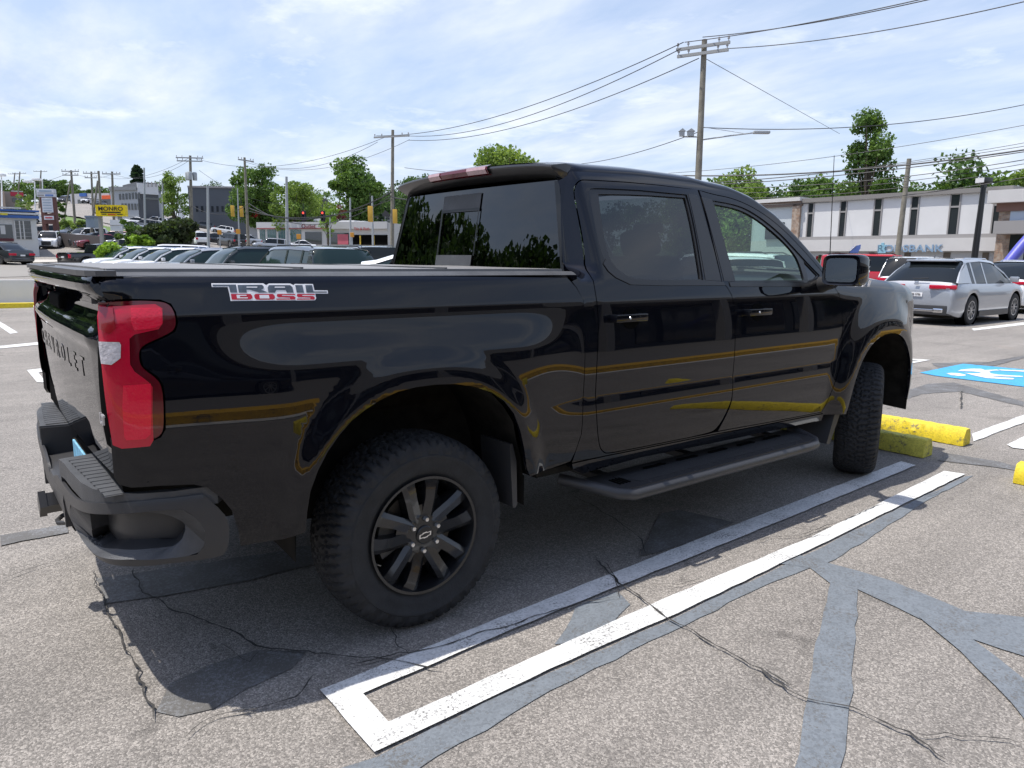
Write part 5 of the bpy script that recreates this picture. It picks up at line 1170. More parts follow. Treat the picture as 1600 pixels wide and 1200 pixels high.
    # roof skin and pillars standing just proud of the glass
    up = lambda p, d=0.012: (p[0], p[1]*(1+0.012), p[2]+d)
    rf_ = [[up(p) for p in r_[1:-1]] for r_ in full[2:7]]; MB().grid(rf_, flip=True).build('roof', m, root, smooth=45)
    def strip(i0, i1, kk=1, w_=0.07):
        for sg in (1, -1):
            mb = MB()
            for i in range(i0, i1):
                a, b_ = full[i], full[i+1]; A_ = [a[kk], b_[kk]]; B_ = [(p[0], p[1]-w_, p[2]+0.01) for p in A_]; C_ = [(p[0], p[1]+0.01, p[2]-w_*0.8) for p in A_]
                mb.add([(p[0], sg*p[1]*1.01, p[2]+0.012) for p in (A_[0], A_[1], B_[1], B_[0])], [(0,1,2,3) if sg > 0 else (3,2,1,0)]); mb.add([(p[0], sg*p[1]*1.012, p[2]+0.012) for p in (A_[0], A_[1], C_[1], C_[0])], [(3,2,1,0) if sg > 0 else (0,1,2,3)])
            mb.build('pillar', m, root)
    strip(0, 2); strip(6, 8, 1, 0.13 if kind in ('suv', 'crossover', 'van') else 0.07)
    if kind in ('suv', 'crossover', 'van'):
        for sg in (1, -1):
            mb = MB()
            for i in (6, 7):
                a_, b_ = full[i], full[i+1]; q = [(p[0]+0.10*(i == 6)*(j in (0, 3)), sg*abs(p[1])*1.013, p[2]+0.002) for j, p in enumerate((a_[0], b_[0], b_[1], a_[1]))]; mb.add(q, [(0,1,2,3) if sg > 0 else (3,2,1,0)])
            mb.build('rear_quarter', m, root)
    wide = 0.035
    mid = (k['rf']+k['rr'])/2-0.0
    for xq, wq in ((mid+0.12 if kind != 'pickup' else mid, 0.04),)+(((k['rr']*0.62+mid*0.38, 0.045),) if kind in ('suv','crossover','van','boxy') else ())+((k['rr']+0.03, 0.09),):
        for sg in (1, -1):
            f = 0.93; zt_ = k['belt']-0.03+(H-k['belt'])*f; MB().add([(xq-wq, sg*wb_*1.012, k['belt']-0.03), (xq+wq, sg*wb_*1.012, k['belt']-0.03), (xq+wq, sg*(wt+0.014)*1.012, zt_), (xq-wq, sg*(wt+0.014)*1.012, zt_)], [(0,1,2,3) if sg < 0 else (3,2,1,0)]).build('pillar', m, root)
    # wheels
    for c in (xf, xr):
        for sg in (1, -1):
            w_ = empty('wheel', (c, sg*(W-0.115), r)); w_.parent = root
            t = MB().revolve([(-0.10, r*0.62), (-0.112, r*0.80), (-0.105, r*0.94), (-0.08, r), (0.08, r), (0.105, r*0.94), (0.112, r*0.80), (0.10, r*0.62)], 28).build('tyre', M_tyre2, w_, smooth=40)
            mb = MB(); y = sg*0.098; mb.revolve([(sg*0.10, r*0.63), (sg*0.085, r*0.60), (sg*0.03, r*0.58), (sg*0.03, 0.0)] , 24)
            mb.cur = 1
            ns = 10 if kind != 'pickup' else 6
            for q in range(ns):
                M = Matrix.Rotation(2*math.pi*q/ns, 4, 'Y'); ww = 0.026 if ns == 10 else 0.04; mb.box((0.03, min(y-sg*0.03, y), -ww/2), (r*0.60, max(y-sg*0.03, y), ww/2), M)
            mb.revolve([(sg*0.10, 0.05), (sg*0.104, 0.0)], 14); mb.revolve([(sg*0.104, r*0.64), (sg*0.104, r*0.575), (sg*0.06, r*0.57)], 24); mb.build('rim', [M_tyre2, rim_m or M_alloy], w_)
    for c in (xf, xr):
        for sg in (1, -1): MB().revolve([(sg*(W-0.25), R-0.004), (sg*(W-0.012), R-0.004)], 24, 'y', Matrix.Translation((c, 0, zc))).build('wheel_well', M_gap, root)
    # lights, plates, mirrors, bumpers
    hl = k['hood']-0.22
    for sg in (1, -1):
        M = Matrix.Translation((L/2-0.13, sg*W*0.66, hl)) @ Matrix.Rotation(sg*R_(24), 4, 'Z'); MB().box((-0.10,-0.19,-0.055),(0.055,0.19,0.055), M, 0.02).build('headlight', M_headl, root, smooth=40)
        h = {'sedan': (0.74, 0.08, 0.22), 'suv': (0.92, 0.13, 0.14), 'crossover': (0.95, 0.05, 0.30), 'boxy': (0.98, 0.13, 0.09), 'van': (1.0, 0.16, 0.10), 'pickup': (1.0, 0.15, 0.09), 'old pickup': (0.8, 0.12, 0.06)}[kind]
        M = Matrix.Translation((-L/2+0.06, sg*(W*0.95-h[2]), h[0])) @ Matrix.Rotation(-sg*R_(12), 4, 'Z'); MB().box((-0.085,-h[2],-h[1]),(0.20,h[2]+0.0,h[1]), M, 0.02).build('taillight', M_lensr, root, smooth=40)
        M = Matrix.Translation((k['ws']-0.32, sg*(W+0.09), k['belt']+0.07)); MB().box((-0.06,-0.10,-0.07),(0.07,0.10,0.075), M, 0.03).build('wing_mirror', m, root, smooth=40)
    MB().box((L/2-0.05,-W*0.45,0.42),(L/2+0.012,W*0.45,hl-0.03), bev=0.02).build('grille', M_black, root, smooth=40)
    MB().box((L/2-0.04,-W*0.62,0.24),(L/2+0.02,W*0.62,0.40), bev=0.02).build('air_intake', M_black, root, smooth=40)
    MB().box((-L/2-0.03,-W*0.80,0.26),(-L/2+0.10,W*0.80,0.50), bev=0.03).build('rear_valance', M_black if kind != 'sedan' else m, root, smooth=40)
    MB().box((-L/2-0.022,-0.16,0.70 if kind != 'sedan' else 0.62),(-L/2+0.05,0.16,0.80 if kind != 'sedan' else 0.72)).build('license_plate', M_white, root)
    if bed:
        MB().box((-L/2+0.12,-W*0.86,k['deck']-0.004),(k['rb']-0.08,W*0.86,k['deck']+0.022)).build('bed_opening', M_gap, root)
    if kind in ('suv', 'boxy', 'crossover', 'van'):
        for sg in (1, -1):
            zr = H+0.035; MB().tube([(k['rf']-0.1, sg*wt*0.86, H-0.03), (k['rf']-0.25, sg*wt*0.86, zr), (k['rr']+0.35, sg*wt*0.86, zr), (k['rr']+0.15, sg*wt*0.86, H-0.05)], 0.018, 6).build('roof_rail', M_chrome if kind == 'crossover' else M_trim, root)
    return root
_protos = {}
CC = {'white': (0.78, 0.79, 0.80), 'silver': (0.36, 0.38, 0.41), 'grey': (0.13, 0.14, 0.15), 'black': (0.012, 0.013, 0.016), 'red': (0.42, 0.012, 0.02), 'maroon': (0.20, 0.02, 0.03), 'blue': (0.04, 0.10, 0.25), 'charcoal': (0.035, 0.04, 0.045), 'green': (0.04, 0.06, 0.05)}
def car(kind, colour, px, D, head, label, cat='car', group='cars parked across the road', z=None, glassm=None, rim=None, name=None):
    """head: compass of the nose in degrees relative to the direction away from the camera (0 away, 90 left, 180 towards, -90 right)"""
    key = (kind, colour, glassm.name if glassm else '')
    if key not in _protos:
        r = car_proto(kind, paint('paint_'+colour, CC[colour], 0.35 if colour in ('silver', 'grey') else 0.0), glassm, rim); _protos[key] = r; used = False
    else: r = copy_tree(_protos[key])
    P = tpx(px, D); az = math.atan2(P.y-CAM[1], P.x-CAM[0]); r.location = (P.x, P.y, P.z if z is None else z); r.rotation_euler = (0, 0, az+R_(head)); r.name = name or 'parked_car'
    g = 3.0; c, s_ = math.cos(az+R_(head)), math.sin(az+R_(head))
    if z is None:
        zf, zr_ = terr(P.x+c*1.4, P.y+s_*1.4), terr(P.x-c*1.4, P.y-s_*1.4); r.rotation_euler = (0, -math.atan2(zf-zr_, 2.8), az+R_(head))
    return tag(r, label, cat, group)

# ---- cars to the right
mz = car('crossover', 'silver', 1499, 23.3, -21, 'silver crossover with chrome rear trim parked beyond the blue emblem', group='cars in the right half of the lot', z=0.0, rim=M_alloy)
def on_car(o, name, geo, m): q = geo.build(name, m, o, smooth=40); return q
k = KINDS['crossover']; W2 = k['W']/2
MB().box((-1.72,-0.60,1.565),(-1.40,0.60,1.615), bev=0.02).build('roof_spoiler', MATS['paint_silver'], mz)
MB().box((-2.395,-0.66,0.34),(-2.33,0.66,0.40), bev=0.01).build('bumper_trim', M_chrome, mz)
for sg in (1, -1): MB().box((-2.40,sg*0.56-0.12,0.32),(-2.33,sg*0.56+0.12,0.43), bev=0.03).build('exhaust_tip', M_chrome, mz)
pl = [c for c in mz.children if c.name.startswith('license_plate')][0]
M = frame_mtx((-2.392,0,0.75), (0,-1,0), (0,0,1)); vs, fs = text_geo('LBE 0796', 0.075, 0.001, 0.001, sx=0.85); MB().add(vs, fs, M).build('plate_lettering', M_trim, pl)
MB().box((-2.386,-0.05,0.99),(-2.37,0.05,1.08), bev=0.008).build('round_badge', M_chrome, mz); MB().tube([(-2.33,-0.25,1.16),(-2.33,0.12,1.14)], 0.012, 6).build('wiper', M_trim, mz)
M = frame_mtx((-2.368,-0.66,0.905), (0.06,-1,0), (0,0,1)); vs, fs = text_geo('GLC 300', 0.06, 0.001, 0.001); MB().add(vs, fs, M).build('model_badge', M_chrome, mz)
car('boxy', 'red', 1372, 33, -78, 'bright red boxy off-road car seen side-on behind the truck hood', group='cars in the right half of the lot', z=0.0)
car('suv', 'white', 1437, 29, -6, 'white SUV half hidden behind the silver crossover', group='cars in the right half of the lot', z=0.0)
car('crossover', 'white', 1628, 30, -28, 'white car cut off by the right edge beyond the silver crossover', group='cars in the right half of the lot', z=0.0)
car('suv', 'white', 1120, 21, 60, 'white SUV seen through the front door window of the truck', group='white cars facing the truck', z=0.0)
car('old pickup', 'white', 1160, 17, 25, 'white pickup seen through the front door window near the steering wheel', group='white cars facing the truck', z=0.0)

# ---- cars at the left
LOTL = 'cars in the near left row'
for kind, col, px, D, hd, lab in (
 ('crossover','white',207,45,112,'white car at the far left end of the near row, above the tailgate'), ('crossover','white',238,41.5,112,'second white car of the near row, beside the far left one'),
 ('crossover','white',275,38,112,'third white car of the near row, between white and silver cars'), ('crossover','silver',322,34,112,'silver car with dark glass fourth in the near row'),
 ('suv','charcoal',385,29,112,'charcoal wagon fifth in the near row above the bed cover'), ('suv','charcoal',478,19.5,24,'dark grey SUV seen from its rear above the bed cover'),
 ('boxy','charcoal',573,31,12,'dark boxy off-roader behind the dark grey SUV'), ('sedan','white',596,16.5,88,'white car roof just left of the cab rear window'), ('van','white',268,52,92,'white van behind the near row')):
    car(kind, col, px, D, hd, lab, group=LOTL, glassm=M_tglass if kind != 'boxy' else None)
SL = 'cars at the service lot'
for kind, col, px, D, hd, lab in (
 ('old pickup','black',158,57,-62,'old black pickup with its tailgate toward the road'), ('van','silver',207,86,86,'long silver van by the green hedge'), ('sedan','white',186,79,95,'white sedan nosing out in front of the silver van'),
 ('suv','maroon',186,93,75,'maroon SUV in the row below the yellow sign'), ('sedan','maroon',160,88,105,'dark red sedan beside the maroon SUV'), ('sedan','black',150,92,120,'black sedan between white and dark red cars'),
 ('suv','white',138,97,125,'white SUV in the angled row at the service lot'), ('van','grey',130,104,118,'grey minivan heading the angled row'), ('suv','white',80,92,172,'white SUV facing the road beside the blue shop'),
 ('sedan','black',98,97,165,'black sedan just behind the white SUV by the shop'), ('sedan','charcoal',3,64,30,'dark sedan cut off by the left edge of the photo'), ('suv','black',68,108,90,'black SUV at the end of the shop wall')):
    car(kind, col, px, D, hd, lab, group=SL)
HR = 'cars on the hill road and far lots'
for kind, col, px, D, hd, lab in (
 ('sedan','black',333,112,78,'black sedan turning on the far road left of the signal pole'), ('boxy','black',362,108,30,'small dark jeep waiting by the signal post'), ('suv','white',308,106,20,'white SUV beside the tall transformer pole'), ('sedan','silver',386,122,80,'silver sedan near the red sign'),
 ('sedan','white',470,118,85,'white roof of a sedan before the shop row'), ('suv','silver',425,100,95,'silver SUV roof below the shop windows'),
 ('suv','white',132,250,150,'white SUV at the top of the hill lot left of centre pole'), ('sedan','silver',120,262,140,'silver sedan at the top of the hill lot'), ('suv','black',110,245,150,'black SUV high on the hill lot'), ('sedan','white',146,228,150,'white sedan high on the hill lot'),
 ('sedan','grey',160,215,150,'grey sedan on the hill road above the yellow sign'), ('suv','silver',172,170,100,'silver SUV behind the yellow sign legs'), ('sedan','white',215,150,80,'white sedan on the hill road right of the yellow sign'), ('suv','grey',232,140,80,'grey SUV climbing the hill road'),
 ('sedan','silver',205,132,80,'silver sedan low on the hill road'), ('suv','white',245,160,95,'white SUV before the dark building'), ('sedan','black',275,190,90,'black sedan parked before the long dark building'), ('suv','charcoal',320,185,90,'charcoal SUV parked before the long dark building'), ('suv','white',350,170,85,'white SUV at the end of the long dark building'),
 ('suv','white',48,150,95,'white SUV on the roof level lot above the blue shop'), ('sedan','black',30,190,90,'black sedan in the upper lot near the red sign')):
    car(kind, col, px, D, hd, lab, group=HR)

# ================================================================== BUILDINGS AT THE LEFT
M_blueb = mat('shop_blue', (0.035, 0.11, 0.36), 0.5); M_shopw = mat('shop_white', (0.62, 0.62, 0.63), 0.7)
sh = Face('service_shop', 'blue and white car service shop with a glazed bay door', 'building', -60, 78, 62, 78, 324, 14, M_shopw)
sh.pbox('blue_band', -60, 324.5, 61, 332, M_blueb, 0.40); sh.pbox('white_band', -60, 332, 61, 333.5, M_shopw, 0.38); sh.pbox('blue_band', -60, 333.5, 61, 342, M_blueb, 0.40)
sh.pbox('cap', -60, 323, 33, 324.5, M_shopw, 0.4); sh.pbox('yellow_logo', 0, 333, 12, 336.5, mat('logo_yellow', (0.7, 0.6, 0.05), 0.5), 0.46)
bd = sh.pbox('bay_door', 23, 345, 50, 374, M_dwin, 0.06)
for x in (23, 31, 37, 49.2): sh.pbox('door_bar', x, 345, x+1.0, 374, M_shopw, 0.10, bd)
for y in (345, 350.5, 357, 363, 369): sh.pbox('door_bar', 23, y, 50, y+0.9, M_shopw, 0.10, bd)
sh.pbox('shop_window', -60, 349, 21, 372, M_dwin, 0.06); sh.pbox('poster', 0, 352, 9, 366, M_shopw, 0.09); sh.pbox('shop_base', -60, 371, 22, 377, mat('shop_dark_red', (0.10, 0.02, 0.03), 0.6), 0.12)
tag(MB().add(*sheet_box(tpx(61, 100), tpx(165, 84), 1.5, 0.3)).build('retaining_wall', mat('dark_wall', (0.07, 0.06, 0.06), 0.85)), 'dark retaining wall behind the service lot cars', 'wall')
tn = Face('tan_building', 'tan flat fronted building at the far left', 'building', -60, 240, 17, 240, 294, 20, mat('tan_wall', (0.36, 0.28, 0.22), 0.85)); tn.pbox('window', -30, 300, -5, 312, M_dwin, 0.2)
rs = Face('red_store', 'low store with a red and white sign band beyond the hill trees', 'building', 17, 245, 37, 245, 299, 8, mat('store_tan', (0.30, 0.26, 0.23), 0.7)); rs.pbox('sign_band', 16, 300, 37, 307, mat('store_red', (0.42, 0.02, 0.05), 0.5), 0.3); rs.pbox('white_stripe', 17, 298, 36, 300, M_shopw, 0.4); rs.pbox('window', 19, 309, 35, 316, M_dwin, 0.2)
gb = Face('office_building', 'pale grey office block with ribbon windows on the hill', 'building', 180, 163, 222, 160, 297, 8, mat('office_grey', (0.36, 0.38, 0.40), 0.7), base=4.0)
gb.box('roof_slab', 0, gb.L, gb.H, gb.H+0.6, mat('slab_grey', (0.22, 0.23, 0.24), 0.7), -8, 0.4)
for i in range(7): gb.pbox('window', 186+5*i, 303-0.4*i, 189.5+5*i, 312-0.2*i, M_dwin, 0.1)
for i in range(6): gb.pbox('window', 190+5*i, 318, 193.5+5*i, 328, M_dwin, 0.1)
db = Face('dark_office', 'dark office wing with a white canopy joined to the grey office block', 'building', 222, 160, 254, 161, 284, 10, mat('office_dark', (0.075, 0.08, 0.09), 0.6), base=4.0)
db.box('white_crown', 0, db.L, db.H-2.2, db.H-0.2, M_shopw, 0, 0.2); 
for i in range(5): db.pbox('crown_post', 224+6*i, 284, 225.5+6*i, 292, M_gfas, 0.4)
db.pbox('window_band', 223, 297, 252, 301, M_dwin, 0.1); db.pbox('window_band', 223, 308, 252, 313, M_dwin, 0.1)
lb = Face('long_building', 'long dark grey warehouse stepping down behind the traffic signals', 'building', 300, 190, 396, 186, 293, 14, mat('slate_siding', (0.075, 0.085, 0.10), 0.6, var=0.1, vscale=0.1), base=5.0)
lb.box('roof_edge', 0, lb.L, lb.H, lb.H+0.4, M_gfas, -13, 0.3)
for i in range(8): lb.pbox('window', 306+8*i, 322, 310+8*i, 331, M_dwin, 0.1)
mh = Face('stucco_store', 'small store with an orange sign on the hill', 'building', 118, 235, 178, 225, 303, 10, mat('store_white', (0.45, 0.45, 0.46), 0.7), base=8.0); mh.pbox('orange_sign', 160, 305.5, 176, 311, mat('sign_orange', (0.65, 0.10, 0.02), 0.5), 0.3); mh.pbox('blue_sign', 125, 302, 136, 307, M_blueb, 0.3); mh.pbox('window', 122, 312, 176, 320, M_dwin, 0.2)
# shop row behind the signals
sr = Face('shop_row', 'single storey white shop row with teal windows and a grey fascia', 'building', 404, 142, 606, 128, 349, 18, mat('row_white', (0.55, 0.54, 0.52), 0.7))
sr.pbox('fascia', 403, 347.5, 607, 357.5, mat('row_fascia', (0.45, 0.45, 0.45), 0.7), 0.5); sr.pbox('red_line', 404, 356.5, 520, 357.6, mat('line_red', (0.25, 0.05, 0.05), 0.6), 0.55)
for x0, x1 in ((406,415),(418,432),(435,448),(454,471)):
    w_ = sr.pbox('shop_window', x0, 359, x1, 378, M_twin, 0.1)
    for q in (1, 2): xx = x0+(x1-x0)*q/3; sr.pbox('window_bar', xx-0.4, 359, xx+0.4, 378, M_shopw, 0.16, w_)
sr.pbox('entrance', 477, 362.5, 503, 382, M_dwin, 0.12)
w_ = sr.pbox('shop_window', 511, 364, 546, 382, M_dwin, 0.12); sr.pbox('pink_poster', 528, 366, 545, 382, mat('poster_pink', (0.55, 0.12, 0.16), 0.5), 0.16, w_)
sr.pbox('garage_opening', 551, 367, 606, 383, M_gap, 0.12)
for x in (563, 584): sr.pbox('yellow_frame', x, 368, x+2, 383, mat('frame_yellow', (0.6, 0.42, 0.05), 0.5), 0.3)
sr.text('shop_lettering', 'Outlet', 485, 354, 6.5, mat('maroon_letter', (0.16, 0.02, 0.04), 0.5), 0.62, 1.1, offset=0.01); sr.text('shop_lettering', 'Tile & Bath', 568, 358, 4.5, mat('red_letter', (0.4, 0.04, 0.05), 0.5), 0.62)
for x0, x1, y in ((425,462,338),(432,440,341),(445,468,343),(505,530,342),(536,546,343)): a = sr.uv(x0, 345)[0]; b = sr.uv(x1, 345)[0]; sr.box('rooftop_unit', a, b, sr.H, sr.uv(x0, y)[1], M_shopw, -9, -5)
# red pylon box and houses
rp = Face('red_shop', 'small shop with a red sign box at the left end of the shop row', 'building', 389, 150, 410, 148, 347, 6, mat('shop_grey', (0.40, 0.40, 0.41), 0.7)); rp.pbox('red_sign', 389, 331, 403, 340, mat('sign_red', (0.45, 0.02, 0.03), 0.5), 0.6, back=-0.6); rp.pbox('sign_post', 395, 338, 397, 350, M_gfas, 0.1)
def house(name, label, x0, x1, D, ywall, yroof, ybase, m, rm):
    f = Face(name, label, 'house', x0, D, x1, D, ywall, 9, m, base=zat(ybase, tpx(x0, D))); zr = f.uv(x0, yroof)[1]
    MB().add([tuple(f.M @ Vector(p)) for p in ((-0.4, -0.4, f.H), (f.L+0.4, -0.4, f.H), (f.L+0.4, 9.4, f.H), (-0.4, 9.4, f.H), (f.L/2, -0.4, zr), (f.L/2, 9.4, zr))], [(0,1,4),(1,2,5,4),(2,3,5),(3,0,4,5),(0,3,2,1)]).build('roof', rm, f.root)
    for i in range(2):
        for zf in (0.25, 0.62): u = f.L*(0.28+0.42*i); w_ = f.box('window', u-0.45, u+0.45, f.H*zf, f.H*zf+1.2, M_dwin, 0, 0.08); f.box('window_frame', u-0.55, u+0.55, f.H*zf-0.12, f.H*zf, M_shopw, 0, 0.14, w_)
M_hw = mat('house_white', (0.60, 0.61, 0.62), 0.7); M_rf = mat('roof_shingle', (0.11, 0.10, 0.10), 0.8)
house('white_house', 'white house with a gabled roof above the shop row', 551, 573, 165, 332, 317, 352, M_hw, M_rf); house('white_house', 'lower white house beside the small dark conifer', 574, 592, 160, 340, 329, 358, M_hw, M_rf)
house('white_house', 'pale house among trees behind the burgundy tree', 490, 520, 260, 318, 306, 330, mat('house_grey', (0.33, 0.34, 0.35), 0.7), M_rf); house('white_house', 'small white house just left of the cab', 594, 612, 170, 338, 328, 352, M_hw, M_rf)

# ================================================================== SIGNS
def sign_text(root, txt, P, h, m, sx=1.0, off=0.0): 
    M = frame_mtx(P, rt, (0, 0, 1)); vs, fs = text_geo(txt, h*1.38, 0.01, off, sx=sx); return MB().add(vs, fs, M).build('sign_lettering', m, root)
def billboard(name, label, px, D, x0, y0, x1, y1, m, thick=0.3, posts=(), pm=M_gfas):
    g0 = tpx(px, D); r = empty(name, g0, 0, label, 'sign'); sc = D/FPX*math.sqrt(1+((px-800)/FPX)**2)*0+((g0-Vector(CAM)).dot(Vector(CF)))/FPX
    X = lambda x: (x-px)*sc; Z = lambda y: zat(y, g0)-g0.z; Mx = Matrix(((rt.x, rt.y, 0, 0), (rt.y, -rt.x, 0, 0), (0, 0, 1, 0), (0, 0, 0, 1)))
    Mx = Matrix(((rt.x, -rt.y, 0, 0), (rt.y, rt.x, 0, 0), (0, 0, 1, 0), (0, 0, 0, 1)))
    def bx(nm, a, b, c, d, mm, o=0.0, par=None): 
        q = MB().box((X(a), -thick/2-o, Z(d)), (X(c), thick/2+0*o, Z(b)), Mx).build(nm, mm, par or r); return q
    p = bx('sign_panel', x0, y0, x1, y1, m)
    for xx, w_ in posts: MB().box((X(xx)-w_, -w_, -0.4), (X(xx)+w_, w_, Z(y1)), Mx).build('post', pm, r)
    def tx(txt, x, y, h, mm, sx=1.0, off=0.0, o=0.03):
        M = frame_mtx(Mx @ Vector((X(x), -thick/2-o-0.02, Z(y))), rt, (0, 0, 1)); vs, fs = text_geo(txt, h*sc*1.38, 0.01, off, sx=sx); return MB().add(vs, fs, M).build('sign_lettering', mm, r)
    return r, bx, tx
M_yels = mat('sign_yellow', (0.80, 0.58, 0.01), 0.45); M_blk = mat('sign_black', (0.02, 0.02, 0.03), 0.5); M_sgw = mat('sign_white', (0.60, 0.62, 0.66), 0.5)
r, bx, tx = billboard('yellow_sign', 'wide yellow sign with black letters on two posts above the car row', 180, 80, 157.5, 320.5, 203, 338, M_yels, 0.5, ((161.5, 0.14), (192, 0.14)))
tx('MONRO', 181, 326.8, 6.4, M_blk, 1.15, 0.006); bx('sign_line', 165, 331, 196, 333, M_blk, 0.02); bx('sign_line', 176, 334.5, 188, 336.5, mat('sign_orange', (0.65, 0.10, 0.02), 0.5), 0.02); bx('sign_line', 166, 334.5, 174, 335.7, M_blk, 0.02); bx('sign_line', 190, 334.5, 199, 335.7, M_blk, 0.02)
r, bx, tx = billboard('white_sign', 'plain white two panel sign on a post below the yellow sign', 185, 72, 177.5, 343.5, 193.5, 361, M_sgw, 0.3, ((185, 0.10),)); bx('sign_line', 177.5, 351.7, 193.5, 352.6, M_gfas, 0.02)
r, bx, tx = billboard('pylon_sign', 'tall pylon sign of stacked white panels by the service shop', 82, 96, 68.5, 295.5, 95, 308, M_sgw, 0.5, ((75.5, 0.22), (92, 0.22)), mat('pylon_brown', (0.12, 0.05, 0.04), 0.7))
bx('sign_panel', 75.5, 309, 92, 332, M_sgw); bx('sign_panel', 75.5, 334, 93, 350, mat('pylon_brown', (0.12, 0.05, 0.04), 0.7)); bx('sign_panel', 77, 337.5, 92, 343.5, M_sgw, 0.03)
bx('sign_line', 70, 301.5, 95, 302.3, M_gfas, 0.02); bx('sign_line', 82, 304, 94, 307, mat('sign_blue', (0.12, 0.20, 0.42), 0.5), 0.03); bx('sign_line', 70, 304.5, 80, 306.5, M_gfas, 0.03); bx('sign_line', 73, 297.5, 92, 300, mat('sign_greytext', (0.25, 0.33, 0.42), 0.5), 0.03)
for y in (313, 317.5, 321.5, 326, 330): bx('sign_line', 77, y-1, 90, y, mat('sign_greytext', (0.25, 0.33, 0.42), 0.5), 0.03)
bx('sign_line', 79, 339.5, 90, 341.5, mat('sign_red', (0.45, 0.02, 0.03), 0.5), 0.05)
r, bx, tx = billboard('bus_shelter', 'small glass shelter with an arched grey top by the hedge', 150, 92, 143.5, 340, 157, 356, mat('shelter_glass', (0.30, 0.36, 0.40), 0.2), 1.2, ()); bx('shelter_roof', 143, 337.5, 157.5, 340.5, mat('shelter_grey', (0.18, 0.22, 0.28), 0.4), 0.1)
r, bx, tx = billboard('white_sign', 'narrow white sign seen between tree and dark building', 287, 120, 284, 326, 292, 345, M_sgw, 0.2, ((288, 0.08),))
for px, D, y in ((452, 0, 0),): pass

# ================================================================== POLES, WIRES, SIGNALS
M_wood = mat('weathered_wood', (0.20, 0.185, 0.15), 0.9, bump=0.4, bscale=20, var=0.3, vscale=3); M_arm = mat('crossarm', (0.30, 0.31, 0.31), 0.8); M_galv = mat('grey_pole', (0.34, 0.36, 0.37), 0.5); M_ins = mat('insulator', (0.30, 0.30, 0.31), 0.3); M_wire = mat('wire', (0.035, 0.035, 0.038), 0.6)
PG = 'wooden utility poles along the street'
def pole(px, D, ytop, xtop, r0, label, m=None, arms=(), cans=0, name='utility_pole', group=PG, ybase=None):
    """arms: (photo row, half length m, yaw deg)"""
    g0 = tpx(px, D); m = m or M_wood; root = empty(name, g0, 0, label, 'utility pole' if name == 'utility_pole' else 'pole', group)
    zt = zat(ytop, g0); sc = (g0-Vector(CAM)).dot(Vector(CF))/FPX
    lean = (xtop-pxof((g0.x, g0.y, zt))[0])*sc; T = Vector((rt.x*lean, rt.y*lean, zt-g0.z))
    MB().tube([Vector((0, 0, -0.5)), T*0.5, T], [r0, r0*0.85, r0*0.68], 12).build('shaft', m, root, smooth=50)
    tips = []
    for yr, hl, yaw in arms:
        f = (zat(yr, g0)-g0.z)/T.z; c = T*f; a = R_(yaw); d = Vector((rt.x*math.cos(a)-rt.y*math.sin(a), rt.y*math.cos(a)+rt.x*math.sin(a), 0)); n_ = Vector((-d.y, d.x, 0))*(r0+0.03)
        mb = MB(); Mx = Matrix(((d.x, -d.y, 0, c.x-n_.x), (d.y, d.x, 0, c.y-n_.y), (0, 0, 1, c.z), (0, 0, 0, 1)))
        mb.box((-hl, -0.05, -0.06), (hl, 0.05, 0.06), Mx); arm = mb.build('crossarm', M_arm, root)
        for u in (-0.95, -0.55, 0.6, 0.95):
            p = Mx @ Vector((u*hl, 0, 0.06)); MB().revolve([(0, 0.02), (0.08, 0.02), (0.09, 0.05), (0.13, 0.055), (0.15, 0.035), (0.19, 0.045), (0.22, 0.02), (0.22, 0)], 8, 'z', Matrix.Translation(p)).build('insulator', M_ins, arm, smooth=40); tips.append(Vector(g0)+p+Vector((0, 0, 0.2)))
    for q in range(cans):
        a = q*2.1; f = 0.78; c = T*f; MB().revolve([(0, 0.0), (0, 0.25), (0.8, 0.27), (0.9, 0.2), (0.9, 0)], 12, 'z', Matrix.Translation((c.x+0.45*math.cos(a), c.y+0.45*math.sin(a), c.z-0.4))).build('transformer', M_galv, root, smooth=40)
    return dict(root=root, g=Vector(g0), T=T, tips=tips, top=Vector(g0)+T)
PA = pole(1086, 34, 62, 1101, 0.17, 'nearest tall wooden utility pole rising behind the cab roof', arms=((74, 1.15, -32), (85, 1.1, -32)))
PB = pole(612, 62, 203, 613.5, 0.17, 'tall wooden utility pole just left of the cab', arms=((214, 1.6, -20),))
PC = pole(301, 94, 243, 297, 0.20, 'wooden utility pole with transformer cans above the big dark bush', arms=((247, 1.5, 5), (252, 1.4, 5)), cans=3)
PD = pole(389, 84, 246, 382, 0.17, 'wooden utility pole in front of the leafy tree left of the signals', arms=((251, 1.0, 60),))
PH = pole(1401, 47, 248, 1420.5, 0.17, 'bare leaning wooden pole in front of the bank sign')
P1 = pole(121.5, 112, 266, 111, 0.18, 'leaning wooden pole with two crossarms above the pylon sign', arms=((268, 1.1, 0), (274, 1.0, 0)))
P2 = pole(150, 118, 268, 142.5, 0.17, 'wooden pole left of the yellow sign', arms=((271, 1.0, 0), (278, 0.8, 0)))
P3 = pole(162, 100, 267, 154, 0.16, 'wooden pole standing behind the left post of the yellow sign'); P4 = pole(181, 104, 268, 175, 0.17, 'wooden pole standing behind the middle of the yellow sign', arms=((272, 1.1, 0),))
P5 = pole(68, 210, 266, 64, 0.2, 'far wooden pole left of the pylon sign', arms=((268, 1.6, 0),)); P6 = pole(26, 260, 270, 23, 0.2, 'farthest wooden pole at the left, first of a pair', arms=((272, 1.8, 0),)); P7 = pole(34, 240, 268, 31, 0.2, 'farthest wooden pole at the left, second of a pair', arms=((271, 1.8, 0),))
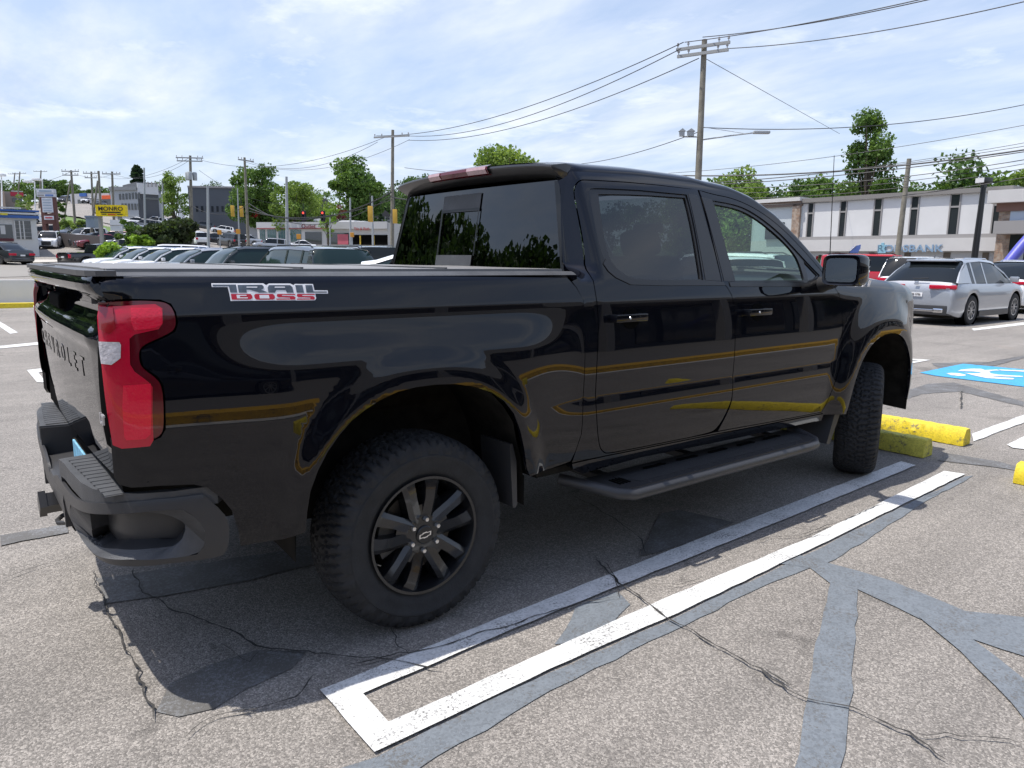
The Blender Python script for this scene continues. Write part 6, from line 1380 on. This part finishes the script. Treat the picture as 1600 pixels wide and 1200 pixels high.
pole(141, 96, 282, 152.5, 0.15, 'steeply leaning wooden brace pole left of the yellow sign'); pole(101, 130, 281, 110, 0.13, 'leaning pole stub above the grass bank')
SG = 'grey metal street poles'
for px, D, yt, xt, r0, lab in ((449, 96, 276, 447.5, 0.22, 'thick grey metal pole before the shop row'), (326, 88, 291, 324.5, 0.17, 'grey metal pole at the road junction left of the signals'), (548, 100, 309, 547, 0.15, 'grey metal pole before the grey fascia of the shop row'), (583, 96, 306, 581.5, 0.15, 'grey metal pole carrying the yellow signal near the cab'),
    (228, 90, 262, 225, 0.12, 'slim grey pole between bush and office block'), (256, 95, 279, 254, 0.13, 'slim grey pole before the dark office wing'), (375, 100, 294, 371, 0.10, 'thin grey pole carrying the left signals'), (516, 100, 340, 515.5, 0.10, 'short dark pole by the shop entrance')):
    pole(px, D, yt, xt, r0, lab, M_galv, name='metal_pole', group=SG)
def lamp(px, D, ytop, xtop, label, arm=0.0, m=None, head=0.5, r0=0.08):
    q = pole(px, D, ytop, xtop, r0, label, m or M_white, name='street_lamp', group='lot lamps on straight posts'); q['root']['category'] = 'street lamp'; T = q['T']
    mm = m or M_white; a = Vector((rt.x, rt.y, 0))*arm; MB().tube([T, T+a], r0*0.5, 8).build('arm', mm, q['root']) if arm else None
    M = Matrix.Translation(T+a) @ Matrix.Rotation(YAW-math.pi/2, 4, 'Z'); MB().box((-head, -head*0.6, -0.08), (head*0.6, head*0.6, 0.16), M, 0.03).build('lamp_head', mm, q['root'], smooth=40)
lamp(5.5, 92, 274, 2, 'white lamp post at the far left edge'); lamp(57.5, 95, 284, 54, 'white lamp post left of the pylon sign', -0.6); lamp(69.5, 98, 281, 66, 'white lamp post touching the pylon sign', -0.5)
q = pole(1522, 42, 292, 1537, 0.17, 'black square lamp post in front of the bank', M_trim, name='street_lamp', group='lot lamps on straight posts'); q['root']['category'] = 'street lamp'
T = q['T']; M = Matrix.Translation(T) @ Matrix.Rotation(YAW-R_(70), 4, 'Z'); MB().box((-0.10,-0.10,-0.05),(0.10,0.10,0.2), M).box((-0.30,-0.24,0.15),(0.26,0.24,0.42), M, 0.04).build('lamp_head', M_trim, q['root'], smooth=40); MB().box((-0.31,-0.22,0.18),(-0.29,0.22,0.40), M).build('lamp_lens', M_shopw, q['root'])
# near pole details: pins, birdhouse-like cut-outs, lamp arm
gA = PA['g']; LA = lambda py, f=1.0: PA['T']*((zat(py, gA)-gA.z)/PA['T'].z)
sc = 34/FPX*0.97; R3 = Vector((rt.x, rt.y, 0))
base = LA(214); MB().tube([base, base+R3*(-0.75)], 0.03, 6).build('bracket_arm', M_arm, PA['root'])
for dx, w_ in ((-0.80, 0.10), (-0.42, 0.13)):
    c = base+R3*dx; M = Matrix.Translation(c) @ Matrix.Rotation(YAW-math.pi/2, 4, 'Z'); MB().box((-w_,-0.10,0.02),(w_,0.10,0.22), M).prism([(-w_-0.05,0.22),(w_+0.05,0.22),(0,0.34)], -0.12, 0.12, 'y', M).build('line_box', M_galv, PA['root'])
b0 = LA(219); e0 = b0+R3*2.45+Vector((0, 0, 0.35)); MB().tube([b0, b0+R3*1.3+Vector((0,0,0.2)), e0], 0.03, 8).build('lamp_arm', M_galv, PA['root'], smooth=50); M = Matrix.Translation(e0) @ Matrix.Rotation(YAW-math.pi/2, 4, 'Z'); MB().box((-0.15,-0.12,-0.06),(0.55,0.12,0.06), M, 0.03).build('lamp_head', M_galv, PA['root'], smooth=40)
MB().tube([LA(198), b0+R3*1.9+Vector((0,0,0.30))], 0.012, 5).build('stay_rod', M_galv, PA['root'])

WG = 'overhead wires strung between the poles'
def wire(a, b, sag, label, r=0.012, n=24, m=None):
    a, b = Vector(a), Vector(b); pts = [a.lerp(b, i/n)-Vector((0, 0, 4*sag*(i/n)*(1-i/n))) for i in range(n+1)]
    return tag(MB().tube(pts, r, 5).build('overhead_wire', m or M_wire), label, 'wire', WG)
W3 = lambda px, py, d: Vector(at(px, py, d))
tA = PA['top']; dA = (tA-Vector(CAM)).dot(Vector(CF))
dB = (PB['top']-Vector(CAM)).dot(Vector(CF)); dC = (PC['top']-Vector(CAM)).dot(Vector(CF)); dD = (PD['top']-Vector(CAM)).dot(Vector(CF))
for (xa, ya, xb, yb, s_, lab) in ((1068,66,588,212,1.0,'highest of three lines from the near pole down to the pole by the cab'), (1064,76,632,212,1.1,'middle of three lines from the near pole down to the pole by the cab'), (1092,91,638,219,1.0,'lowest of three lines from the near pole down to the pole by the cab')):
    wire(W3(xa, ya, dA), W3(xb, yb, dB), s_, lab, 0.020)
for (xa, ya, xb, yb, d, s_, lab) in ((1098,58,1475,-6,22,0.15,'upper of the lines leaving the near pole for the top of the photo'), (1070,66,1470,-8,22,0.12,'second of the lines leaving the near pole for the top of the photo'), (1134,76,1620,-2,22,0.25,'line from the near pole crossarm to the top right corner')):
    wire(W3(xa, ya, dA), W3(xb, yb, d), s_, lab, 0.018)
wire(LA(90)+gA, W3(1312, 209, 60), 0.0, 'guy wire running down right from the top of the near pole', 0.014)
wire(LA(205)+gA, W3(845, 255, 62), 0.6, 'sagging line left from the mid height of the near pole', 0.018); wire(W3(845,255,62), W3(632, 262, dB), 0.5, 'far end of the sagging line, reaching the pole by the cab', 0.018)
wire(LA(199)+gA, W3(1640, 155, 36), 0.55, 'single line right from the near pole across the tall tree', 0.018)
RW = [(-20,300,1640,187,48,0.8,0.016),(850,284,1640,213,40,0.7,0.014)]
for i, (x0, y0, x1, y1, d0, d1, s_, r_, lab) in enumerate([(870,275,1640,188,60,38,0.8,0.016,'thin line crossing the sky just under the lamp arm'), (900,287,1640,216,56,36,0.8,0.014,'thin upper line of the bundle at the right'),
   (905,290,1640,222,52,33,0.6,0.014,'second line of the bundle at the right'), (1000,272,1640,228,40,31,0.5,0.035,'thick black cable of the bundle at the right'), (960,291,1640,231,44,31,0.45,0.022,'black cable just under the thick one'), (1040,292,1640,243,42,31,0.5,0.018,'middle line of the bundle at the right'),
   (1060,300,1640,249,42,31,0.5,0.014,'line running just above the trees behind the bank'), (1090,308,1640,256,42,31,0.5,0.016,'line crossing the tree crowns behind the bank'), (1100,318,1640,270,42,31,0.5,0.018,'lowest line crossing above the bank roof')]):
    wire(W3(x0, y0, d0), W3(x1, y1, d1), s_, lab, r_)
for (a, b, d0, d1, s_, r_, lab) in (((600,215),(300,246),dB,dC,1.6,.018,'upper line from the pole by the cab to the transformer pole'), ((590,222),(384,250),dB,dD,1.4,.016,'line from the pole by the cab to the leafy tree pole'), ((640,218),(383,253),dB,dD,1.5,.016,'lower line from the pole by the cab to the leafy tree pole'),
   ((311,266),(448,318),dC,90,1.0,.018,'line dropping right from the transformer pole toward the signals'), ((612,300),(389,325),dB,dD,1.6,.05,'thick cable bundle sagging across the signals'), ((612,306),(389,318),dB,dD,2.2,.035,'lower cable sagging across the signals'), ((612,312),(389,330),dB,dD,1.0,.03,'lowest cable sagging behind the red signals'),
   ((389,318),(301,322),dD,dC,1.0,.03,'cable between the leafy tree pole and the transformer pole'), ((301,322),(181,330),dC,100,1.2,.03,'cable from the transformer pole over the dark bush'), ((297,250),(176,272),dC,102,1.2,.018,'thin line from the transformer pole to the yellow sign pole'), ((295,247),(143,272),dC,116,1.4,.018,'long thin line from the transformer pole to the left poles'),
   ((612,296),(800,262),dB,50,0.6,.02,'line rising right from the pole by the cab'), ((800,300),(612,308),50,dB,0.5,.05,'thick cable running from the pole by the cab behind the cab roof'), ((176,272),(111,268),102,110,0.7,.018,'thin line between the left poles'), ((111,268),(24,273),110,255,2.0,.03,'thin line to the farthest poles')):
    wire(W3(*a, d0), W3(*b, d1), s_, lab, r_)
M_sig = mat('signal_yellow', (0.55, 0.33, 0.04), 0.5); M_red = mat('signal_red_lamp', (1.0, 0.05, 0.03), 0.4, emit=3.0)
def signal(px, py, D, facing, lab, sc_=1.0):
    """hung traffic signal, its top at the photo row py"""
    P = Vector(at(px, py, D)); r = empty('traffic_signal', P, YAW-math.pi/2, lab, 'traffic signal', 'traffic signals hung over the junction'); s = sc_
    MB().box((-0.17*s,-0.12*s,-1.1*s),(0.17*s,0.12*s,0), bev=0.03).build('housing', M_blk if facing else M_sig, r, smooth=40); MB().box((-0.28*s,0.125*s,-1.2*s),(0.28*s,0.14*s,0.08*s)).build('backplate', M_blk, r) if facing else None
    MB().tube([(0,0,0),(0,0,0.9*s)], 0.03, 6).build('hanger', M_blk, r)
    if facing:
        for i in range(3):
            MB().revolve([(-0.125*s, 0.11*s), (-0.128*s, 0.0)], 16, 'y', Matrix.Translation((0, 0, (-0.2-0.35*i)*s))).build('red_light' if i == 0 else 'unlit_light', M_red if i == 0 else M_gap, r)
            MB().grid([[(0.13*s*math.cos(t), y, (-0.2-0.35*i)*s+0.13*s*math.sin(t)) for t in np.linspace(-0.3, math.pi+0.3, 10)] for y in (-0.12*s, -0.30*s)]).build('visor', M_blk, r)
    else:
        for i in range(3): MB().grid([[(0.14*s*math.cos(t), y, (-0.2-0.35*i)*s+0.14*s*math.sin(t)) for t in np.linspace(-0.3, math.pi+0.3, 10)] for y in (0.12*s, 0.34*s)]).build('visor', M_blk, r)
signal(474, 330, 86, True, 'left one of two traffic signals showing red', 1.0); signal(504, 330, 86, True, 'right one of two traffic signals showing red', 1.0)
signal(363, 321, 78, False, 'yellow backed signal left of the signal post', 1.05); signal(377, 322, 80, False, 'yellow backed signal right beside the leafy tree pole', 1.05)
signal(578.5, 322, 52, False, 'large yellow signal seen from its side near the cab', 1.0); signal(617, 327, 52, False, 'yellow signal just behind the pole by the cab', 0.9)
for px, D, y, lab in ((374,86,364,'orange crossing signal box on the left signal post'), (345,92,365,'small orange box on a short post by the junction'), (468,80,372,'orange crossing signal box before the shop row'), (551,86,369,'orange crossing signal box by the shop corner')):
    g0 = tpx(px, D); r = empty('crossing_signal', g0, YAW-math.pi/2, lab, 'crossing signal', 'crossing signals'); z = zat(y, g0)-g0.z; MB().tube([(0,0,0),(0,0,z)], 0.06, 8).build('post', M_galv, r); MB().box((-0.2,-0.15,z-0.1),(0.2,0.15,z+0.4), bev=0.03).build('housing', mat('box_orange', (0.6, 0.27, 0.03), 0.5), r)
# truck aerial
ab = on(1298, 404, 1, -0.86); at_ = on(1303.5, 243, 1, -0.86); MB().tube([(ab[0], -0.86, 1.38), tuple(at_)], [0.004, 0.0022], 6).build('aerial', M_trim, TR)

# ================================================================== TREES
def leaf_mat(name, c, t=0.25):
    m = mat(name, c, 0.65, spec=0.25, var=0.35, vscale=0.6); w = NT(m.node_tree); b = w.n['Principled BSDF']; o = [n for n in w.n if n.type == 'OUTPUT_MATERIAL'][0]
    tr = w.node('ShaderNodeBsdfTranslucent', {'Color': (min(1, c[0]*2.2), min(1, c[1]*2.2), c[2]*1.2, 1)}); mx = w.node('ShaderNodeMixShader', {0: t, 1: b.outputs[0], 2: tr.outputs[0]}); w.l.new(mx.outputs[0], o.inputs[0]); return m
LEAF = {'green': [(0.075,0.135,0.030),(0.105,0.175,0.038),(0.050,0.098,0.024)], 'dark': [(0.045,0.085,0.028),(0.060,0.110,0.032),(0.034,0.066,0.022)], 'light': [(0.13,0.20,0.045),(0.17,0.24,0.055),(0.095,0.155,0.038)], 'burgundy': [(0.09,0.022,0.028),(0.06,0.018,0.022),(0.12,0.04,0.04)],
        'lime': [(0.16,0.27,0.03),(0.20,0.32,0.04),(0.11,0.20,0.03)], 'conifer': [(0.022,0.045,0.022),(0.030,0.055,0.025),(0.016,0.034,0.018)], 'bush': [(0.035,0.055,0.02),(0.055,0.085,0.025),(0.028,0.04,0.018)]}
M_bark = mat('bark', (0.10, 0.08, 0.06), 0.95)
def tree(name, label, P, h, w_, tone, seed, shape='round', nb=26, nq=60, leaf=None, trunk=0.25, group=None, depth=1.0, cat='tree'):
    rs = np.random.RandomState(seed); P = Vector(P); r = empty(name, P, 0, label, cat, group); mats = [leaf_mat('leaf_%s_%d' % (tone, i), c) for i, c in enumerate(LEAF[tone])]
    zc0 = h*trunk; hc = h-zc0; V = []; FM = []; leaf = leaf or max(0.09, w_*0.023); nq = int(nq*(2.7 if nb > 22 else 1.9))
    cen = []
    while len(cen) < nb:
        p = rs.uniform(-1, 1, 3); 
        if shape == 'round' and (p**2).sum() > 1: continue
        if shape == 'tall': p[:2] *= (1-0.45*(p[2]+1)/2); 
        if shape == 'cone': f = 1-(p[2]+1)/2; p[:2] *= f*0.95+0.04
        if shape == 'column' : p[:2] *= min(1, 1.25-abs(p[2]))
        if shape == 'bush' and p[2] < -0.6: continue
        cen.append(p)
    limbs = MB(); limbs.tube([(0, 0, -0.5), (rs.uniform(-.02,.02)*h, rs.uniform(-.02,.02)*h, h*0.35), (rs.uniform(-.03,.03)*h, 0, h*0.75 if shape != 'bush' else h*.4)], [max(0.06, h*0.020), h*0.014, h*0.004], 8)
    for i, c in enumerate(cen):
        br = rs.uniform(0.16, 0.34)*(1.0 if shape != 'cone' else 0.75); C = np.array([c[0]*w_/2*0.86, c[1]*w_/2*0.86*depth, zc0+hc*0.5+c[2]*hc*0.46]); R3_ = np.array([w_/2*br*1.35, w_/2*br*1.35, min(hc, w_)*br*0.52*(0.5 if shape == 'cone' else 1)])
        n = int(nq*rs.uniform(0.7, 1.3)); d = rs.normal(size=(n, 3)); d /= np.linalg.norm(d, axis=1, keepdims=True); rad = rs.uniform(0.55, 1.12, (n, 1)); Q = C+d*R3_*rad
        a = rs.normal(size=(n, 3))+d*0.3; a /= np.linalg.norm(a, axis=1, keepdims=True); b = np.cross(a, rs.normal(size=(n, 3))); b /= np.linalg.norm(b, axis=1, keepdims=True); s1 = leaf*rs.uniform(0.6, 1.5, (n, 1)); s2 = s1*rs.uniform(0.5, 0.9, (n, 1))
        V.append(np.stack([Q-a*s1, Q-b*s2, Q+a*s1, Q+b*s2], 1).reshape(-1, 3)); tone_i = rs.choice(3, p=[.5, .27, .23]); FM += list(np.where(rs.rand(n) < 0.75, tone_i, rs.randint(0, 3, n)))
        if i % 2 == 0 and shape != 'cone': limbs.tube([(0, 0, h*rs.uniform(0.22, 0.5)), (C[0]*0.5, C[1]*0.5, C[2]*0.75), tuple(C)], [h*0.008, h*0.005, h*0.002], 5)
    V = np.vstack(V); V[:, 2] = np.maximum(V[:, 2], 0.03); n = len(V)//4; me = bpy.data.meshes.new('crown'); me.vertices.add(len(V)); me.vertices.foreach_set('co', V.ravel()); me.loops.add(len(V)); me.loops.foreach_set('vertex_index', np.arange(len(V))); me.polygons.add(n); me.polygons.foreach_set('loop_start', np.arange(0, len(V), 4)); me.polygons.foreach_set('loop_total', np.full(n, 4))
    for m in mats: me.materials.append(m)
    me.polygons.foreach_set('material_index', FM); me.update(calc_edges=True); o = bpy.data.objects.new('crown', me); COL.objects.link(o); o.parent = r
    if shape != 'bush': limbs.build('trunk', M_bark, r, smooth=60)
    return r
def ptree(name, label, px, D, y0, x0, x1, tone, seed, shape='round', nb=26, nq=60, ybase=None, **kw):
    g0 = tpx((x0+x1)/2, D); sc = (g0-Vector(CAM)).dot(Vector(CF))/FPX; h = zat(y0, g0)-g0.z; return tree(name, label, g0, h, (x1-x0)*sc, tone, seed, shape, nb, nq, **kw)
TG = 'broadleaf trees on the horizon'
for i, (lab, D, y0, x0, x1, tone, shape, nb, nq, tr) in enumerate([
 ('tall ragged tree rising above the bank roof', 88, 170, 1300, 1392, 'green', 'tall', 48, 95, .12), ('broad tree behind the right rooftop unit', 92, 247, 1420, 1562, 'green', 'round', 44, 90, .15), ('leafy tree at the right edge behind the stone tower', 88, 264, 1548, 1640, 'light', 'round', 30, 80, .15),
 ('spreading tree between the cab roof and the bank corner', 96, 280, 1205, 1320, 'green', 'round', 36, 80, .15), ('bright tree just right of the near utility pole', 80, 262, 1085, 1200, 'light', 'round', 36, 80, .1), ('bright tree just left of the near utility pole above the cab', 84, 264, 1020, 1100, 'light', 'round', 30, 70, .1),
 ('tree behind the left rooftop unit', 98, 272, 1370, 1440, 'dark', 'round', 24, 70, .15), ('lone round tree above the rear of the cab roof', 70, 226, 736, 850, 'light', 'round', 44, 100, .2), ('dark spreading tree between the pole and the cab', 120, 266, 612, 690, 'dark', 'round', 30, 80, .15),
 ('large domed tree behind the red signals', 150, 244, 514, 604, 'green', 'round', 46, 110, .12), ('large leafy tree behind the leafy tree pole', 150, 250, 362, 442, 'green', 'round', 46, 110, .12), ('pale feathery tree behind the thick grey pole', 140, 278, 428, 500, 'light', 'round', 34, 80, .1),
 ('young light tree beside the transformer pole', 95, 267, 254, 300, 'light', 'tall', 34, 70, .08), ('lime green tree right of the red signals', 130, 318, 500, 527, 'lime', 'round', 20, 60, .1), ('burgundy leaved tree before the white houses', 140, 318, 524, 549, 'burgundy', 'round', 20, 60, .1), ('bushy tree between lime tree and domed tree', 170, 300, 470, 530, 'light', 'round', 26, 70, .1), ('tree behind the houses left of the cab', 180, 292, 575, 640, 'dark', 'round', 26, 70, .1)]):
    ptree('broadleaf_tree', lab, 0, D, y0, x0, x1, tone, 11+i, shape, nb, nq, trunk=tr, group=TG)
ptree('conifer_tree', 'tall dark spruce above the grey office block', 0, 175, 256, 205, 243, 'conifer', 77, 'cone', 60, 60, trunk=.05, leaf=0.35)
ptree('conifer_tree', 'small dark conifer beside the white house', 0, 130, 331, 590, 602, 'conifer', 78, 'column', 20, 60, trunk=.05, leaf=0.15)
ptree('large_bush', 'big dark rounded bush at the foot of the transformer pole', 0, 62, 346, 228, 299, 'bush', 79, 'bush', 46, 120, trunk=.0, leaf=0.16, cat='bush')
for i, (lab, D, y0, x0, x1, tone) in enumerate([('green bush below the white sign', 64, 344, 188, 224, 'green'), ('clipped bright hedge by the silver van', 50, 367, 205, 240, 'lime'), ('low bright hedge behind the old black pickup', 46, 383, 160, 212, 'lime'), ('light shrub on the grass bank', 105, 343, 100, 122, 'light'), ('second light shrub on the grass bank', 100, 345, 119, 138, 'light'), ('shrub behind the tall pylon sign', 110, 314, 94, 108, 'green'), ('flowering shrub below the red store', 150, 305, 32, 56, 'light')]):
    ptree('shrub', lab, 0, D, y0, x0, x1, tone, 90+i, 'bush', 22, 70, trunk=.0, group='shrubs around the service lot', cat='shrub')
rs = random.Random(5); places = ['above the tan building', 'behind the red store', 'behind the lamp posts', 'over the pylon sign', 'left of the leaning poles', 'behind the leaning poles', 'over the stucco store', 'behind the yellow sign poles', 'left of the spruce', 'behind the office block', 'right of the spruce', 'over the long dark building', 'behind the transformer pole', 'over the end of the dark building', 'behind the pale feathery tree', 'below the signal cables', 'between the two large trees', 'left of the domed tree', 'behind the domed tree', 'behind the white houses']
for i, (x, y0, D, w_) in enumerate([(-14,277,330,56),(22,276,350,60),(56,281,260,50),(75,277,330,64),(100,280,330,60),(118,292,360,40),(150,296,380,50),(172,293,360,50),(196,291,340,50),(222,290,330,44),(262,284,300,50),(300,296,300,50),(338,284,260,48),(352,292,300,50),(462,286,240,60),(490,296,230,50),(508,290,280,50),(500,292,320,60),(616,290,260,60),(572,298,230,60)]):
    ptree('broadleaf_tree', 'far tree on the skyline '+places[i], 0, D, y0, x-w_/2, x+w_/2, ('dark', 'green', 'green')[i % 3], 200+i, 'round', 22, 60, trunk=.08, group='far skyline trees')
for i, (x_, y_, w_) in enumerate([(1180,283,90),(1260,287,100),(1330,292,90),(1400,286,90),(1470,280,90),(1530,285,90),(1600,282,90),(1110,278,90)]):
    ptree('broadleaf_tree', 'tree of the continuous row behind the bank, '+['above its round corner','above its left windows','below the tall ragged tree','right of the tall ragged tree','between the rooftop units','above its right windows','behind the stone tower','behind the near utility pole'][i], 0, 112, y_-3, x_-w_*.65, x_+w_*.65, ('dark', 'green')[i % 2], 500+i, 'round', 50, 70, trunk=.0, group='row of trees behind the bank')
for i in range(14):
    x = 640+62*i; ptree('broadleaf_tree', 'far tree hidden mostly by the truck cab, %s' % ['dark crowned', 'broad', 'narrow', 'pale topped', 'rounded', 'ragged', 'low', 'wide topped', 'leafy', 'dense', 'loose', 'small', 'tall', 'bushy'][i], 0, 170+10*(i % 3), 300+6*(i % 4), x-45, x+45, ('green', 'dark')[i % 2], 300+i, 'round', 22, 60, trunk=.08, group='far trees behind the truck')

# ================================================================== WHAT STANDS BEHIND THE CAMERA (seen only as reflections)
tag(MB().box((-30, -5.95, 0), (70, -5.55, 0.13)).build('rear_kerb', worn_paint('orange_kerb_paint', (0.78, 0.44, 0.03), 0.5, rough=0.6, grain=30.0)), 'yellow kerb edging the walkway behind the camera', 'kerb', kind='structure')
tag(MB().box((-30, -11.9, 0), (70, -5.96, 0.125)).build('walkway', mat('walkway_asphalt', (0.16, 0.15, 0.14), 0.9)), 'grey walkway in front of the mall behind the camera', 'walkway', kind='structure')
tag(MB().box((-30, -5.54, 0.004), (70, -5.40, 0.008)).build('kerb_line', M_line), 'white line along the yellow kerb behind the camera', 'parking line', kind='structure')
ml = empty('mall_building', (-6, -14, 0), 0, 'low shopping building with a grey fascia behind the camera', 'building'); ml.location = (0, 2, 0)
MB().box((-32, -26, 0), (70, -14.0, 4.0)).build('wall', mat('mall_wall', (0.12, 0.115, 0.11), 0.8), ml); MB().box((-32, -14.0, 2.9), (70, -12.6, 3.9)).build('fascia', mat('mall_fascia', (0.40, 0.38, 0.35), 0.8), ml)
for i in range(24): MB().box((-31+4*i, -14.0, 0.3), (-27.6+4*i, -13.95, 2.7)).build('shop_window', M_dwin, ml)
for i in range(20): MB().box((-30+4.5*i, -12.9, 0.1), (-29.7+4.5*i, -12.6, 2.9)).build('column', M_gfas, ml)
wheel_stop('wheel_stop', 2.0, -4.9, 1.83, M_yel, 'yellow wheel stop behind the camera, nearer the truck', 168); wheel_stop('wheel_stop', 4.4, -5.2, 1.83, M_yel, 'yellow wheel stop behind the camera, farther right', 172)
def car_at(kind, colour, x, y, rz, lab, grp):
    key = (kind, colour, ''); r = copy_tree(_protos[key]) if key in _protos else _protos.setdefault(key, car_proto(kind, paint('paint_'+colour, CC[colour]))); r.location = (x, y, 0); r.rotation_euler = (0, 0, R_(rz)); r.name = 'parked_car'; return tag(r, lab, 'car', grp)
car_at('sedan', 'black', -1.5, -8.6, 4, 'black sedan parked on the walkway side behind the camera', 'cars behind the camera')
car_at('suv', 'red', 9.5, -8.5, 80, 'maroon SUV behind the camera to the right', 'cars behind the camera') if ('suv','red','') in _protos else None
for i in range(7): car_at(('suv','sedan','suv')[i % 3], ('white','black','maroon')[i % 3], -16-1.0*(i % 2), 4+3.1*i, 8, ['first','second','third','fourth','fifth','sixth','seventh'][i]+' car of the row mirrored in the cab rear window', 'cars behind the camera')
for i in range(13):
    a = R_(98+6.2*i); D = 72+6*(i % 3); tree('broadleaf_tree', 'tree of the row mirrored in the cab glass, number %s from the right' % ['one','two','three','four','five','six','seven','eight','nine','ten','eleven','twelve','thirteen'][i], (CAM[0]+D*math.cos(a), CAM[1]+D*math.sin(a), 0), 15.0+0.62*i+0.7*((i*7) % 3), 21, 'dark', 400+i, 'round', 50, 120, trunk=.0, leaf=0.46, group='trees behind the camera')
